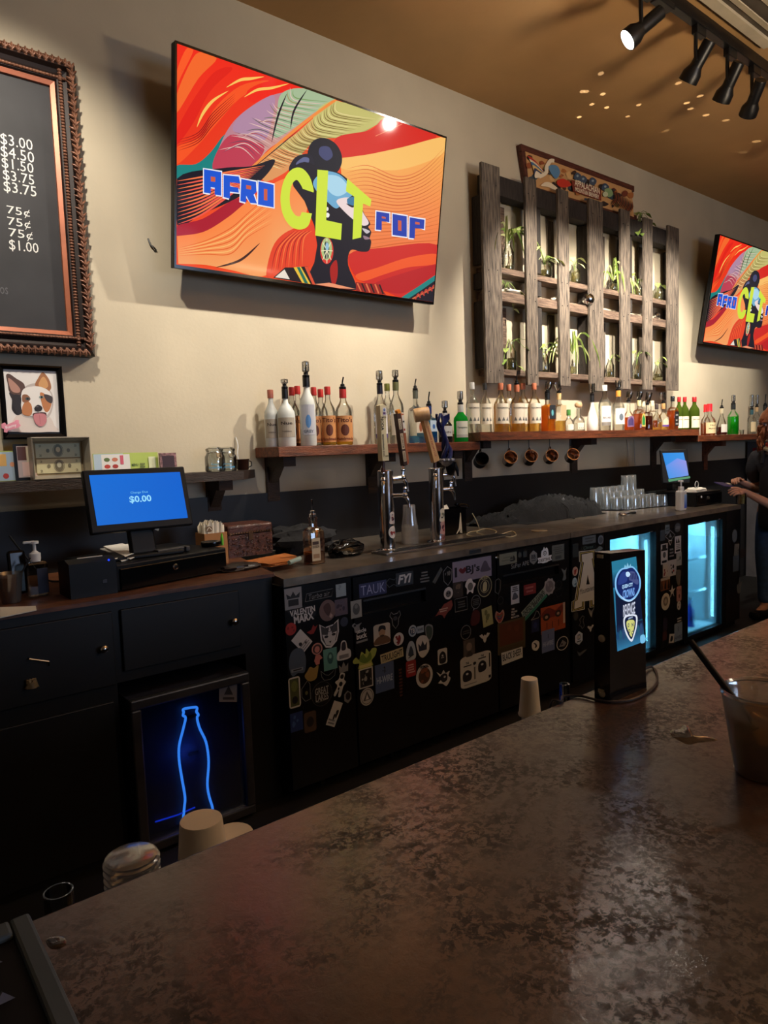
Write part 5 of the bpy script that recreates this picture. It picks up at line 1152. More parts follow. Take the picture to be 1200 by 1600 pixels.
 ('B', d1, 65, 592, 134, 128, 'p', (120, 60, 56), 0, NC), ('B', d1, 60, 590, 90, 40, 'none', W_, 0, [('lines', 2, .8, -.8, (176, 150, 140))]),
 ('B', d1, 15, 330, 90, 110, 'p', (70, 74, 76), .2, [(-1, -.6), (.8, .9), (1, .4), (-.6, -1)]), ('B', d1, 92, 335, 72, 142, 'none', W_, 0, [('out', [(-.9, .5), (0, 1), (.9, .6), (.8, -.5), (0, -1), (-.8, -.5)], .1, G_), ('blot', 4, (90, 92, 90))]),
 ('B', d1, 278, 285, 292, 156, 'r', (122, 118, 140), 0, [('t', 'I', -.84, -.02, .46, (24, 22, 34), .06, .06), ('c', [(-.5, -.25), (-.69, .1), (-.6, .32), (-.5, .18), (-.4, .34), (-.3, .1)], (84, 20, 34)), ('t', "BJ's", .02, -.02, .46, (24, 22, 34), .36, .03), ('c', [(.42, -.4), (.5, .2), (.62, .6), (.75, .5), (.85, .0), (.95, -.4)], (70, 66, 84))]),
 ('B', d1, 97, 465, 68, 92, 'e', W_, 0, [('e', 0, -.1, .6, .55, (90, 90, 92)), ('e', -.2, 0, .18, .16, D_), ('e', .25, 0, .18, .16, D_)]), ('B', d1, 170, 438, 74, 116, 'r', (52, 46, 44), 0, [('t', 'g', 0, 0, .7, (96, 84, 72), .6, .04)]),
 ('B', d1, 262, 415, 86, 118, 'pc', W_, 0, [(-.9, .2), (-.5, .9), (.2, 1), (.5, .5), (.95, .2), (.6, -.3), (.4, -.9), (-.1, -.6), (-.6, -.9), (-.6, -.2)]), ('B', d1, 262, 415, 40, 60, 'e', (90, 92, 94)),
 ('B', d1, 370, 413, 108, 160, 'none', W_, 0, [('e', 0, 0, 1, 1, (24, 24, 26)), ('o', 0, 0, 1, 1, .08, (150, 146, 116)), ('o', 0, 0, .62, .62, .06, (150, 146, 116)), ('t', 'ASCENDY', 0, .78, .12, (160, 156, 126), .5, .02), ('c', [(-.3, -.4), (-.2, .3), (.1, .45), (.3, .2), (.2, -.4)], (160, 156, 126))]),
 ('B', d1, 193, 548, 92, 96, 'none', W_, 0, [('out', [(-1, -1), (-1, 1), (1, 1), (1, -1)], .06, G_), ('lines', 3, .6, -.6, (70, 74, 76))]), ('B', d1, 303, 530, 72, 104, 'none', W_, 0, [('o', 0, 0, 1, 1, .08, G_), ('lines', 4, .5, -.5, (80, 82, 84)), ('p', [(-.5, -.8), (-.7, -1.2), (-.2, -.95)], G_)]),
 ('B', d1, 390, 640, 76, 142, 'r', (150, 152, 110), .12, [('blot', 4, (100, 104, 70))]), ('B', d1, 228, 758, 78, 108, 'none', W_, 0, [('o', 0, 0, 1, 1, .08, G_), ('lines', 2, .3, -.3, (60, 62, 64))]), ('B', d1, 300, 650, 84, 120, 'pc', (70, 26, 26), 0, [(-.8, -.8), (-.6, .6), (.1, 1), (.8, .5), (.6, -.7)]),
 ('B', d1, 370, 800, 80, 76, 'p', W_, 0, BAT), ('B', d1, 253, 880, 86, 140, 'r', (76, 70, 72), 0, [('e', 0, .2, .5, .45, (120, 108, 104)), ('c', [(-.6, -.8), (0, -.2), (.6, -.8)], (50, 46, 50))]),
 ('B', d1, 53, 938, 72, 118, 'rr', W_, 0, [('c', [(-.6, -.8), (-.65, .2), (0, .65), (.65, .2), (.6, -.8)], D_), ('e', 0, .1, .2, .12, W_), ('r', -.3, -.2, .3, -.1, W_)]),
 ('B', d1, 62, 1100, 102, 132, 'none', W_, 0, [('c', [(-1, .9), (-.4, .5), (0, .9), (.3, .5), (.9, .6), (.7, .1), (1, -.3), (.4, -1), (-.2, -.6), (-.8, -.4), (-.4, 0)], W_), ('c', [(-.5, .3), (0, .5), (.5, .3), (.5, -.3), (0, -.5), (-.4, -.2)], D_), ('e', .15, .1, .15, .12, W_)]),
 ('B', d1, 305, 1035, 232, 236, 'rr', (180, 180, 180), 0, [('c', [(-.8, -.55), (-.85, -.1), (-.58, .12), (-.3, -.1), (-.35, -.55)], D_), ('c', [(.18, -.25), (.15, .25), (.4, .45), (.65, .25), (.62, -.2)], D_), ('e', -.58, -.12, .08, .07, W_), ('e', .4, .2, .08, .07, W_), ('t', 'THE', -.55, .55, .07, D_, .1, .03), ('t', 'THE', .42, .75, .07, D_, .1, .03), ('r', -.8, .35, -.3, .42, D_), ('r', .15, .58, .65, .65, D_), ('r', -.15, -.6, -.05, .2, (90, 90, 90)), ('e', -.1, .42, .1, .1, D_), ('r', .85, -.1, .93, .8, D_), ('r', .8, -.8, .95, -.62, D_), ('r', -.8, -.82, .0, -.76, G_)]),
 ('B', d2, 545, 205, 132, 84, 'r', (108, 112, 100), 0, [('c', [(.2, -.5), (.35, .4), (.5, 0), (.65, .4), (.8, -.5)], D_), ('lines', 2, .5, -.5, (90, 94, 84))]), ('B', d2, 633, 178, 30, 44, 'hex', (56, 64, 66)), ('B', d2, 672, 172, 28, 44, 'r', (56, 64, 66)), ('B', d2, 635, 250, 136, 46, 'none', W_, .02, [('t', 'SuPer APE', 0, 0, .75, (130, 134, 136), .98, .0)]),
 ('B', d2, 735, 197, 64, 108, 'hex', (110, 116, 120), 0, [('t', 'BB', 0, .1, .3, (40, 44, 50), .5, .03), ('r', -.5, -.5, .5, -.35, (60, 64, 70))]),
 ('B', d2, 820, 155, 54, 76, 'none', W_, 0, [('c', [(-.9, -1), (-.9, .2), (-.5, .5), (-.2, 1), (.1, .6), (.5, .8), (.9, .3), (.9, -1)], (206, 214, 224)), ('o', 0, -.25, .5, .45, .14, D_), ('e', 0, -.25, .15, .15, D_)]), ('B', d2, 820, 212, 108, 46, 'p', (206, 214, 224), .03, [(-1, 1), (1, 1), (.85, 0), (1, -.7), (.5, -.8), (.3, -1.1), (-.3, -1.1), (-.5, -.8), (-1, -.7), (-.85, 0)]), ('B', d2, 820, 213, 92, 30, 'none', W_, .03, [('t', 'DESTIHL', 0, 0, .72, D_, .94, .02)]),
 ('B', d2, 920, 160, 92, 118, 'r', (92, 98, 96), 0, [('lines', 4, .8, -.2, (66, 72, 72)), ('r', -.5, -.8, .5, -.4, (60, 66, 66))]),
 ('B', d2, 597, 475, 62, 138, 'r', (166, 176, 196), 0, [('lines', 3, .9, .3, D_), ('c', [(-.7, -.5), (-.3, .2), (.3, .1), (.7, -.4)], (70, 80, 100))]), ('B', d2, 708, 435, 92, 78, 'r', (112, 40, 44), 0, [('lines', 2, .7, -.7, (150, 90, 90))]),
 ('B', d2, 742, 548, 196, 84, 'r', (126, 140, 136), .50, [('r', -1, -1, 1, -.45, (40, 110, 90)), ('t', 'SUPPORT YOUR', 0, .55, .3, (24, 30, 30), .92, .02), ('t', 'LOCAL BREWERY', 0, -.02, .36, (24, 30, 30), .94, .03)]), ('B', d2, 855, 415, 88, 132, 'pc', (146, 146, 152), 0, [(math.cos(k*PI/9)*(1 if k % 2 else .86), math.sin(k*PI/9)*(1 if k % 2 else .86)) for k in range(18)]), ('B', d2, 855, 415, 60, 88, 'e', (104, 100, 108), 0, [('blot', 3, (130, 128, 136))]),
 ('B', d2, 925, 425, 68, 130, 'none', W_, 0, [('o', 0, .4, .7, .45, .06, (70, 74, 78)), ('out', [(-1, -.2), (1, -.1), (.6, -.9), (-.4, -1)], .05, (70, 74, 78))]), ('B', d2, 965, 320, 44, 100, 'pc', (96, 104, 110), 0, [(-.9, .9), (.2, .5), (.9, .9), (.5, 0), (.6, -.8), (-.6, -.9), (-.2, -.1)]),
 ('B', d2, 465, 415, 46, 118, 'none', W_, 0, [('out', [(-.6, .8), (.3, 1), (1, .7), (.9, -.4), (.2, -1), (-.8, -.6)], .12, G_)]), ('B', d2, 487, 520, 44, 60, 'o', (60, 62, 64)), ('B', d2, 482, 640, 72, 108, 'none', W_, 0, [('c', [(0, -1), (-.95, 0), (-.7, .85), (0, .5), (.7, .85), (.95, 0)], (150, 120, 110)), ('c', [(0, -.8), (-.7, 0), (-.5, .6), (0, .3), (.5, .6), (.7, 0)], (140, 60, 50)), ('s', [(-.6, .2), (0, .0), (.6, .2)], .2, (70, 100, 90)), ('s', [(-.4, -.1), (0, -.3), (.4, -.1)], .2, (60, 60, 110))]),
 ('B', d2, 597, 612, 62, 84, 'none', W_, 0, [('t', 'YOU', -.5, .75, .16, W_, .35, .02), ('t', 'SHOULD', -.2, .28, .16, W_, .7, .02), ('t', 'FEED', -.45, -.2, .16, W_, .45, .02), ('t', 'MONSTERS', 0, -.7, .16, W_, .95, .02)]),
 ('B', d2, 750, 628, 68, 66, 'none', W_, 0, [('out', [(-1, -.9), (-.3, -.3), (.2, .9), (.6, .6), (1, -.4), (.6, -.8)], .1, G_)]), ('B', d2, 748, 710, 58, 92, 'r', (26, 34, 72), 0, [('e', 0, .1, .5, .5, (40, 50, 100))]),
 ('B', d2, 883, 652, 184, 196, 'r', (150, 72, 44), 0, [('r', .82, -.6, .98, 1, (170, 160, 150)), ('c', [(-.95, .5), (-.4, .9), (.2, .6), (.75, .9), (.75, .3), (0, .1), (-.8, .2)], (110, 44, 36)), ('e', -.55, .22, .28, .28, (50, 36, 36)), ('e', -.55, .22, .12, .12, (150, 130, 110)), ('e', .4, .28, .25, .27, (50, 36, 36)), ('e', .4, .28, .11, .11, (150, 130, 110)), ('r', -.55, -.7, -.5, -.2, (70, 40, 36)), ('r', -.1, -.7, -.05, -.2, (70, 40, 36)), ('r', .4, -.7, .45, -.2, (70, 40, 36))]),
 ('B', d2, 572, 782, 208, 238, 'r', (72, 66, 46), 0, [('r', -.86, -.5, .84, .88, (84, 44, 32)), ('blot', 2, (96, 52, 36)), ('r', -.9, -.9, .9, -.6, (66, 58, 40))]),
 ('B', d2, 575, 925, 158, 102, 'r', (196, 196, 196), .04, [('t', 'BLACK SHEEP.', 0, 0, .5, (16, 16, 18), .9, .02)]),
 ('B', d2, 750, 857, 58, 80, 'pc', W_, 0, [(-.9, .6), (0, 1), (.9, .5), (.9, -.5), (.2, -1), (-.8, -.5)]), ('B', d2, 748, 855, 30, 44, 'pc', D_, 0, [(-.9, .9), (.4, .5), (.9, -.6), (-.2, -.9), (0, 0)]),
 ('B', d2, 845, 820, 96, 164, 'r', (92, 106, 150), 0, [('t', 'HI-WIRE', 0, -.25, .22, (150, 164, 196), .8, .02), ('s', [(0, .2), (.05, .6)], .08, (40, 50, 80))]), ('B', d2, 952, 840, 88, 104, 'none', W_, 0, [('o', 0, 0, 1, 1, .1, W_), ('p', [(-.6, -.4), (0, .5), (.7, -.1), (.3, -.5)], (120, 120, 124)), ('e', -.1, -.1, .15, .12, D_)]),
 ('C', pA, 150, 237, 78, 46, 'r', (84, 96, 104), 0, [('lines', 2, .7, -.7, (56, 64, 70))]), ('C', pA, 146, 281, 84, 38, 'none', W_, .02, [('o', 0, 0, 1, 1, .04, (64, 86, 84)), ('t', 'Climax', 0, 0, .55, (80, 104, 100), .7, .01, .2)]), ('C', pA, 218, 238, 33, 54, 'e', (104, 116, 130), 0, [('e', 0, 0, .7, .7, (70, 80, 92))]), ('C', pA, 70, 300, 34, 80, 'r', (36, 46, 50)), ('C', pA, 207, 298, 46, 50, 'pc', (90, 104, 110), 0, [(-1, 0), (-.3, .6), (.3, .9), (1, .2), (.2, -.2), (-.4, -.9)]),
 ('C', pA, 68, 422, 33, 54, 'e', (176, 150, 140), 0, [('blot', 3, (150, 50, 44)), ('e', 0, 0, .4, .4, (150, 50, 44))]), ('C', pA, 65, 487, 29, 56, 'e', (150, 180, 200), 0, [('blot', 4, (70, 110, 140))]),
 ('C', pA, 90, 813, 50, 80, 'hex', (176, 190, 216), 0, [('e', 0, .15, .5, .4, (80, 90, 130)), ('t', '88', 0, .15, .25, W_, .4, .03), ('r', -.5, -.55, .5, -.42, D_)]), ('C', pA, 105, 722, 36, 76, 'none', W_, 0, [('out', [(-.6, .5), (.3, 1), (.9, .8), (.5, .2), (.9, -.7), (.2, -1), (-.2, -.5), (-.9, -.4), (-.3, 0)], .12, G_)]), ('C', pA, 158, 757, 38, 42, 'p', W_, 0, BAT), ('C', pA, 163, 660, 44, 66, 'pc', G_, 0, [(-.9, .9), (0, .2), (.9, .8), (.3, -.2), (.1, -1), (-.4, -.4)]), ('C', pA, 72, 685, 28, 50, 'e', (60, 60, 58)), ('C', pA, 108, 895, 56, 48, 'pc', (80, 86, 92), 0, [(-1, .6), (-.4, .0), (.4, .3), (1, .2), (.2, -.4), (-.6, -.7)]),
 ('C', pM, 580, 212, 28, 62, 'r', (62, 74, 84)), ('C', pM, 608, 176, 26, 52, 'r', (96, 112, 122), 0, [('lines', 2, .6, -.6, (60, 72, 80))]), ('C', pM, 668, 166, 36, 54, 'e', (70, 78, 86), 0, [('lines', 2, .3, -.3, (120, 128, 134))]), ('C', pM, 625, 214, 56, 62, 'none', W_, 0, [('out', [(-1, 0), (0, 1), (1, 0), (0, -1)], .1, G_), ('p', [(-.3, -.3), (0, .5), (.3, -.3)], G_)]), ('C', pM, 625, 254, 22, 30, 'none', W_, 0, [('out', [(-.9, .8), (.9, .8), (0, -1)], .25, W_)]), ('C', pM, 632, 313, 34, 64, 'none', W_, 0, [('lines', 3, .9, -.9, G_)]),
 ('C', pM, 590, 320, 40, 118, 'r', W_, 0, [('r', -.9, .3, .9, .5, D_), ('r', -.6, .45, .6, .9, D_), ('e', 0, -.1, .45, .3, (90, 90, 94)), ('r', -.7, -.9, .7, -.65, D_)]), ('C', pM, 670, 265, 37, 98, 'r', W_, 0, [('p', [(-.7, .2), (-.4, .8), (-.1, .2), (.2, .8), (.6, .2)], D_), ('r', -.7, -.85, .7, -.6, D_), ('lines', 3, .1, -.5, G_)]), ('C', pM, 598, 415, 33, 82, 'r', (176, 172, 166), 0, [('blot', 5, (130, 50, 60))]), ('C', pM, 636, 402, 50, 94, 'r', (170, 170, 174), 0, [('blot', 5, D_), ('e', .3, -.4, .2, .15, (150, 50, 50))]), ('C', pM, 676, 350, 31, 76, 'r', (150, 156, 160), 0, [('blot', 4, (70, 90, 90))]),
 ('C', pM, 596, 496, 54, 74, 'r', (120, 74, 46), 0, [('c', [(-.9, -.7), (-.75, .6), (-.55, -.7)], D_), ('c', [(-.2, -.7), (0, .6), (.2, -.7)], D_), ('c', [(.5, -.7), (.7, .6), (.9, -.7)], D_), ('r', -1, .6, 1, 1, (170, 160, 150))]), ('C', pM, 672, 460, 36, 94, 'pc', (100, 96, 92), 0, [(-.8, .8), (0, 1), (.8, .7), (.7, -.3), (.2, -1), (-.6, -.4)]), ('C', pM, 636, 540, 38, 76, 'pc', W_, 0, [(-1, .3), (-.3, .3), (0, 1), (.3, .3), (1, .4), (.4, -.1), (.6, -.9), (0, -.3), (-.6, -.9), (-.4, -.1)]), ('C', pM, 598, 600, 52, 100, 'e', (196, 192, 184), 0, [('e', 0, .05, .55, .55, (120, 110, 100)), ('e', 0, .05, .3, .3, (170, 160, 150))]),
 ('C', pM, 676, 553, 29, 88, 'rr', (176, 130, 130), 0, [('blot', 4, (90, 50, 60))]), ('C', pM, 676, 622, 23, 52, 'e', W_, 0, [('blot', 2, D_)]), ('C', pM, 672, 777, 46, 104, 'r', (120, 140, 170), 0, [('s', [(0, .1), (0, .6)], .1, D_), ('t', 'HI-WIRE', 0, -.6, .2, (60, 70, 100), .85, .02)]), ('C', pM, 678, 705, 38, 34, 'none', W_, 0, [('lines', 2, .9, -.9, W_)]), ('C', pM, 633, 815, 29, 52, 'r', W_, -.15, [('c', [(-.5, -.6), (-.3, .5), (.5, .3), (.3, -.6)], D_)]), ('C', pM, 595, 730, 25, 64, 'r', (40, 36, 60)), ('C', pM, 593, 800, 24, 50, 'r', (70, 36, 36)),
 ('C', pR, 1002, 215, 30, 74, 'e', (96, 108, 120)), ('C', pR, 1014, 296, 28, 68, 'r', (110, 118, 124), -.1, [('blot', 3, (60, 66, 72))]), ('C', pR, 1010, 376, 36, 92, 'r', (72, 92, 124)), ('C', pR, 1030, 500, 34, 90, 'pc', (96, 104, 116), 0, [(-.6, -1), (-.9, 0), (-.3, .2), (0, 1), (.3, .2), (1, .3), (.5, -.3), (.4, -1)]), ('C', pR, 1052, 315, 34, 50, 'r', (50, 40, 40)),
]
for s in STK: sticker(*s)
# big outlined A
A = Art(precrop(lambda p: (atY(p[0], p[1], FR).x, atY(p[0], p[1], FR).z), 880, 780, 3.75))
def Aout(g, col): # outline of the letter, grown by g crop pixels
    A.poly([(96-g, 312-g), (184+g, 300-g), (186+g, 344), (178+g, 350), (214+g, 560), (232+g, 566), (234+g, 618+g), (160-g, 630+g), (158-g, 590), (164, 580-g), (122+g, 588-g), (120+g, 640+g), (52-g, 656+g), (54-g, 600), (72-g, 590), (108-g, 370), (98-g, 366)], col)
Aout(5, (206, 206, 196)); Aout(1.5, (20, 20, 20)); Aout(-3, (186, 170, 90)); Aout(-7, (18, 18, 20)); Aout(-12, (200, 200, 194))
A.poly([(134, 500), (142, 440), (154, 498)], (18, 18, 20))
a = A.pre((140, 520)); A.rect(a[0]-.083, a[1]-.028, a[0]+.10, a[1]+.012, (200, 200, 194), raw=True); A.text('Mountaineers', a[0]+.008, a[1]-.008, .034, (30, 30, 32), .17, .0, .25, .05)
A.build('sticker', pA, wallfn(FR-.0004), eps=.0002, label='big white letter A with black and gold outline')
# ================================================================ bar in the foreground
def bar_material():
    m, nt, out = new_mat('worn_brown_bar_top')
    p = nt.nodes.new('ShaderNodeBsdfPrincipled'); nt.links.new(p.outputs[0], out.inputs[0])
    tc = nt.nodes.new('ShaderNodeTexCoord')
    def nz(sc, det, rough=.6, dist=0.0):
        n = nt.nodes.new('ShaderNodeTexNoise'); n.inputs['Scale'].default_value = sc; n.inputs['Detail'].default_value = det; n.inputs['Roughness'].default_value = rough; n.inputs['Distortion'].default_value = dist
        nt.links.new(tc.outputs['Object'], n.inputs['Vector']); return n
    def ramp(src, stops):
        r = nt.nodes.new('ShaderNodeValToRGB'); e = r.color_ramp.elements
        while len(e) < len(stops): e.new(.5)
        for i, (pos, c) in enumerate(stops): e[i].position = pos; e[i].color = c
        nt.links.new(src, r.inputs[0]); return r
    big = nz(4, 5, .6, .5); fine = nz(120, 8, .7, .5); mid = nz(7, 8, .72, .6)
    c1 = ramp(big.outputs['Fac'], [(.3, rgb(50, 32, 24)), (.5, rgb(72, 48, 36)), (.72, rgb(96, 66, 48))])
    mask = nt.nodes.new('ShaderNodeMath'); mask.operation = 'MULTIPLY'
    a = ramp(fine.outputs['Fac'], [(.45, (0, 0, 0, 1)), (.53, (1, 1, 1, 1))]); b = ramp(mid.outputs['Fac'], [(.42, (.15, .15, .15, 1)), (.60, (1, 1, 1, 1))])
    nt.links.new(a.outputs[0], mask.inputs[0]); nt.links.new(b.outputs[0], mask.inputs[1])
    mx = nt.nodes.new('ShaderNodeMix'); mx.data_type = 'RGBA'
    nt.links.new(mask.outputs[0], mx.inputs['Factor']); nt.links.new(c1.outputs[0], mx.inputs[6]); mx.inputs[7].default_value = rgb(34, 22, 18)
    nt.links.new(mx.outputs[2], p.inputs['Base Color'])
    rr = nt.nodes.new('ShaderNodeMath'); rr.operation = 'MULTIPLY_ADD'; rr.inputs[1].default_value = .35; rr.inputs[2].default_value = .28
    nt.links.new(mask.outputs[0], rr.inputs[0]); nt.links.new(rr.outputs[0], p.inputs['Roughness'])
    bp = nt.nodes.new('ShaderNodeBump'); bp.inputs['Strength'].default_value = .13; bp.inputs['Distance'].default_value = .004
    nt.links.new(fine.outputs['Fac'], bp.inputs['Height']); nt.links.new(bp.outputs[0], p.inputs['Normal'])
    p.inputs['Specular IOR Level'].default_value = .5
    cw = nt.nodes.new('ShaderNodeMath'); cw.operation = 'MULTIPLY_ADD'; cw.inputs[1].default_value = -.52; cw.inputs[2].default_value = .55; cw.use_clamp = True
    nt.links.new(mask.outputs[0], cw.inputs[0]); nt.links.new(cw.outputs[0], p.inputs['Coat Weight'])
    p.inputs['Coat Roughness'].default_value = .085; p.inputs['Coat IOR'].default_value = 1.75
    b2 = nt.nodes.new('ShaderNodeBump'); b2.inputs['Strength'].default_value = .085; b2.inputs['Distance'].default_value = .003; nt.links.new(fine.outputs['Fac'], b2.inputs['Height']); nt.links.new(b2.outputs[0], p.inputs['Coat Normal'])
    return m
BT = 1.07; BY = -2.697
bar = thing('bar_counter', 'foreground bar with a worn mottled brown top', 'bar', (2.0, -3.1, 0))
MB().box((2.4, (BY-3.47)/2, BT-.025), (6.8, abs(BY+3.47), .05), r=.004).build('bar_top', bar_material(), bar)
MB().bb(-.95, 5.75, -3.40, -2.80, 0, 1.0195).build('bar_body', CABB, bar)
rail = thing('speed_rail', 'dark work shelf hidden below the bar edge, carrying cups', 'shelf', (2, -2.6, .8))
MB().bb(-.9, 5.7, -2.797, -2.36, .785, .80).build('shelf_top', DARKMET, rail)
m = MB()
for x in (-.8, .8, 2.4, 4.0, 5.6): m.bb(x-.02, x+.02, -2.42, -2.38, 0, .785)
m.build('leg', DARKMET, rail)

# rubber bar mat lower left
RUB = mat('black_rubber', (11, 13, 20), .6, vary=.1, spec=.15); RUBE = mat('grey_rubber_edge', (72, 84, 94), .55, vary=.08, spec=.2)
mt = thing('bar_mat', 'black rubber bar mat with grey rim at the lower left bar corner', 'mat', (-.1, -2.9, BT))
MB().box((-.12, -2.96, BT+.004), (.44, .50, .008), r=.002).build('base', RUB, mt)
for (a0, a1, b0, b1) in ((.090, .106, -3.215, -2.705), (-.345, .090, -2.727, -2.705), (-.345, .090, -3.215, -3.193)):
    MB().box(((a0+a1)/2, (b0+b1)/2, BT+.0065), (a1-a0, b1-b0, .013), r=.003).build('rim', RUBE, mt)
nb = MB(); rr = random.Random(1)
for i in range(14):
    for j in range(16):
        x = .07-i*.027-(j % 2)*.0135; y = -2.745-j*.024
        if x < -.3: continue
        nb.add([(x-.007, y-.006, BT+.008), (x+.007, y-.006, BT+.008), (x, y+.008, BT+.008), (x, y, BT+.0125)], [(0, 1, 3), (1, 2, 3), (2, 0, 3), (0, 2, 1)])
nb.build('nub', mat('rubber_nub', (92, 100, 120), .4), mt)['kind'] = 'stuff'

# lit display tower on the bar
p = atZ(932, 1088, BT); dispx0, dispx1, dyf = .918, 1.018, -2.752
tw = thing('charging_display', 'black phone charging tower with glowing beer logo screen on the bar edge', 'display', (.97, -2.72, BT))
MB().prism([(0, 0), (.104, 0), (.102, .02), (.100, .228), (.002, .234), (.0, .02)], 0, -.028, (1, 0, 0), (0, 0, 1), (dispx0-.004, dyf, BT)).build('case', BLACKGL, tw)
sc_ = [(960, 877), (997, 868), (1008, 1008), (966, 1018)]
pre = prewall(dyf-.0006); A = Art(precrop(pre, 880, 780, 3.75))
A.poly([(284, 366), (428, 336), (478, 832), (318, 892)], [(40, 120, 150), (40, 120, 150), (16, 26, 46), (40, 100, 140)])
A.poly([(300, 440), (440, 420), (465, 700), (315, 760)], (12, 22, 50))
A.strip([(288, 420), (360, 405), (434, 392)], [(292, 520), (366, 505), (440, 490)], (44, 130, 160), (14, 26, 60), rows=3); A.strip([(312, 740), (390, 724), (468, 708)], [(318, 892), (398, 862), (478, 832)], (14, 24, 54), (50, 120, 160), rows=4)
for k in range(9): A.curve([(320+k*17+9*math.cos(a), 800-k*5+22*math.sin(a)*(1+.3*(k % 3))) for a in (0, 1.2, 2.5, 3.8, 5)], (26+k % 3*8, 70+k % 2*14, 110), 3)
A.curve([(372, 400), (410, 395), (448, 450), (452, 520), (425, 575), (385, 600), (335, 580), (305, 530), (305, 460), (335, 410)], (130, 190, 240))
A.curve([(372, 408), (408, 404), (440, 452), (444, 515), (420, 565), (385, 588), (342, 570), (314, 525), (314, 465), (340, 418)], (20, 36, 96))
A.curve([(320, 500), (335, 440), (365, 425), (375, 470), (360, 490)], (40, 60, 130)); A.curve([(385, 470), (390, 425), (420, 430), (440, 480), (432, 500), (400, 480)], (70, 80, 130))
for k in range(5): A.stroke([(394+k*9, 432), (398+k*9, 470)], 4, (20, 30, 80), False)
A.curve([(366, 430), (380, 425), (392, 440), (380, 455), (368, 450)], (190, 220, 250))
A.poly([(354, 402), (360, 382), (368, 396), (375, 372), (384, 394), (394, 378), (396, 400)], (130, 190, 220))
q = A.pre; ta = q((375, 508)); A.text('QUEEN CITY', ta[0], ta[1], .0070, (180, 220, 255), .030, .03)
ta = q((382, 550)); A.text('CROWNS', ta[0], ta[1], .0135, (120, 170, 240), .033, .03)
A.stroke([(330, 560), (360, 590), (390, 596), (425, 575)], 8, (190, 220, 250))
ta = q((385, 645)); A.text('REVENGE', ta[0], ta[1], .0195, (215, 220, 240), .0335, .012)
A.curve([(355, 690), (392, 674), (430, 682), (430, 740), (415, 800), (398, 835), (370, 800), (352, 740)], (220, 226, 240)); A.curve([(362, 698), (392, 684), (422, 690), (422, 740), (410, 790), (397, 820), (376, 790), (360, 740)], (16, 26, 60))
A.curve([(370, 716), (392, 706), (414, 712), (414, 745), (404, 790), (397, 806), (384, 785), (370, 745)], (206, 206, 120)); ta = q((392, 696)); A.text('QUEEN CITY', ta[0], ta[1], .003, (200, 220, 250), .013, .03)
for (x, y, s_) in ((380, 738, 'O'), (404, 735, 'N'), (385, 772, 'D'), (402, 782, 'C')): ta = q((x, y)); A.text(s_, ta[0], ta[1], .0065, (30, 50, 90), .0050, .03)
A.curve([(450, 800), (474, 795), (476, 835), (452, 842)], (120, 190, 230))
A.build('screen', tw, wallfn(dyf-.0004), SCREEN, eps=.00003, label='glowing dark blue screen with crest and shield logos')
for z in (.02, .232): MB().bb(dispx0-.0065, dispx0-.004, dyf+.010, dyf+.020, BT+z-.006, BT+z-.001).build('port_cover', mat('pale_side_plastic', (180, 176, 150), .4), tw)
for px, py, nm in ((200, 855, 0), (165, 1090, 1)):
    p = cC(px, py); MB().ball((dispx0-.0042, dyf+.014, BT+(.10 if nm == 0 else .012)), .006, 10, 6, (.5, 1, 1)).build('port', mat('pale_side_plastic', (180, 176, 150), .4), tw, True)
cb_ = [atZ(x, y, BT+.003) for x, y in ((1018, 1042), (1027, 1058), (1020, 1075), (990, 1092), (960, 1096), (935, 1094), (905, 1087), (880, 1088))]
cb2 = [(1.017, -2.715, BT+.02), (1.03, -2.72, BT+.012)]+[tuple(v) for v in cb_]+[(cb_[-1].x-.02, -2.70, BT+.003), (cb_[-1].x-.03, -2.685, BT-.01), (cb_[-1].x-.03, -2.68, .92), (cb_[-1].x-.04, -2.66, .804)]
o = MB().tube(cr(cb2, 6), .0022, 6).build('power_cord', mat('dark_cord', (50, 44, 44), .45), None, True); tag(o, 'thin dark power cord looping in front of the display tower on the bar', 'cord')

# plastic cup with a straw, right edge
c = Vector((.845, -3.005, BT))
k_ = thing('plastic_cup', 'clear plastic cup of amber drink with black straw on the bar, right edge', 'cup', c)
MB().shell([(.030, .001), (.032, .004), (.046, .094), (.0475, .098), (.0455, .1), (.0475, .103)], 32, c, t=.0012).build('cup', PLASTICC, k_, True)
MB().lathe([(.0300, .004), (.0405, .072), (.0005, .072)], 28, c).build('drink', liquid('pale_amber_drink', (232, 208, 172), .16), k_, True)
ice = MB(); rr = random.Random(5)
for j in range(5): ice.box(c+Vector((rr.uniform(-.02, .02), rr.uniform(-.02, .02), .06+.008*j)), (.02, .02, .018), Matrix.Rotation(rr.random()*3, 3, Vector((rr.random(), rr.random(), 1))), r=.003)
ice.build('ice', glass('ice_glass', (225, 228, 226), .2, .1), k_, True)['kind'] = 'stuff'
sa = atY(1148, 1094, c.y+.024); e = (atY(1079, 1002, c.y+.085)-sa)
MB().tube([sa-e*.45, sa, sa+e], .0042, 10).build('straw', BLACKPL, k_, True)
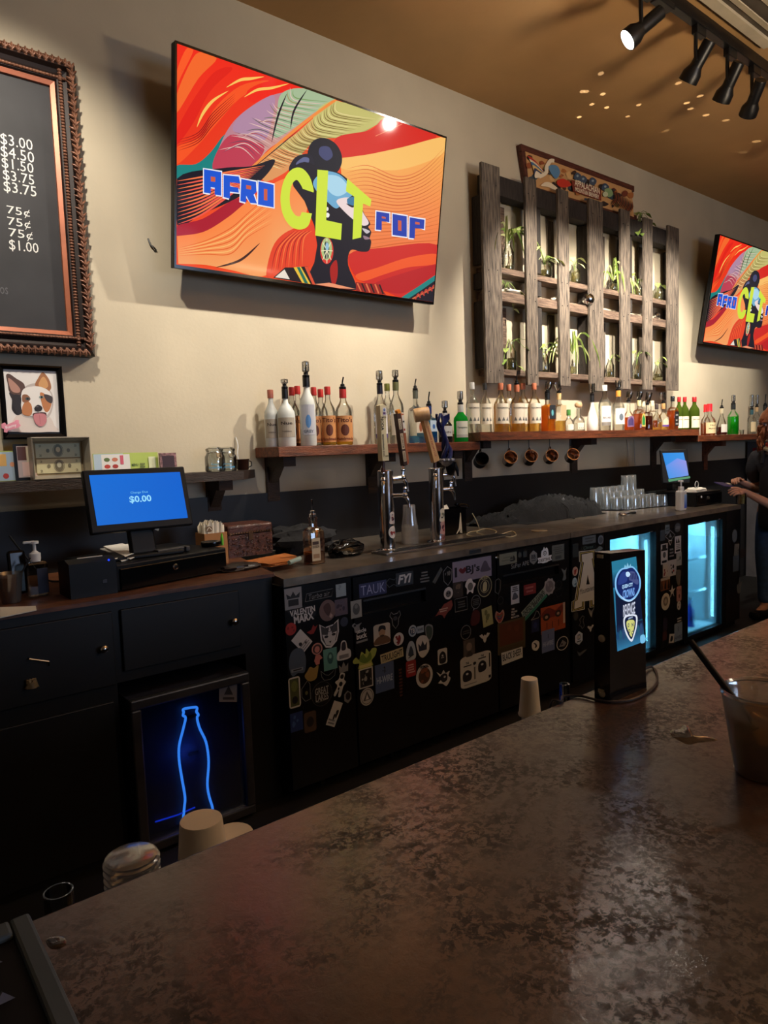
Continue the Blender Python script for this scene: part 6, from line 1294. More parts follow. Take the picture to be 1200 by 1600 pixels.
# spilled water drops and puddles
WTR = glass('spilt_water', (240, 238, 236), .10, .03)
for pts_, lab in ([[(1048, 1148), (1060, 1157), (1076, 1164), (1086, 1162), (1100, 1160), (1122, 1157), (1108, 1152), (1086, 1152), (1078, 1137), (1068, 1133), (1062, 1140), (1050, 1140)], 'ragged little water puddle on the bar beside the plastic cup'], [[(72, 1470), (80, 1464), (98, 1464), (104, 1474), (94, 1482), (78, 1482)], 'wet drops on the bar beside the black rubber mat']):
    P = [atZ(x, y, BT) for x, y in pts_]; cc = sum(P, Vector((0, 0, 0)))/len(P); vs = [tuple(Vector(v)+Vector((0, 0, .0003))) for v in cr([tuple(v) for v in P], 3, True)]; n = len(vs)
    in_ = [tuple(cc+(Vector(v)-cc)*.8+Vector((0, 0, .0007))) for v in vs]; vs = list(vs)
    o = MB().add([Vector(v) for v in vs]+in_+[tuple(cc+Vector((0, 0, .0008)))], [(i, (i+1) % n, n+(i+1) % n, n+i) for i in range(n)]+[(n+i, n+(i+1) % n, 2*n) for i in range(n)]).build('water_puddle', WTR, None, True); tag(o, lab, 'puddle')

# cups standing on the work shelf behind the bar
FOAM = mat('white_foam', (222, 214, 200), .6, vary=.03)
def cup_stack(px, y, ztop_px, rb, rtop, n, step, m_, label, zb=.8, name='cup_stack', cat='cups', tilt=0):
    pt = atY(px, ztop_px, y); t = thing(name, label, cat, (pt.x, y, zb), 0)
    H_ = pt.z-zb; h1 = H_-(n-1)*step
    for i in range(n):
        z0 = i*step
        MB().shell([(rb, 0), (rb*1.03, .002), (rtop*.98, h1-.006), (rtop*1.06, h1-.003), (rtop*1.04, h1)], 24, Vector((pt.x, y, zb+z0+h1)), Matrix.Scale(-1, 4, (0, 0, 1)), t=.0015).build('cup', m_, t, True)
    return t
cup_stack(827, -2.50, 1060, .0155, .0215, 3, .075, FOAM, 'tall stack of upturned white cups behind the bar, left of the display tower')
cup_stack(314, -2.47, 1280, .028, .040, 2, .06, FOAM, 'upturned white foam cups in front of the neon cooler, taller stack')
cup_stack(362, -2.45, 1302, .030, .040, 1, .05, FOAM, 'wide white foam bowl upturned right of the taller foam stack')
p = atY(205, 1335, -2.44); t = thing('plastic_cup_stack', 'stack of clear ribbed plastic cups behind the bar edge, lower left', 'cups', (p.x, -2.44, .8))
zt_ = atY(203, 1338, -2.44).z
pr_ = [(.030, .0)]
for i in range(12):
    z = zt_-.80-.118+i*.0098; pr_ += [(.0335, z), (.0365, z+.003), (.0365, z+.0052), (.0335, z+.007)]
pr_ += [(.034, zt_-.80), (.030, zt_-.80+.002), (.001, zt_-.80)]
MB().lathe(pr_, 28, (p.x, -2.44, .8)).build('cup', glass('cloudy_plastic', (226, 228, 232), .5, .15, .18), t, True)

def tumbler(px, py, y, r, label, m_=GLASSH):
    p = atY(px, py, y); h = p.z-.8
    o = MB().shell([(r*.85, .0), (r*.88, .004), (r, h)], 24, (p.x, y, .8), t=.002).build('tumbler', m_, None, True); tag(o, label, 'glass')
tumbler(91, 1392, -2.50, .0165, 'lone clear tumbler behind the bar at the lower left, near the rubber mat')
tumbler(882, 1068, -2.50, .0105, 'slim clear glass behind the bar between white cups and display tower')

# ================================================================ things on the near counter
WZ = .9805; SZ = .9605
tl = thing('near_till', 'black till with a blue lit screen reading a zero amount, on the near cash drawer', 'till', (.97, -.5, 1.08))
bl = Vector((.763, -.62, 1.196)); exx = Vector((1, 0, 0)); ezz = Vector((0, .064, .243)).normalized(); nn = exx.cross(ezz)
W_s, H_s = .409, .251
Rr = Matrix((exx, -nn, ezz)).transposed(); mid = bl+exx*W_s/2+ezz*H_s/2
MB().box(mid-nn*.016, (W_s, .03, H_s), Rr, r=.006).build('screen_housing', BLACKPL, tl)
A = Art(preplane(bl, exx, ezz)); A.poly([(139, 742.5), (281, 737.5), (293.5, 809), (152, 821.5)], [(24, 110, 214), (16, 98, 206), (18, 100, 206), (30, 108, 208)])
q = A.pre; a = q((217.5, 769.5)); A.text('Change Due', a[0], a[1], .0115, (110, 190, 240), .070, .01); a = q((219.5, 780)); A.text('$0.00', a[0], a[1], .031, (150, 220, 255), .088, .025)
A.build('screen', tl, planefn(bl+nn*.0002, exx, ezz), SCREEN, eps=.0001, label='lit blue screen')
A = Art(preplane(bl, exx, ezz)); a = q((241, 833)); 
MB().box((bl.x+.26, -.60, 1.19), (.016, .002, .012), Matrix.Rotation(.4, 3, 'Y')).build('tag', PAPER, tl)
MB().box((.97, -.56, 1.16), (.10, .04, .14), Matrix.Rotation(-.25, 3, 'X'), r=.006).box((.97, -.55, 1.091), (.30, .17, .018), r=.006).build('stand', BLACKPL, tl)
dr = thing('near_cash_drawer', 'black cash drawer with round lock under the near till', 'cash drawer', (1.06, -.45, WZ))
RZ = Matrix.Rotation(math.atan2(.112, .511), 3, 'Z')
ctr = Vector((1.0616, -.674, WZ)); ux = RZ @ Vector((1, 0, 0)); uy = RZ @ Vector((0, 1, 0))
MB().box(ctr+uy*.20+Vector((0, 0, .052)), (.51, .40, .1), RZ, r=.005).build('case', BLACKPL, dr)
MB().box(ctr+uy*(-.004)+Vector((0, 0, .047)), (.49, .014, .08), RZ, r=.003).build('drawer_front', BLACKGL, dr)
pl = atY(268, 888, -.66); d_ = (pl-ctr).dot(ux)
MB().lathe([(.012, 0), (.013, .004), (.010, .008), (.001, .009)], 16, ctr+ux*d_-uy*.011+Vector((0, 0, .06)), RZ.to_4x4() @ Matrix.Rotation(PI/2, 4, 'X')).build('lock', CHROME, dr, True)
pr = thing('receipt_printer', 'black receipt printer box left of the near cash drawer', 'printer', (.73, -.62, WZ))
MB().prism([(-.085, 0), (.07, 0), (.07, .12), (-.03, .138), (-.085, .125)], .0, .165, (0, 1, 0), (0, 0, 1), (.645, -.652, WZ)).build('case', BLACKPL, pr)
MB().box((.733, -.685, WZ+.1385), (.09, .006, .004), r=.001).build('paper_slot', PAPER, pr)
MB().ball((.785, -.735, WZ+.126), .004, 8, 6).build('power_light', emit('blue_pilot_light', (30, 60, 255), 2.0), pr, True)
MB().box((.765, -.7385, WZ+.05), (.015, .002, .012)).build('badge', FRM, pr)
# papers on drawer
def sheets(name, pts, z, n, m_, label, cat, th=.0012):
    P = [atZ(x, y, z) if x > 6 or x == 0 else Vector((x, y, z)) for x, y in pts]; t = thing(name, label, cat, (P[0].x, P[0].y, z)); rr = random.Random(len(pts)+n)
    for i in range(n):
        a = rr.uniform(-.12, .12); c = sum(P, Vector((0, 0, 0)))/len(P); R2 = Matrix.Rotation(a if i else 0, 3, 'Z')
        Q = [c+R2 @ (v-c)*(1-.03*i) for v in P]
        MB().prism([(v.x, v.y) for v in Q], 0, th, (1, 0, 0), (0, 1, 0), (0, 0, z+i*(th+.002))).build('sheet', m_, t)
    return t
DZ = WZ+.1035
sheets('napkins', [(162, 859), (195, 854), (228, 866), (190, 878)], DZ, 4, mat('white_napkin', (230, 226, 216), .8), 'loose white paper napkins on the near cash drawer', 'napkins', .003)
sheets('receipt', [(213, 866), (276, 857), (279, 861), (222, 871)], DZ, 1, PAPER, 'long curled white receipt on the near cash drawer right of the napkins', 'receipt', .002)
sheets('folded_menu', [(0, 950), (56, 948), (57, 954), (0, 966)], WZ, 1, PAPER, 'white folded paper on the wooden counter edge, far left', 'paper', .003)
p = atZ(274, 858, DZ); MB_ = MB().box((p.x-.06, -.60, DZ+.012), (.15, .035, .022), RZ, r=.004); MB_.box((p.x, -.6, DZ+.014), (.02, .036, .02), RZ, r=.003)
tag(MB_.build('stapler', mat('grey_plastic', (70, 70, 72), .4), None), 'grey stapler lying under the near till screen', 'stapler')
p = atZ(300, 847, DZ); o = MB().lathe([(.042, 0), (.046, .01), (.044, .02), (.038, .018), (.001, .008)], 20, (p.x, -.52, DZ)).build('coin_dish', BLACKGL, None, True); tag(o, 'small black round dish at the right end of the near cash drawer', 'dish')
# hand sanitiser, cup of water, card reader at far left
c = Vector((.575, -.56, WZ)); t = thing('sanitizer_bottle', 'clear pump sanitizer bottle with dark label on the wooden counter', 'bottle', c)
MB().box(c+Vector((0, 0, .065)), (.075, .045, .13), r=.010).build('body', glass('gel_bottle', (190, 192, 190), .18, .05), t)
MB().lathe([(.018, .13), (.020, .14), (.020, .16), (.015, .162), (.006, .17), (.006, .195), (.016, .196), (.016, .205), (.001, .206)], 14, c).box(c+Vector((-.018, -.004, .203)), (.04, .012, .009), r=.003).build('pump', WHITEPL, t, True)
MB().bb(c.x-.002, c.x+.034, c.y-.0245, c.y-.0228, WZ+.012, WZ+.105).build('label', mat('navy_label', (34, 40, 66), .5), t)
c = Vector((.475, -.62, WZ)); t = thing('water_cup', 'plastic cup of cloudy water at the left edge of the wooden counter', 'cup', c)
MB().shell([(.030, .001), (.031, .004), (.043, .105), (.045, .108)], 26, c, t=.0012).build('cup', PLASTICC, t, True); MB().lathe([(.0285, .004), (.040, .094), (.0005, .094)], 24, c).build('water', liquid('cloudy_water', (140, 126, 112), .5), t, True)
MB().tube([c+Vector((-.01, 0, .02)), c+Vector((.075, .02, .15))], .0035, 8).build('straw', BLACKPL, t, True)
c = Vector((.50, -.47, WZ)); o = MB().box(c+Vector((.03, 0, .085)), (.062, .022, .165), Matrix.Rotation(-.15, 3, 'X'), r=.010).build('card_reader', BLACKGL, None); tag(o, 'black rounded card reader standing behind the sanitizer bottle', 'card reader')
o = MB().box((.33, -.28, WZ+.07), (.30, .22, .14), r=.006).build('speaker_box', BLACKPL, None); tag(o, 'black box in the dark corner under the low shelf, far left', 'box')
cord = MB().tube(cr([(.56, -.2, WZ+.2), (.60, -.25, WZ+.12), (.66, -.3, WZ+.02), (.72, -.33, WZ+.006), (.80, -.30, WZ+.006), (.86, -.25, WZ+.01)], 6), .004, 6).build('black_cable', BLACKPL, None, True); tag(cord, 'black cable hanging behind the receipt printer', 'cable')

# filter box, carved chest, envelopes, whiskey, sunglasses, black bag
c = Vector((1.365, -.36, WZ)); t = thing('filter_box', 'brown cardboard box of white coffee filters beside the near till', 'box', c)
KRAFT = mat('kraft_card', (176, 122, 72), .7, vary=.05)
m = MB(); m.bb(c.x-.056, c.x+.056, c.y-.05, c.y-.047, WZ, WZ+.145); m.bb(c.x-.056, c.x+.056, c.y+.047, c.y+.05, WZ, WZ+.145); m.bb(c.x-.056, c.x-.053, c.y-.047, c.y+.047, WZ, WZ+.145); m.bb(c.x+.053, c.x+.056, c.y-.047, c.y+.047, WZ, WZ+.145); m.bb(c.x-.053, c.x+.053, c.y-.047, c.y+.047, WZ, WZ+.003)
m.build('box', KRAFT, t)
for k in range(5):
    m = MB(); vs = []; fs = []
    for i in range(13):
        for j in range(4):
            x = -.047+.094*i/12; z = .02+.15*j/3+(.034*math.sin(PI*(i/12))*.5+.008*math.sin(i*2.1+k))*(j == 3); y = -.036+k*.018+.004*math.sin(i*2.3+k)*j/3
            vs.append((c.x+x*(1+.08*j/3), c.y+y, WZ+.01+z))
    for i in range(12):
        for j in range(3): fs.append((i*4+j, (i+1)*4+j, (i+1)*4+j+1, i*4+j+1))
    m.add(vs, fs).build('filter', mat('filter_paper', (234, 226, 206), .8, vary=.04), t, True)
A = Art(); A.ell(0, 0, .016, .014, (120, 92, 60)); A.stroke([(-.012, -.006), (0, .008), (.012, -.004)], .004, (230, 220, 200), False, raw=True)
A.build('print', t, wallfn(c.y-.0505) if False else (lambda x, z, e: (c.x-.03+x, c.y-.0475-e, WZ+.165+z)))
CHEST = mat('carved_dark_red_wood', (52, 28, 22), .35, col2=(92, 52, 38), scale=30, bump=.25)
c = Vector((1.60, -.20, WZ)); t = thing('carved_chest', 'small carved dark wooden chest with studs on the back counter', 'chest', c)
q1, q2 = atY(357, 850, -.29), atY(426, 850, -.29); cxw = (q1.x, q2.x)
zt = atY(390, 818, -.29).z
MB().bb(cxw[0], cxw[1], -.29, -.12, WZ, WZ+(zt-WZ)*.68).build('body', CHEST, t)
MB().box(((cxw[0]+cxw[1])/2, -.205, WZ+(zt-WZ)*.84), (cxw[1]-cxw[0]+.008, .178, (zt-WZ)*.31), r=.012).build('lid', CHEST, t)
st = MB()
for k in range(16): st.ball((cxw[0]+.01+(cxw[1]-cxw[0]-.02)*k/15, -.294, WZ+(zt-WZ)*.74), .0028, 6, 4)
for k in range(6): st.ball((cxw[0]+.008, -.293, WZ+.02+k*.018), .0025, 6, 4); st.ball((cxw[1]-.008, -.293, WZ+.02+k*.018), .0025, 6, 4)
o = st.build('stud', mat('brass_stud', (170, 130, 90), .3, .9), t, True); o['kind'] = 'stuff'
cv = MB(); rr = random.Random(8)
for k in range(60):
    x = rr.uniform(cxw[0]+.015, cxw[1]-.015); z = WZ+rr.uniform(.012, (zt-WZ)*.62); a = rr.random()*6.28
    cv.tube(cr([(x, -.291, z), (x+.008*math.cos(a), -.2935, z+.008*math.sin(a)), (x+.012*math.cos(a+1), -.291, z+.012*math.sin(a+1))], 3), .0022, 5)
o = cv.build('carving', CHEST, t, True); o['kind'] = 'stuff'
MB().bb((cxw[0]+cxw[1])/2-.012, (cxw[0]+cxw[1])/2+.012, -.2945, -.2905, WZ+(zt-WZ)*.5, WZ+(zt-WZ)*.8).build('clasp', mat('dark_brass', (90, 66, 44), .4, .7), t)
ORNG = mat('orange_envelope', (186, 110, 50), .6, vary=.06)
sheets('envelopes', [(378, 882), (440, 868), (464, 872), (462, 880), (424, 886)], WZ+.004, 3, ORNG, 'small pile of orange envelopes at the counter seam', 'envelopes', .003)
p = atZ(466, 873, WZ+.03); o = MB().tube([p+Vector((-.06, -.02, -.008)), p+Vector((.0, .0, -.002)), p+Vector((.012, .004, 0))], .010, 10).build('rolled_paper', mat('pale_mint_paper', (176, 200, 186), .7), None, True); tag(o, 'pale mint rolled paper tucked on the orange envelopes', 'paper')
p = atZ(370, 893, WZ); o = MB().blob((p.x+.03, p.y+.04, WZ+.010), (.10, .045, .018), .25, 6, 2.5, 20, 10, .55).build('dark_wallet', mat('dark_leather', (40, 28, 24), .35, bump=.2), None, True); tag(o, 'dark leather wallet lying at the counter seam in front of the chest', 'wallet')
p = atZ(343, 851, DZ); o = MB().lathe([(.006, 0), (.007, .03), (.003, .05), (.001, .054)], 10, (p.x, -.54, DZ)).build('green_lighter', emit('x', (0, 0, 0), 0) if False else mat('lime_plastic', (110, 206, 50), .35), None, True); tag(o, 'small lime green plastic stub standing beside the filter box', 'lighter')

def near_bottle():
    c = Vector((1.745, -.64, SZ)); t = thing('whiskey_bottle', 'square clear bottle of dark whiskey with pourer alone on the steel counter', 'bottle', c)
    h = atY(492, 818, -.64).z-SZ; R_ = .040
    MB().lathe([(R_*.92, 0), (R_, .004), (R_, h*.80), (R_*.9, h*.86), (.017, h*.93), (.015, h), (.015, h*1.12), (.018, h*1.125), (.018, h*1.16)], 24, c, sq=1.0).build('body', GLASSH, t, True)
    MB().lathe([(R_*.86, .006), (R_*.92, .01), (R_*.92, h*.30), (.0005, h*.30)], 20, c, sq=1.0).build('whiskey', LQ['brown'], t, True)
    zt = atY(490, 780, -.64).z-SZ
    MB().lathe([(.015, h*1.16), (.019, h*1.17), (.019, h*1.24), (.013, h*1.26), (.013, h*1.32), (.007, h*1.34)], 14, c).tube([c+Vector((0, 0, h*1.33)), c+Vector((0, 0, zt*.93)), c+Vector((-.004, -.004, zt))], .004, 7).build('pourer', CHROME, t, True)
    A = Art(); A.rect(-.026, .018, .02, h*.66, (196, 180, 150)); A.rect(-.022, h*.5, .012, h*.58, (70, 50, 40)); A.text('BOURBON', -.004, h*.45, .012, (80, 60, 44), .036, .02); A.rect(-.02, .03, .014, .05, (150, 120, 90))
    A.build('label', t, lambda x, z, e: (c.x-.012+x, c.y-R_*1.0-.0012-e, c.z+z))
near_bottle()
SHADE = mat('black_cloth', (20, 20, 23), .9, vary=.25, scale=10, bump=.3)
o = MB().blob((1.92, -.26, SZ+.055), (.16, .12, .075), .35, 3, 2.2, 26, 14, .72).build('black_bag', SHADE, None, True); tag(o, 'crumpled black bag against the splash board behind the whiskey bottle', 'bag')
t = thing('sunglasses_case', 'glossy black bundle on the steel counter between whiskey bottle and first beer tower', 'case', (1.98, -.56, SZ))
MB().blob((1.985, -.56, SZ+.032), (.095, .055, .042), .25, 12, 2.0, 24, 12, .75).build('case', BLACKGL, t, True)
MB().tube(cr([(1.90, -.60, SZ+.03), (1.95, -.62, SZ+.055), (2.02, -.61, SZ+.06), (2.07, -.58, SZ+.03)], 5), .005, 6).build('strap', BLACKGL, t, True)

# ================================================================ beer towers
ctx_T = lambda x, y: (560+x/5, 620+y/5)
def faucet(mb, c, d, s=1.0):
    d = Vector(d).normalized()
    mb.tube([c, c+d*.055*s], [.011*s, .010*s], 10); mb.ball(c+d*.06*s, .016*s, 10, 8)
    mb.tube([c+d*.058*s, c+d*.062*s+Vector((0, 0, .03*s))], .008*s, 8); mb.ball(c+d*.062*s+Vector((0, 0, .034*s)), .011*s, 8, 6)
    mb.tube(cr([tuple(c+d*.06*s), tuple(c+d*.075*s+Vector((0, 0, -.025*s))), tuple(c+d*.082*s+Vector((0, 0, -.065*s)))], 4), [.010*s]*5+[.0075*s]*4, 10)
    return c+d*.062*s+Vector((0, 0, .042*s))
def tower(bx, by, toppx, label):
    b = atZ(bx, by, SZ); b.z = SZ; h = atY(toppx[0], toppx[1], b.y).z-SZ; t = thing('beer_tower', label, 'beer tower', b, 0, 'chrome beer towers'); R_ = .040
    MB().lathe([(R_*1.5, 0), (R_*1.5, .006), (R_*1.1, .012), (R_, .016), (R_, h-.012), (R_*1.03, h-.012), (R_*1.03, h-.003), (R_*.95, h), (.001, h+.001)], 36, b).build('column', CHROME, t, True)
    return t, b, h, R_
t1, b1, h1, R1 = tower(606, 861, (599, 735), 'chrome beer tower nearest the tills, with cream and dark tap handles')
f1 = MB(); e1 = faucet(f1, b1+Vector((-R1*.68, -R1*.68, h1-.045)), (-.70, -.71, 0)); f1.build('faucet', CHROME, t1, True)
f2 = MB(); e2 = faucet(f2, b1+Vector((R1-.004, .0, h1-.045)), (1, -.25, .05), 1.15); f2.tube([b1+Vector((R1-.004, 0, h1-.05)), b1+Vector((R1+.06, -.01, h1-.045))], .012, 10); f2.build('faucet', CHROME, t1, True)
f3 = MB(); e3 = faucet(f3, b1+Vector((R1*.6, -R1*.7, h1-.13)), (.8, -.6, 0)); f3.build('faucet', CHROME, t1, True)
# cream handle with lettering
CREAMM = mat('cream_tap_handle', (206, 196, 160), .45, vary=.04)
def along(px0, px1, y):  # points at depth y for handle base and tip
    return atY(px0[0], px0[1], y), atY(px1[0], px1[1], y)
yh = e1.y
hb, ht = along(ctx_T(198, 500), ctx_T(176, 60), yh); hd = (ht-hb); L_ = hd.length; ez_ = hd.normalized(); ex_ = Vector((1, 0, 0)); ex_ = (ex_-ez_*ex_.dot(ez_)).normalized()
wd = .040
out = [(-wd*.52, 0), (wd*.5, 0), (wd*.42, L_*.25), (wd*.30, L_*.5), (wd*.36, L_*.7), (wd*.52, L_*.86), (wd*.5, L_*.97), (.0, L_), (-wd*.5, L_*.98), (-wd*.48, L_*.6), (-wd*.52, L_*.3)]
tc_ = MB().prism(out, -.017, .017, ex_, ez_, hb).build('tap_handle', CREAMM, t1, label='cream slab tap handle with vertical brewery lettering')
MB().tube([e1, hb+ez_*.005], .007, 8).lathe([(.013, 0), (.009, .02)], 10, e1+Vector((0, 0, -.002))).build('handle_ferrule', mat('dark_red_ferrule', (60, 24, 20), .4), t1, True)
fnc = planefn(hb+Vector((0, -.0172, 0)), ex_, ez_); A = Art()
A.text('NODA', -wd*.27, L_*.66, .018, (24, 24, 26), L_*.24, .03, rot=-PI/2); A.text('BREWING CO.', -wd*.27, L_*.27, .010, (24, 24, 26), L_*.40, .025, rot=-PI/2)
A.rect(-wd*.12, L_*.80, wd*.42, L_*.94, (206, 206, 214)); A.rect(-wd*.10, L_*.82, wd*.3, L_*.86, (90, 60, 110)); A.ell(wd*.12, L_*.9, .006, .007, (90, 120, 170)); A.text('NODA', wd*.12, L_*.77, .009, (30, 30, 30), wd*.5, .03)
A.rect(-wd*.1, .02, wd*.4, .026, (120, 110, 80)); A.build('handle_print', tc_, fnc)
# dark brown box handle
DBR = mat('dark_brown_handle', (52, 30, 24), .45, vary=.1); WHF = mat('handle_wood_face', (150, 84, 52), .5, vary=.1)
hb, ht = along(ctx_T(365, 535), ctx_T(312, 130), e2.y); hd = ht-hb; L_ = hd.length; ez_ = hd.normalized(); ex_ = Vector((1, 0, 0)); ex_ = (ex_-ez_*ex_.dot(ez_)).normalized()
td = MB().prism([(-.020, 0), (.004, 0), (.004, L_), (-.022, L_)], -.014, .014, ex_, ez_, hb).build('tap_handle', DBR, t1, label='dark brown tap handle with cream lettering and wooden side')
MB().prism([(.0045, 0), (.018, .01), (.024, L_*.98), (.0045, L_)], -.013, .013, ex_, ez_, hb).build('handle_side', WHF, td)
MB().prism([(-.010, L_), (.012, L_), (.004, L_+.022), (-.014, L_+.016)], -.01, .01, ex_, ez_, hb).build('handle_tip', mat('orange_tip', (206, 130, 40), .4), td)
MB().tube([e2, hb+ez_*.004], .006, 8).build('handle_ferrule', CHROME, t1, True)
A = Art(); fnc = planefn(hb+Vector((0, -.0142, 0)), ex_, ez_)
for z0, z1, tx in ((.70, .90, 'FOOT'), (.32, .62, 'MOUNTAIN'), (.08, .28, 'BREWING')):
    A.rect(-.018, L_*z0, -.0, L_*z1, (190, 176, 150)); A.text(tx, -.009, L_*(z0+z1)/2, .010, (46, 26, 20), L_*(z1-z0)*.85, .03, rot=PI/2)
A.rect(.006, L_*.62, .021, L_*.96, (206, 200, 190)); A.rect(.008, L_*.66, .018, L_*.70, (150, 60, 50)); A.rect(.008, L_*.82, .019, L_*.85, (40, 40, 40)); A.build('handle_print', td, fnc)
# stickers on the tower column
def colsticker(t, b, R_, z, w_, h_, shape, cols, dirx=.1):
    A = Art(); face = math.atan2(-1, dirx)
    if shape == 'e': A.ell(0, 0, w_, h_, cols[0])
    else: A.curve([(-w_, -h_), (-w_*.8, 0), (-w_*.9, h_*.7), (0, h_), (w_*.9, h_*.7), (w_*.8, 0), (w_, -h_)], cols[0], 4)
    rr = random.Random(int(z*1000))
    for k in range(5): A.ell(rr.uniform(-.5, .5)*w_, rr.uniform(-.45, .45)*h_, w_*rr.uniform(.15, .35), h_*rr.uniform(.1, .25), cols[1+k % (len(cols)-1)], 12)
    A.build('sticker', t, cylfn((b.x, b.y, b.z+z), R_+.0006, face), strips=.006)
colsticker(t1, b1, R1, .10, .027, .032, 'e', [(220, 214, 206), (140, 40, 40), (170, 60, 56)], .15)
colsticker(t1, b1, R1, .175, .019, .03, 'p', [(206, 196, 190), (110, 50, 60), (60, 40, 50)], .15)
t2, b2, h2, R2 = tower(684, 847, (680, 731), 'chrome beer tower farther right, with mallet and blue twisted tap handles')
f = MB(); g1 = faucet(f, b2+Vector((-R2*.68, -R2*.68, h2-.04)), (-.70, -.71, 0)); f.build('faucet', CHROME, t2, True)
f = MB(); g2 = faucet(f, b2+Vector((R2-.006, -.005, h2-.12)), (1, -.3, 0)); f.build('faucet', CHROME, t2, True)
f = MB(); g3 = faucet(f, b2+Vector((R2-.006, -.01, h2-.04)), (1, -.35, 0)); f.build('faucet', CHROME, t2, True)
colsticker(t2, b2, R2, .155, .025, .036, 'p', [(210, 206, 186), (120, 124, 110), (60, 60, 60)], .25); colsticker(t2, b2, R2, .085, .024, .036, 'p', [(196, 150, 140), (130, 50, 56), (90, 40, 60)], .25); colsticker(t2, b2, R2, .03, .022, .014, 'p', [(150, 100, 90), (90, 40, 40)], .25)
MALL = wood('pale_maple', (178, 138, 92), (206, 168, 120), .45, (10, 10, 2), 5, .1)
hb, ht = along(ctx_T(602, 505), ctx_T(500, 130), g1.y); hd = ht-hb; L_ = hd.length; ez_ = hd.normalized(); ex_ = Vector((1, 0, 0)); ex_ = (ex_-ez_*ex_.dot(ez_)).normalized()
tm = MB().prism([(-.021, 0), (.021, 0), (.018, L_*.5), (.016, L_*.92), (-.016, L_*.92), (-.018, L_*.5)], -.013, .013, ex_, ez_, hb).build('tap_handle', MALL, t2, label='pale wooden mallet shaped tap handle')
MB().lathe([(.034, -.045), (.036, -.04), (.036, .03), (.033, .035)], 24, ht-ez_*.005, Vector((.75, -.55, .12)).to_track_quat('Z', 'Y').to_matrix().to_4x4()).build('mallet_head', MALL, tm, True)
A = Art(); A.ell(0, 0, .024, .024, (190, 150, 120)); A.ring(0, 0, .024, .024, .003, (150, 70, 50)); A.ring(0, 0, .014, .014, .004, (160, 80, 60))
dh = Vector((.75, -.55, .12)).normalized(); eh = dh.cross(Vector((0, 0, 1))).normalized()*-1
A.build('mallet_emblem', tm, planefn(ht-ez_*.005+dh*.0356, eh, dh.cross(eh)))
A = Art(); A.text('SYCAMORE BREWING', 0, L_*.42, .013, (150, 70, 56), L_*.62, .02, rot=PI/2); A.build('handle_print', tm, planefn(hb+Vector((0, -.0132, 0)), ex_, ez_))
MB().tube([g1, hb+ez_*.004], .008, 8).build('handle_ferrule', mat('dark_red_ferrule', (60, 24, 20), .4), t2, True)
# blue twisted handle on a clawed black base
BLU_ = mat('navy_twisted_resin', (24, 34, 84), .3, vary=.2, scale=20)
hb, ht = along(ctx_T(690, 510), ctx_T(640, 130), g3.y-.01)
hd = ht-hb; L_ = hd.length; ez_ = hd.normalized(); ex_ = Vector((1, 0, 0)); ex_ = (ex_-ez_*ex_.dot(ez_)).normalized(); ey_ = ez_.cross(ex_)
m = MB()
for s_ in range(3):
    P = []; Rr_ = []
    for i in range(31):
        u_ = i/30; a = s_*2*PI/3+u_*6.5; rad = .017*(1-.35*u_)+.006*math.sin(u_*9); cen = hb+hd*u_+ex_*.012*math.sin(u_*5.5)
        P.append(cen+ex_*math.cos(a)*rad+ey_*math.sin(a)*rad); Rr_.append(.013*(1-.45*u_))
    m.tube(P, Rr_, 8)
tb = m.build('tap_handle', BLU_, t2, True, label='navy blue braided tap handle with claw base')
m = MB().lathe([(.006, -.02), (.026, -.01), (.036, .004), (.040, .014), (.030, .022), (.012, .026)], 18, hb-ez_*.004)
for k in range(9):
    a = 2*PI*k/9; m.ball(hb+Vector((math.cos(a)*.036, math.sin(a)*.036, .010)), .011, 8, 6)
m.build('claw_base', mat('pewter', (120, 122, 128), .3, .8), tb, True)
m = MB().lathe([(.006, .0), (.02, .01), (.03, .05), (.033, .075)], 14, hb+Vector((.028, -.0, -.075)))
m.tube([hb+Vector((.05, -.01, -.01)), hb+Vector((.065, -.015, -.05)), hb+Vector((.07, -.015, -.08))], [.012, .009, .005], 8).build('claw_skull', mat('black_pewter', (22, 22, 26), .3, .6), tb, True)
m = MB(); m.add([ht+Vector((.01, 0, -.02)), ht+Vector((.07, 0, .0)), ht+Vector((.075, .005, -.03)), ht+Vector((.02, 0, -.075)), ht+Vector((.01, .008, -.02)), ht+Vector((.07, .008, .0)), ht+Vector((.075, .013, -.03)), ht+Vector((.02, .008, -.075))], [(0, 1, 2, 3), (7, 6, 5, 4), (0, 4, 5, 1), (1, 5, 6, 2), (2, 6, 7, 3), (3, 7, 4, 0)])
m.build('wing', BLU_, tb)

# drip tray between the towers
p0, p1 = atZ(610, 872, SZ), atZ(757, 846, SZ)
dt = thing('drip_tray', 'long low steel drip tray with slotted grille along the beer towers', 'tray', (2.7, -.65, SZ))
tx0, tx1, ty0, ty1 = 2.10, 3.02, -.74, -.615
for (a0, a1, b0, b1_) in ((tx0, tx1, ty0, ty0+.012), (tx0, tx1, ty1-.012, ty1), (tx0, tx0+.012, ty0+.012, ty1-.012), (tx1-.012, tx1, ty0+.012, ty1-.012)):
    MB().box(((a0+a1)/2, (b0+b1_)/2, SZ+.006), (a1-a0, b1_-b0, .012), r=.003).build('rim', STEEL, dt)
MB().bb(tx0+.012, tx1-.012, ty0+.012, ty1-.012, SZ+.0005, SZ+.003).build('pan', DARKMET, dt)
m = MB()
for k in range(44): m.bb(tx0+.016+k*.0203, tx0+.026+k*.0203, ty0+.012, ty1-.012, SZ+.006, SZ+.010)
m.build('grille', STEEL, dt)['kind'] = 'stuff'

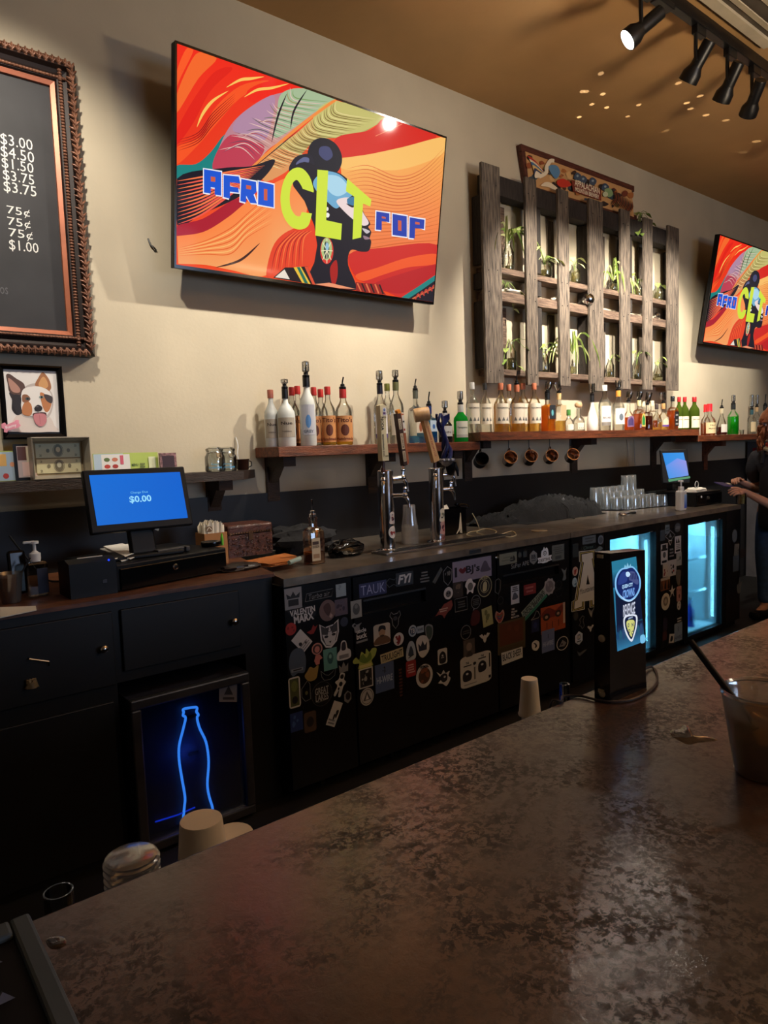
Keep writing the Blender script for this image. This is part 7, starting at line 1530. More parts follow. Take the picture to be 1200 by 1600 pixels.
# stacks of clear plastic cups
p = atZ(641, 850, SZ); zt = atY(638, 789, p.y).z-SZ
t = thing('clear_cup_stack', 'tall stack of clear plastic cups between the two beer towers', 'cups', (p.x, p.y, SZ))
cc = Vector((p.x, p.y, SZ))
pr_ = []
for i in range(12): pr_ += [(.0425, .001+i*.0085), (.0475, .004+i*.0085), (.0475, .0060+i*.0085), (.0425, .0085+i*.0085)]
CLD = glass('cloudy_cup_plastic', (236, 234, 230), .5, .2, .16)
MB().lathe(pr_+[(.044, .105)], 28, cc).build('cup_rims', CLD, t, True)
pr_ = [(.0435, .105)]
for i in range(6): pr_ += [(.0425-.0012*i, .115+i*.008), (.0415-.0012*i, .119+i*.008)]
MB().lathe(pr_+[(.0335, zt-.004), (.032, zt), (.028, zt-.003), (.001, zt-.003)], 28, cc).build('cup', CLD, t, True)

# black gift bag with tower print, cable, jacket, coaster, opener
t = thing('gift_bag', 'black gift bag box with a white lattice tower print behind the second beer tower', 'bag', (2.95, -.38, SZ))
gx0, gx1 = atY(694, 830, -.41).x, atY(729, 830, -.41).x; gz = atY(712, 794, -.41).z
m = MB(); m.bb(gx0, gx1, -.41, -.407, SZ, gz); m.bb(gx0, gx1, -.313, -.31, SZ, gz); m.bb(gx0, gx0+.003, -.407, -.313, SZ, gz); m.bb(gx1-.003, gx1, -.407, -.313, SZ, gz); m.bb(gx0+.003, gx1-.003, -.407, -.313, SZ, SZ+.003)
m.build('bag', BLACKGL, t)
A = Art(precrop(prewall(-.4112), 560, 620, 5)); A.poly([(796, 905), (800, 905), (806, 985), (812, 1065), (792, 1060), (797, 1035), (786, 1050), (770, 1072), (765, 1070), (785, 1025)], (196, 186, 160)); A.build('print', t, wallfn(-.4107))
MB().add([(gx0+.005, -.40, gz-.02), (gx0+.07, -.39, gz-.01), (gx0+.075, -.36, gz+.022), (gx0+.01, -.37, gz+.012)], [(0, 1, 2, 3), (3, 2, 1, 0)]).build('tissue', PAPER, t)
m = MB().box((gx1-.03, -.37, gz+.016), (.035, .025, .022), Matrix.Rotation(.3, 3, 'Y'), r=.005); m.tube(cr([(gx1-.03, -.37, gz+.015), (gx1+.03, -.38, gz+.012), (gx1+.05, -.385, gz-.005), (gx1+.02, -.39, gz-.012), (gx1-.03, -.385, gz-.005)], 5), .006, 6)
tag(m.build('charger_plug', BLACKGL, None, True), 'black charger plug with looped lead resting on the gift bag rim', 'charger')
CORDW = mat('cream_cord', (206, 196, 160), .5)
g = [atY(738, 802, -.40), atY(745, 815, -.42)]+[atZ(x, y, SZ+.004) for x, y in ((748, 828), (735, 831), (730, 836), (750, 839), (768, 836), (775, 830), (758, 826), (745, 832), (770, 838), (785, 834), (800, 830), (806, 836), (792, 839), (770, 834), (760, 841), (748, 843))]
o = MB().tube(cr([tuple(v) for v in g], 6), .0028, 6).build('cream_cable', CORDW, None, True); tag(o, 'tangled cream charging cable on the steel counter right of the gift bag', 'cable')
JK = mat('dark_grey_fleece', (11, 12, 15), .95, vary=.3, scale=14, bump=.4)
t = thing('jacket', 'crumpled dark grey jacket heaped on the steel counter against the splash board', 'jacket', (3.9, -.25, SZ))
def heap(c, d, seed):
    m = MB(); vs = []; fs = []; U, V = 44, 26
    for j in range(V+1):
        for i in range(U+1):
            u_, v_ = i/U*2-1, j/V*2-1; r2 = min(1, u_*u_*.9+v_*v_); base = max(0, 1-r2)**.45
            n_ = 0
            p_ = Vector((u_*1.5+v_*1.1+seed, v_*3.0-u_*.9, seed)); n_ = 1-abs(noise.noise(p_*1.3))*2; n2 = 1-abs(noise.noise(p_*3.6+Vector((3, 1, 0))))*2
            vs.append((c[0]+u_*d[0], c[1]+v_*d[1]+.02*noise.noise(p_), c[2]+d[2]*base*(.42+.42*n_+.26*n2)))
    for j in range(V):
        for i in range(U): fs.append((j*(U+1)+i, j*(U+1)+i+1, (j+1)*(U+1)+i+1, (j+1)*(U+1)+i))
    return m.add(vs, fs)
heap((4.0, -.235, SZ+.002), (.46, .19, .16), 1.7).build('body', JK, t, True)
heap((3.52, -.20, SZ+.002), (.25, .12, .075), 5.2).build('sleeve', JK, t, True)
heap((4.30, -.30, SZ+.002), (.16, .14, .12), 9.1).build('collar', JK, t, True)
MB().tube(cr([(3.98, -.37, SZ+.11), (3.99, -.42, SZ+.07), (3.97, -.445, SZ+.02), (3.99, -.47, SZ+.004)], 5), .004, 6).build('drawstring', mat('black_string', (14, 14, 15), .8), t, True)
MB().box((4.10, -.30, SZ+.125), (.07, .02, .012), Matrix.Rotation(.5, 3, 'Z') @ Matrix.Rotation(.6, 3, 'X')).build('label_patch', mat('grey_patch', (110, 112, 116), .7), t)
p = atZ(843, 830, SZ); o = MB().lathe([(.046, 0), (.048, .003), (.048, .005), (.044, .006), (.001, .005)], 24, (p.x, p.y, SZ)).build('coaster', mat('pale_cork', (150, 136, 110), .6), None, True); tag(o, 'pale round coaster lying on the steel counter below the jacket', 'coaster')
p = atZ(973, 806, SZ); t = thing('strainer', 'steel cocktail strainer with handle on the steel counter before the glasses', 'strainer', (p.x, p.y, SZ))
MB().ball((p.x, p.y, SZ+.012), .032, 16, 8, (1, 1, .38)).build('head', CHROME, t, True); MB().tube([(p.x+.03, p.y, SZ+.008), (p.x+.11, p.y+.005, SZ+.012), (p.x+.19, p.y+.02, SZ+.005)], [.007, .006, .010], 8).build('handle', DARKMET, t, True)

# ================================================================ glasses, second till, sanitiser
gm = thing('bar_runner', 'black rubber drying mat under the upturned glasses on the steel counter', 'mat', (4.85, -.36, SZ))
MB().prism([(4.60, -.20), (4.63, -.39), (5.26, -.52), (5.42, -.30), (5.40, -.14)], 0, .006, (1, 0, 0), (0, 1, 0), (0, 0, SZ)).build('mat', RUB, gm)
GZ = SZ+.0065
ORD = ('first', 'second', 'third', 'fourth', 'fifth', 'sixth', 'seventh', 'eighth', 'ninth')
def upturned(x, y, r1, r2, h, name, label, group, m_=BRIGHTGLASS):
    t = MB().lathe([(r1, 0), (r1, .002), (r2, h-.004), (r2*.96, h), (.001, h), ], 18, (x, y, GZ)); t.lathe([(r1-.002, .0), (r2-.002, h-.012), (.001, h-.014)], 18, (x, y, GZ))
    tag(t.build(name, m_, None, True), label, 'glass', group)
for k, px in enumerate((932, 945, 957, 969, 980)):
    q = atZ(px, 790, GZ); x = 4.655+.088*k; upturned(x, -.175-.004*k, .041, .033, .165, 'pint_glass', 'upturned clear pint glass, %s from the left in the back row on the drying mat' % ORD[k], 'pint glasses in the back row')
for k in range(6): upturned(4.68+.088*k, -.255-.006*k, .041, .033, .13, 'pint_glass', 'shorter upturned clear glass, %s from the left in the second row' % ORD[k], 'glasses in the second row')
rr = random.Random(4)
for k in range(8): upturned(4.71+.088*k, -.325-.010*k, .036, .030, .095, 'rocks_glass', 'small upturned rocks glass, %s from the left in the third row' % ORD[k], 'rocks glasses on the drying mat')
for k in range(7): upturned(4.74+.084*k, -.40-.013*k, .035, .029, .09, 'rocks_glass', 'small upturned rocks glass, %s from the left in the front row' % ORD[k], 'rocks glasses in the front row')
for x in (5.10, 5.19):
    upturned(x, -.17, .040, .036, .24, 'tall_glass', 'tall upturned clear glass at the back of the drying mat, %s of two' % ('left' if x < 5.15 else 'right'), 'tall glasses on the drying mat')
for i, (x0_, y0_) in enumerate(((5.13, -.16), (5.20, -.15))):
    pass
# cables rising behind the tall glass to the shelf underside
for i, px in enumerate((984, 993)):
    a = atY(px, 735, -.03); o = MB().tube([(a.x, -.024, 1.272), (a.x+.01*i, -.016, 1.38), (a.x+.02*i-.005, -.008, 1.499)], .0028, 6).build('wall_wire', mat('pale_wire_sheath', (150, 146, 140), .4), None, True)
    tag(o, 'thin pale wire running up the wall behind the tall glasses, %s of two' % ('left' if i == 0 else 'right'), 'wire')
c = Vector((5.02, -.745, SZ)); p = atZ(1064, 798, SZ); c = Vector((p.x, p.y, SZ)); t = thing('sanitizer_bottle', 'white pump sanitizer bottle with blue label at the far counter edge', 'bottle', c)
MB().box(c+Vector((0, 0, .075)), (.085, .05, .15), r=.012).build('body', mat('white_gel_bottle', (206, 206, 204), .3, vary=.03), t); MB().lathe([(.02, .15), (.022, .155), (.020, .178), (.006, .18), (.006, .212), (.018, .213), (.018, .224), (.001, .225)], 14, c).box(c+Vector((-.022, -.004, .220)), (.05, .012, .009), r=.003).build('pump', WHITEPL, t, True)
A = Art(); A.poly([(0, .02), (.036, .02), (.036, .12), (0, .12)], [(30, 70, 180), (30, 70, 180), (150, 190, 230), (150, 190, 230)]); A.text('purel', .018, .10, .014, (40, 70, 150), .03, .02) if False else None
A.build('label', t, wallfn(c.y-.0256) if False else (lambda x, z, e: (c.x+x, c.y-.0254-e, SZ+z)))
dr2 = thing('far_cash_drawer', 'black cash drawer under the far till, cluttered with papers', 'cash drawer', (5.4, -.55, SZ))
MB().box((5.40, -.50, SZ+.055), (.42, .42, .11), r=.005).build('case', BLACKPL, dr2); MB().box((5.40, -.716, SZ+.052), (.40, .012, .085), r=.003).build('drawer_front', BLACKGL, dr2)
MB().lathe([(.011, 0), (.012, .005), (.001, .007)], 14, (5.37, -.7222, SZ+.062), Matrix.Rotation(PI/2, 4, 'X')).build('lock', CHROME, dr2, True); MB().lathe([(.008, 0), (.009, .003), (.001, .004)], 10, (5.26, -.7222, SZ+.075), Matrix.Rotation(PI/2, 4, 'X')).build('badge', WHITEPL, dr2, True)
t = thing('far_till', 'black till with pale blue lit screen on the far cash drawer', 'till', (5.25, -.45, SZ+.11))
bl2 = atY(1044, 752, -.52); tr_ = atY(1070, 704, -.44)
o3 = Vector((bl2.x, -.54, SZ+.20)); ex2 = Vector((.80, -.60, 0)).normalized(); ez2 = Vector((.10, .14, .95)).normalized(); ez2 = (ez2-ex2*ez2.dot(ex2)).normalized(); n2 = ex2.cross(ez2)
R2m = Matrix((ex2, -n2, ez2)).transposed()
# corners from the survey photo on that plane
pre = preplane(o3, ex2, ez2); corners = [pre(c_) for c_ in ((1043, 755), (1078, 747), (1070, 703), (1032, 703))]
xs_ = [c_[0] for c_ in corners]; zs_ = [c_[1] for c_ in corners]
mx, mz = (min(xs_)+max(xs_))/2, (min(zs_)+max(zs_))/2; w2, h2_ = max(xs_)-min(xs_), max(zs_)-min(zs_)
MB().box(o3+ex2*mx+ez2*mz-n2*.014, (w2, .026, h2_), R2m, r=.005).build('screen_housing', BLACKPL, t)
A = Art(pre); A.poly([(1045, 748), (1076, 743), (1068, 707), (1035, 708)], [(60, 140, 220), (90, 130, 226), (60, 150, 232), (40, 140, 230)]); A.poly([(1040, 728), (1058, 716), (1072, 720), (1076, 743), (1045, 748)], [(90, 150, 235), (120, 150, 240), (150, 150, 226), (120, 150, 230), (70, 150, 230)])
A.poly([(1044, 749), (1078, 744), (1078.5, 747), (1045, 753)], (90, 150, 110)); A.build('screen', t, planefn(o3+n2*.0002, ex2, ez2), SCREEN, eps=.0001, label='lit pale blue screen')
bs = o3+ex2*mx+ez2*min(zs_)-n2*.06
MB().box((bs.x+.02, bs.y+.03, SZ+.11+.05), (.05, .05, .10), r=.006).box((bs.x+.02, bs.y+.03, SZ+.1175), (.18, .16, .014), r=.005).build('stand', BLACKPL, t)
sheets('receipts', [px_ for px_ in ((5.215, -.60), (5.50, -.50), (5.59, -.58), (5.42, -.69), (5.235, -.70))], SZ+.1115, 4, mat('white_napkin', (230, 226, 216), .8), 'loose white receipts on the far cash drawer', 'papers', .003)
o = MB().tube([(5.43+.028*math.cos(a), -.60, SZ+.158+.028*math.sin(a)) for a in [2*PI*k/16 for k in range(16)]], .003, 6, True).build('tape_ring', mat('pale_ring', (150, 150, 150), .4), None, True); tag(o, 'thin pale ring standing on the receipts by the far till', 'ring')
# red lettered fridge side behind the bartender
rb = thing('drinks_fridge', 'grey fridge cabinet side with red letters behind the bartender', 'fridge', (7.6, -.35, 0))
fx0 = atY(1169, 720, -.04).x
MB().bb(fx0, fx0+.6, -.62, -.03, 0, 1.47).build('case', mat('grey_fridge_side', (96, 92, 94), .5), rb) if False else None
zt = 1.44
MB().bb(fx0, fx0+.55, -.60, -.03, .0, zt).build('case', mat('grey_fridge_side', (84, 82, 86), .5), rb)
A = Art(); z_ = atX(1180, 706, fx0).z; y_ = atX(1190, 706, fx0).y; A.text('Red', -y_+.06, z_, .085, (140, 30, 36), .30, .02); A.build('lettering', rb, planefn((fx0-.0003, 0, 0), (0, -1, 0), (0, 0, 1)))
t = thing('orange_cup', 'small glass of orange garnish at the far end of the steel counter', 'cup', (5.50, -.80, SZ))
p = atZ(1158, 788, SZ); t.location = (p.x, p.y, SZ); c = Vector((p.x, p.y, SZ))
MB().shell([(.034, .001), (.036, .004), (.042, .09)], 20, c, t=.002).build('glass', GLASSH, t, True); MB().lathe([(.031, .006), (.037, .06), (.0005, .065)], 16, c).build('garnish', mat('orange_slices', (196, 160, 80), .5, vary=.2, scale=60), t, True)
MB().blob(c+Vector((0, 0, .066)), (.03, .03, .012), .3, 2, 4, 12, 8).build('garnish_top', mat('orange_slices', (196, 160, 80), .5), t, True)

# ================================================================ low shelf at the left with keepsakes
ls = thing('low_shelf', 'dark wooden shelf at left holding frames, cards and glass jars', 'shelf', (.6, -.1, 1.38))
LZ = 1.400; LX1 = atY(410, 740, -.02).x
MB().prism([(-1.0, -.001), (-1.0, -.20), (1.63, -.20), (1.80, -.001)], 0, .044, (1, 0, 0), (0, 1, 0), (0, 0, LZ-.045)).build('board', WOODDK, ls)
for x in (.35, 1.55): bracket(MB(), x, LZ-.0455, .16, .16).build('bracket', WOODDK, ls)
LZ += .0005
def flat_on_shelf(name, label, cat, x0, x1, z1, y, m_, lean=.06, th=.004, art=None, key='print'):
    t = thing(name, label, cat, ((x0+x1)/2, y, LZ)); ez = Vector((0, lean, 1)).normalized(); ex = Vector((1, 0, 0)); o = Vector((x0, y, LZ+.001)); n = ex.cross(ez)
    h = (z1-LZ); MB().add([o, o+ex*(x1-x0), o+ex*(x1-x0)+ez*h, o+ez*h, o-n*th, o+ex*(x1-x0)-n*th, o+ex*(x1-x0)+ez*h-n*th, o+ez*h-n*th], [(0, 1, 2, 3), (7, 6, 5, 4), (0, 4, 5, 1), (1, 5, 6, 2), (2, 6, 7, 3), (3, 7, 4, 0)]).build('card', m_, t)
    if art: A = Art(); art(A, x1-x0, h); A.build(key, t, planefn(o, ex, ez), eps=.0002)
    return t
LIME_C = mat('lime_card', (176, 196, 96), .6, vary=.03)
def artA(A, w, h):
    A.rect(.002, .002, w*.45, h-.002, (176, 196, 210)); A.rect(w*.12, h*.1, w*.55, h*.95, (226, 224, 218))
    for k, c_ in enumerate([(90, 110, 60), (200, 120, 90), (190, 60, 44), (170, 50, 40)]): A.ell(w*(.2+.12*(k % 2)), h*(.72-.3*(k//2)), w*.045, h*.09, c_)
    A.rect(w*.40, h*.5, w*.45, h*.9, (206, 90, 110)); A.text('MENU', w*.62, h*.45, h*.12, (60, 80, 40), w*.10, .02)
    for k in range(12): A.rect(w*(.70+.02*(k % 4)), h*(.2+.12*(k//4)), w*(.715+.02*(k % 4)), h*(.28+.12*(k//4)), (90, 100, 60))
    A.rect(w*.84, h*.25, w*.95, h*.8, (216, 220, 180))
xa, xb = atY(144, 725, -.05).x, atY(245, 725, -.05).x
flat_on_shelf('menu_card', 'lime green menu card propped behind the near till', 'card', xa, xb, atY(200, 708, -.05).z, -.075, LIME_C, art=artA)
def artB(A, w, h):
    A.rect(w*.35, .002, w*.98, h*.97, (170, 190, 206)); A.rect(w*.55, h*.5, w*.72, h*.9, (230, 180, 100)); A.ell(w*.68, h*.17, w*.07, h*.09, (190, 60, 50)); A.ell(w*.85, h*.55, w*.06, h*.08, (230, 160, 120)); A.ell(w*.28, h*.3, w*.06, h*.1, (190, 50, 40)); A.ell(w*.25, h*.65, w*.05, h*.08, (60, 80, 50))
flat_on_shelf('menu_card', 'lime and blue menu card at the far left end of the low shelf', 'card', atY(-40, 728, -.08).x, atY(28, 728, -.08).x, atY(14, 705, -.08).z, -.10, LIME_C, art=artB)
def artC(A, w, h):
    A.rect(w*.12, h*.08, w*.9, h*.94, (196, 176, 170)); A.rect(w*.14, h*.55, w*.5, h*.92, (96, 60, 54)); A.rect(w*.5, h*.5, w*.88, h*.9, (206, 196, 170)); A.rect(w*.3, h*.12, w*.85, h*.5, (226, 190, 180))
flat_on_shelf('photo_frame', 'narrow dark frame with snapshots half behind the money frame', 'frame', atY(22, 728, -.10).x, atY(60, 728, -.10).x, atY(30, 694, -.10).z, -.12, BLACKPL, art=artC, th=.012)
mf = thing('money_frame', 'silver shadow box frame holding two banknotes on the low shelf', 'frame', (.8, -.15, LZ))
fxa, fxb = atY(51, 720, -.185).x, atY(143, 720, -.185).x; fzb = atY(90, 683, -.14).z
SILV = mat('silver_frame', (176, 168, 156), .35, .5, vary=.06)
frame_rails(fxa, fxb, LZ, fzb, [(0, 0), (0, .066), (.004, .07), (.016, .03), (.018, 0)], -.115, SILV, mf)
MB().bb(fxa+.018, fxb-.018, -.119, -.113, LZ+.018, fzb-.018).build('backing', mat('tan_mount', (150, 132, 96), .7), mf)
A = Art(); w_, h_ = fxb-fxa-.036, fzb-LZ-.036
for zz, cc_, pc in ((.52, (186, 190, 160), (110, 116, 100)), (.06, (206, 196, 150), (120, 110, 80))):
    x0_, x1_, z0_, z1_ = w_*.05, w_*.95, h_*zz, h_*(zz+.42)
    A.rect(x0_, z0_, x1_, z1_, cc_); 
    for k in range(1): A.ring((x0_+x1_)/2, (z0_+z1_)/2, w_*.11, h_*.19, .002, pc); A.ell((x0_+x1_)/2, (z0_+z1_)/2, w_*.09, h_*.17, pc); A.ell((x0_+x1_)/2, (z0_+z1_)/2+h_*.03, w_*.045, h_*.08, (200, 194, 160))
    for fx in (.1, .9): A.text('20' if zz > .3 else '2', x0_+(x1_-x0_)*fx, z1_-h_*.07, h_*.07, pc, w_*.05, .02); A.text('20' if zz > .3 else '2', x0_+(x1_-x0_)*fx, z0_+h_*.07, h_*.07, pc, w_*.05, .02)
    A.ell(x0_+w_*.24, (z0_+z1_)/2, w_*.035, h_*.06, pc); A.ell(x1_-w_*.24, (z0_+z1_)/2, w_*.035, h_*.06, pc)
    for (a0, a1, b0, b1_) in ((x0_, x1_, z0_, z0_+.002), (x0_, x1_, z1_-.002, z1_), (x0_, x0_+.002, z0_, z1_), (x1_-.002, x1_, z0_, z1_)): A.rect(a0+.002*(a0 == x0_), b0+.001, a1-.002*(a1 == x1_), b1_-.001, pc)
A.build('banknotes', mf, lambda x, z, e: (fxa+.018+x, -.1192-e, LZ+.018+z), eps=.0002)
t = flat_on_shelf('small_frame', 'tiny ornate purple picture frame right of the lime menu card', 'frame', atY(248, 722, -.08).x, atY(274, 722, -.08).x, atY(262, 708, -.08).z, -.10, mat('ornate_pink_metal', (130, 96, 100), .35, .4, vary=.3, scale=60, bump=.4), th=.012, art=lambda A, w, h: A.rect(w*.14, h*.12, w*.86, h*.86, (52, 30, 40)))
def clip_jar(px, label, r=.05):
    p = atY(px, 735, -.11); c = Vector((p.x, -.115, LZ)); t = thing('clip_jar', label, 'jar', c, 0, 'clip top glass jars'); h = atY(px, 705, -.115).z-LZ
    MB().shell([(r*.9, .0), (r, .006), (r, h*.72), (r*.8, h*.9), (r*.8, h)], 24, c, t=.003).build('body', GLASSH, t, True)
    MB().lathe([(r*.84, h), (r*.88, h+.004), (r*.88, h+.012), (r*.5, h+.022), (.001, h+.024)], 24, c).build('lid', GLASSH, t, True)
    MB().tube([c+Vector((r*.84*math.cos(a), r*.84*math.sin(a), h*.93)) for a in [2*PI*k/24 for k in range(24)]], .0022, 6, True).tube(cr([tuple(c+Vector((-.012, -r*.86, h*.95))), tuple(c+Vector((-.012, -r*1.1, h*.7))), tuple(c+Vector((.012, -r*1.1, h*.7))), tuple(c+Vector((.012, -r*.86, h*.95))), tuple(c+Vector((.0, -r*.8, h+.02)))], 4), .002, 6).build('clip_wire', CHROME, t, True)
    A = Art(); A.text('instant', 0, h*.36, .008, (120, 190, 220), .035, .02); A.text('to customers', 0, h*.20, .010, (70, 160, 210), .068, .02); A.build('lettering', t, cylfn(tuple(c), r+.0006, math.atan2(-1, -.45)), strips=.008)
clip_jar(336, 'clip top glass jar on the low shelf, left of two')
clip_jar(356, 'clip top glass jar with blue lettering on the low shelf, right of two', .045)
p = atY(380, 735, -.10); c = Vector((p.x, -.10, LZ)); t = thing('votive_holder', 'small dark copper votive holder at the right end of the low shelf', 'candle holder', c)
MB().shell([(.026, 0), (.03, .005), (.032, .05), (.036, .056)], 16, c, t=.002).build('cup', mat('dark_copper', (70, 44, 38), .3, .7), t, True); MB().tube([c+Vector((.034, 0, .048)), c+Vector((.05, 0, .04)), c+Vector((.05, 0, .02)), c+Vector((.03, 0, .012))], .003, 6).build('handle', DARKMET, t, True)
a = atY(370, 680, -.02); o = MB().tube(cr([(a.x, -.006, atY(370, 683, 0).z), (a.x+.003, -.02, 1.53), (a.x-.006, -.03, 1.47), (a.x+.012, -.05, 1.4022+.002)], 6), .0028, 6).build('hanging_cable', WHITEPL, None, True); tag(o, 'short white cord hanging down the wall to the low shelf beside the jars', 'cord')
# ================================================================ bartender at the far till, cut off by the right edge
SKIN_ = mat('skin', (196, 146, 122), .5, vary=.05, scale=12)
HAIR = mat('auburn_hair', (104, 52, 26), .45, col2=(150, 84, 44), scale=30, stretch=(6, 6, 1))
def skin_obj(name, m, parent, chains, sub=2, label=None, roots=None):
    # chains: list of lists of (point, radius); chains share joints when points coincide
    vs, es, rs, idx = [], [], [], {}
    for ch in chains:
        prev = None
        for p, r in ch:
            k = tuple(round(c, 4) for c in p)
            if k not in idx: idx[k] = len(vs); vs.append(Vector(p)); rs.append(r)
            i = idx[k]
            if prev is not None and prev != i: es.append((prev, i))
            prev = i
    o3 = Vector((0, 0, 0)); q = parent
    while q is not None: o3 = o3+q.location; q = q.parent
    me = bpy.data.meshes.new(name); me.from_pydata([v-o3 for v in vs], es, []); me.materials.append(m)
    o = bpy.data.objects.new(name, me); COL.objects.link(o); o.parent = parent
    md = o.modifiers.new('Skin', 'SKIN'); md.use_smooth_shade = True; md.branch_smoothing = .4
    sv = me.skin_vertices[0].data
    seen = set()
    adj = {i: [] for i in range(len(vs))}
    for a, b in es: adj[a].append(b); adj[b].append(a)
    for i in range(len(vs)):
        rr_ = rs[i]; sv[i].radius = rr_ if isinstance(rr_, tuple) else (rr_, rr_)
        sv[i].use_root = False
    for i in range(len(vs)):
        if i in seen: continue
        sv[i].use_root = True; st = [i]
        while st:
            j = st.pop()
            if j in seen: continue
            seen.add(j); st += adj[j]
    s_ = o.modifiers.new('Sub', 'SUBSURF'); s_.levels = sub; s_.render_levels = sub
    if label: o['label'] = label
    return o
base = atY(1214, 820, -1.0); PX, PY = base.x, -1.0
pn = thing('person', 'auburn haired bartender in dark apron and jeans reaching to the far till', 'person', (PX, PY, 0))
def B(f_, s_, z): return (PX-f_, PY-s_, z)     # forward (towards the till), towards the bar side, height
P0 = B(0, 0, .90)
def T(px, py, y): v = atY(px, py, y); return (v.x, v.y, v.z)
nsh, fsh = B(.0, .165, 1.335), B(.02, -.165, 1.335)
nel, nwr = T(1222, 798, -1.12), T(1163, 768, -.90)
fel, fwr = T(1189, 768, -.80), T(1156, 752, -.80)
neckb = B(.02, 0, 1.385); headc = B(.095, 0, 1.565)
body = [[(P0, .125), (B(0, 0, 1.04), .110), (B(0, 0, 1.18), .118), (B(.01, 0, 1.30), .105), (neckb, .055), (B(.05, 0, 1.45), .050), (B(.08, 0, 1.51), .072), (headc, .092), (B(.095, 0, 1.625), .078)],
        [(B(.01, 0, 1.30), .105), (nsh, .055), (B(-.03, .20, 1.20), .045), (nel, .038), (tuple((Vector(nel)*.5+Vector(nwr)*.5)), .036), (nwr, .024)],
        [(B(.01, 0, 1.30), .105), (fsh, .055), (B(.03, -.19, 1.22), .045), (fel, .038), (fwr, .024)],
        [(P0, .125), (B(0, .085, .82), .092), (B(.01, .09, .47), .056), (B(-.02, .09, .28), .052), (B(-.01, .09, .075), .036), (B(.12, .10, .035), .032)],
        [(P0, .125), (B(0, -.085, .82), .092), (B(.01, -.09, .47), .056), (B(-.02, -.09, .28), .052), (B(-.01, -.09, .075), .036), (B(.12, -.10, .035), .032)]]
def hand(wr, ax, nrm, curl, mir):
    # wrist point, axis to the fingertips, back-of-hand normal
    w_ = Vector(wr); a = Vector(ax).normalized(); n = Vector(nrm); n = (n-a*n.dot(a)).normalized(); s = a.cross(n)*mir
    ch = [[(tuple(w_), .022), (tuple(w_+a*.035), .026), (tuple(w_+a*.065), .022)]]
    ch += [[(tuple(w_+a*.03+s*.016), .019), (tuple(w_+a*.072+s*.020), .015)], [(tuple(w_+a*.03-s*.016), .019), (tuple(w_+a*.070-s*.020), .015)]]
    for k, (off, L) in enumerate(((.027, .066), (.009, .074), (-.009, .070), (-.026, .055))):
        p = w_+a*.062+s*off; c = curl+.1*k; q = []
        d = a.copy(); ang = 0
        q.append((tuple(p), .0095)); q.append((tuple(p+a*.018), .0095))
        p = p+a*.018
        for j, seg in enumerate((.42, .33, .25)):
            ang += c*(.5 if j == 0 else 1); d = a*math.cos(ang)-n*math.sin(ang); p = p+d*L*seg; q.append((tuple(p), .0088-.0008*j))
        ch.append(q)
    p = w_+a*.018+s*.020; q = [(tuple(p), .012)]
    for (ca, cs, cn) in ((.022, .020, -.006), (.026, .010, -.010), (.022, .0, -.010)): p = p+a*ca+s*cs+n*cn; q.append((tuple(p), .0092))
    ch.append(q)
    return ch
hands = hand(nwr, (-.93, .25, .10), (.1, -.75, .65), .38, 1)+hand(fwr, (-.85, -.05, .25), (-.2, .2, 1), .75, -1)
skin_obj('body', SKIN_, pn, body+hands, 2)
SHIRT = mat('dark_shirt', (24, 26, 36), .85, vary=.05, bump=.1)
APR = mat('dark_navy_apron', (20, 22, 32), .8, vary=.15, bump=.1)
JEAN = mat('blue_jeans', (44, 74, 120), .8, vary=.12, scale=30, bump=.1)
skin_obj('shirt', SHIRT, pn, [[(B(0, 0, .96), .128), (B(0, 0, 1.06), .121), (B(0, 0, 1.19), .129), (B(.01, 0, 1.305), .116), (B(.02, 0, 1.375), .068)],
        [(B(.01, 0, 1.305), .116), (nsh, .068), (B(-.03, .20, 1.20), .060), (B(-.045, .20, 1.13), .060)], [(B(.01, 0, 1.305), .116), (fsh, .068), (B(.03, -.19, 1.22), .060), (tuple(Vector(B(.03, -.19, 1.22))*.5+Vector(fel)*.5), .056)]], 2)
skin_obj('far_sleeve', mat('pale_grey_sleeve', (186, 182, 174), .85, vary=.05), pn, [[(tuple(Vector(B(.03, -.19, 1.22))*.5+Vector(fel)*.5), .057), (tuple(Vector(B(.03, -.19, 1.22))*.2+Vector(fel)*.8), .058)]], 2)
skin_obj('apron', APR, pn, [[(B(.015, 0, .70), (.150, .165)), (B(.012, 0, .86), (.142, .152)), (B(.010, 0, 1.04), .133), (B(.012, 0, 1.19), .138), (B(.02, 0, 1.285), .112)]], 2)
MB().tube([B(.02, .07, 1.40), B(.09, .075, 1.36), B(.125, .07, 1.27)], .014, 8).build('apron_strap', APR, pn, True)
MB().tube([B(.02, -.07, 1.40), B(.09, -.075, 1.36), B(.125, -.07, 1.27)], .014, 8).build('apron_strap', APR, pn, True)
skin_obj('jeans', JEAN, pn, [[(B(0, 0, .95), .130), (B(0, 0, .87), .132), (B(-.005, .085, .80), .102), (B(.01, .09, .47), .070), (B(-.02, .09, .28), .064), (B(-.01, .09, .10), .056)], [(B(0, 0, .87), .132), (B(-.005, -.085, .80), .102), (B(.01, -.09, .47), .070), (B(-.02, -.09, .28), .064), (B(-.01, -.09, .10), .056)]], 2)
for s_ in (.095, -.095): MB().box(B(.05, s_, .035), (.27, .10, .07), r=.03).build('shoe', BLACKPL, pn, True)
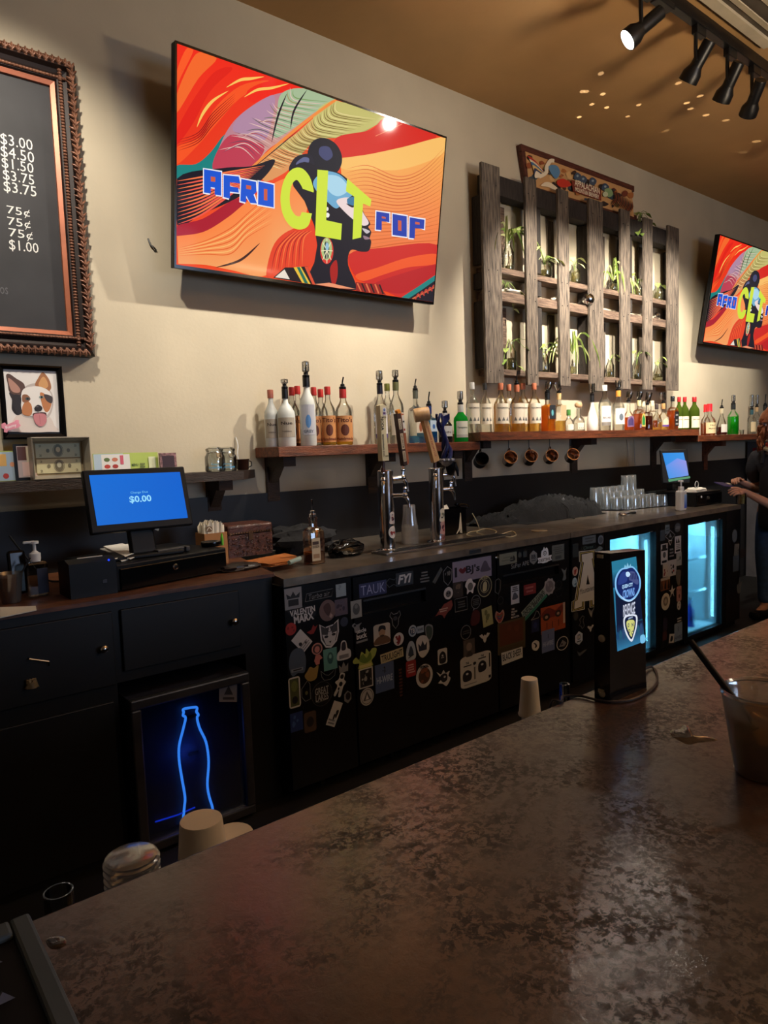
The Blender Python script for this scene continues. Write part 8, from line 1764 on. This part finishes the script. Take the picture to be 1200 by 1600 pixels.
# head details
MB().blob(B(.09, 0, 1.595), (.112, .098, .118), .12, 3, 4.0, 26, 16).build('hair', HAIR, pn, True)
lk = MB(); rr = random.Random(12)
for k in range(34):
    a = rr.uniform(-.3, 1.25)*PI-.2; f_, s_ = .09+.095*math.sin(a), .088*math.cos(a)
    if f_ > .16 and abs(s_) < .04: continue
    z0 = rr.uniform(1.56, 1.66); L = rr.uniform(.13, .23); P = []
    for i in range(9):
        u_ = i/8; P.append(B(f_+.014*math.sin(u_*9+k)+.02*u_*math.sin(a), s_*(1+.10*u_)+.012*math.cos(u_*8+k*2), z0-L*u_))
    lk.tube(P, [.016*(1-.65*(i/8)) for i in range(9)], 6)
lk.build('hair_lock', HAIR, pn, True)['kind'] = 'stuff'
fz = 1.555
MB().add([B(.175, -.014, fz-.025), B(.175, .014, fz-.025), B(.206, 0, fz-.022), B(.180, 0, fz+.025)], [(0, 1, 2), (1, 3, 2), (3, 0, 2), (0, 3, 1)]).build('nose', SKIN_, pn)
for s_ in (.032, -.032):
    e_ = MB().ball(B(.170, s_, fz+.02), .011, 10, 8).build('eye', mat('eye_white', (210, 205, 200), .3), pn, True)
    MB().ball(B(.179, s_, fz+.019), .0055, 8, 6).build('iris', mat('iris_brown', (50, 34, 24), .3), e_, True)
    MB().tube([B(.166, s_-.016, fz+.036), B(.175, s_, fz+.040), B(.166, s_+.016, fz+.036)], .0035, 6).build('eyebrow', HAIR, pn, True)
    MB().blob(B(.085, s_*2.95, fz), (.022, .010, .030), .1, 2, 2, 12, 8).build('ear', SKIN_, pn, True)
MB().tube([B(.165, -.022, fz-.055), B(.178, 0, fz-.054), B(.165, .022, fz-.055)], .006, 6).build('mouth', mat('lips', (150, 76, 70), .4), pn, True)
MB().tube([B(.045+.062*math.cos(a), .062*math.sin(a), 1.425+.012*math.cos(a)*-1) for a in [2*PI*k/18 for k in range(18)]], .014, 8, True).build('bandana', mat('red_bandana', (176, 48, 40), .8, vary=.2, scale=60), pn, True)
MB().tube([B(.04+.072*math.cos(a), .074*math.sin(a), 1.392-.014*math.cos(a)) for a in [2*PI*k/18 for k in range(18)]], .016, 8, True).build('collar', mat('cream_collar', (206, 196, 176), .8), pn, True)
bg = Vector(B(.085, .118, 1.16)); q_ = Vector((-.6, -.8, .1)).normalized()
MB().lathe([(.024, 0), (.024, .004), (.001, .005)], 18, bg, q_.to_track_quat('Z', 'Y').to_matrix().to_4x4() @ Matrix.Diagonal(Vector((.75, 1.25, 1, 1)))).build('badge', mat('badge_face', (206, 150, 126), .5, col2=(176, 96, 70), scale=40), pn, True)
t = thing('card_wallet', 'dark violet blue bill folder in the bartender hands over the far cash drawer', 'folder', atY(1131, 757, -.82))
v = atY(1131, 757, -.82); MB().box(v, (.15, .09, .008), Matrix.Rotation(.08, 3, 'Y') @ Matrix.Rotation(.35, 3, 'X'), r=.003).build('cover', mat('violet_cover', (58, 54, 110), .35, vary=.2), t)
MB().box(v+Vector((.035, -.02, .006)), (.05, .03, .002), Matrix.Rotation(.08, 3, 'Y') @ Matrix.Rotation(.35, 3, 'X')).build('slip', PAPER, t)

# ---------------------------------------------------------------- narrow spots added for the mirror ball's flecks of light on the ceiling
FL = [(939, 115), (910, 143), (942, 147), (916, 143), (948, 168), (981, 182), (978, 193), (938, 208), (1041, 204), (1053, 232), (1096, 234), (1094, 150), (1073, 161), (1079, 170), (1103, 180), (1134, 188), (1060, 130), (1123, 157), (1161, 238), (1182, 221), (998, 164), (925, 163), (905, 183), (1170, 255), (1135, 268)]
for i, (x, y) in enumerate(FL):
    tgt = atZ(x, y, ZC); d = (tgt-MBC).normalized()
    l = bpy.data.lights.new('glint_spot', 'SPOT'); l.energy = 110.0+60.0*((i*7) % 5)/4; l.color = (1, .9, .72); l.spot_size = .030; l.spot_blend = .5; l.shadow_soft_size = .002
    o = bpy.data.objects.new('glint_spot', l); COL.objects.link(o); o.parent = mb1; o.location = MBC+d*.0475; o.rotation_euler = (-d).to_track_quat('Z', 'Y').to_euler()
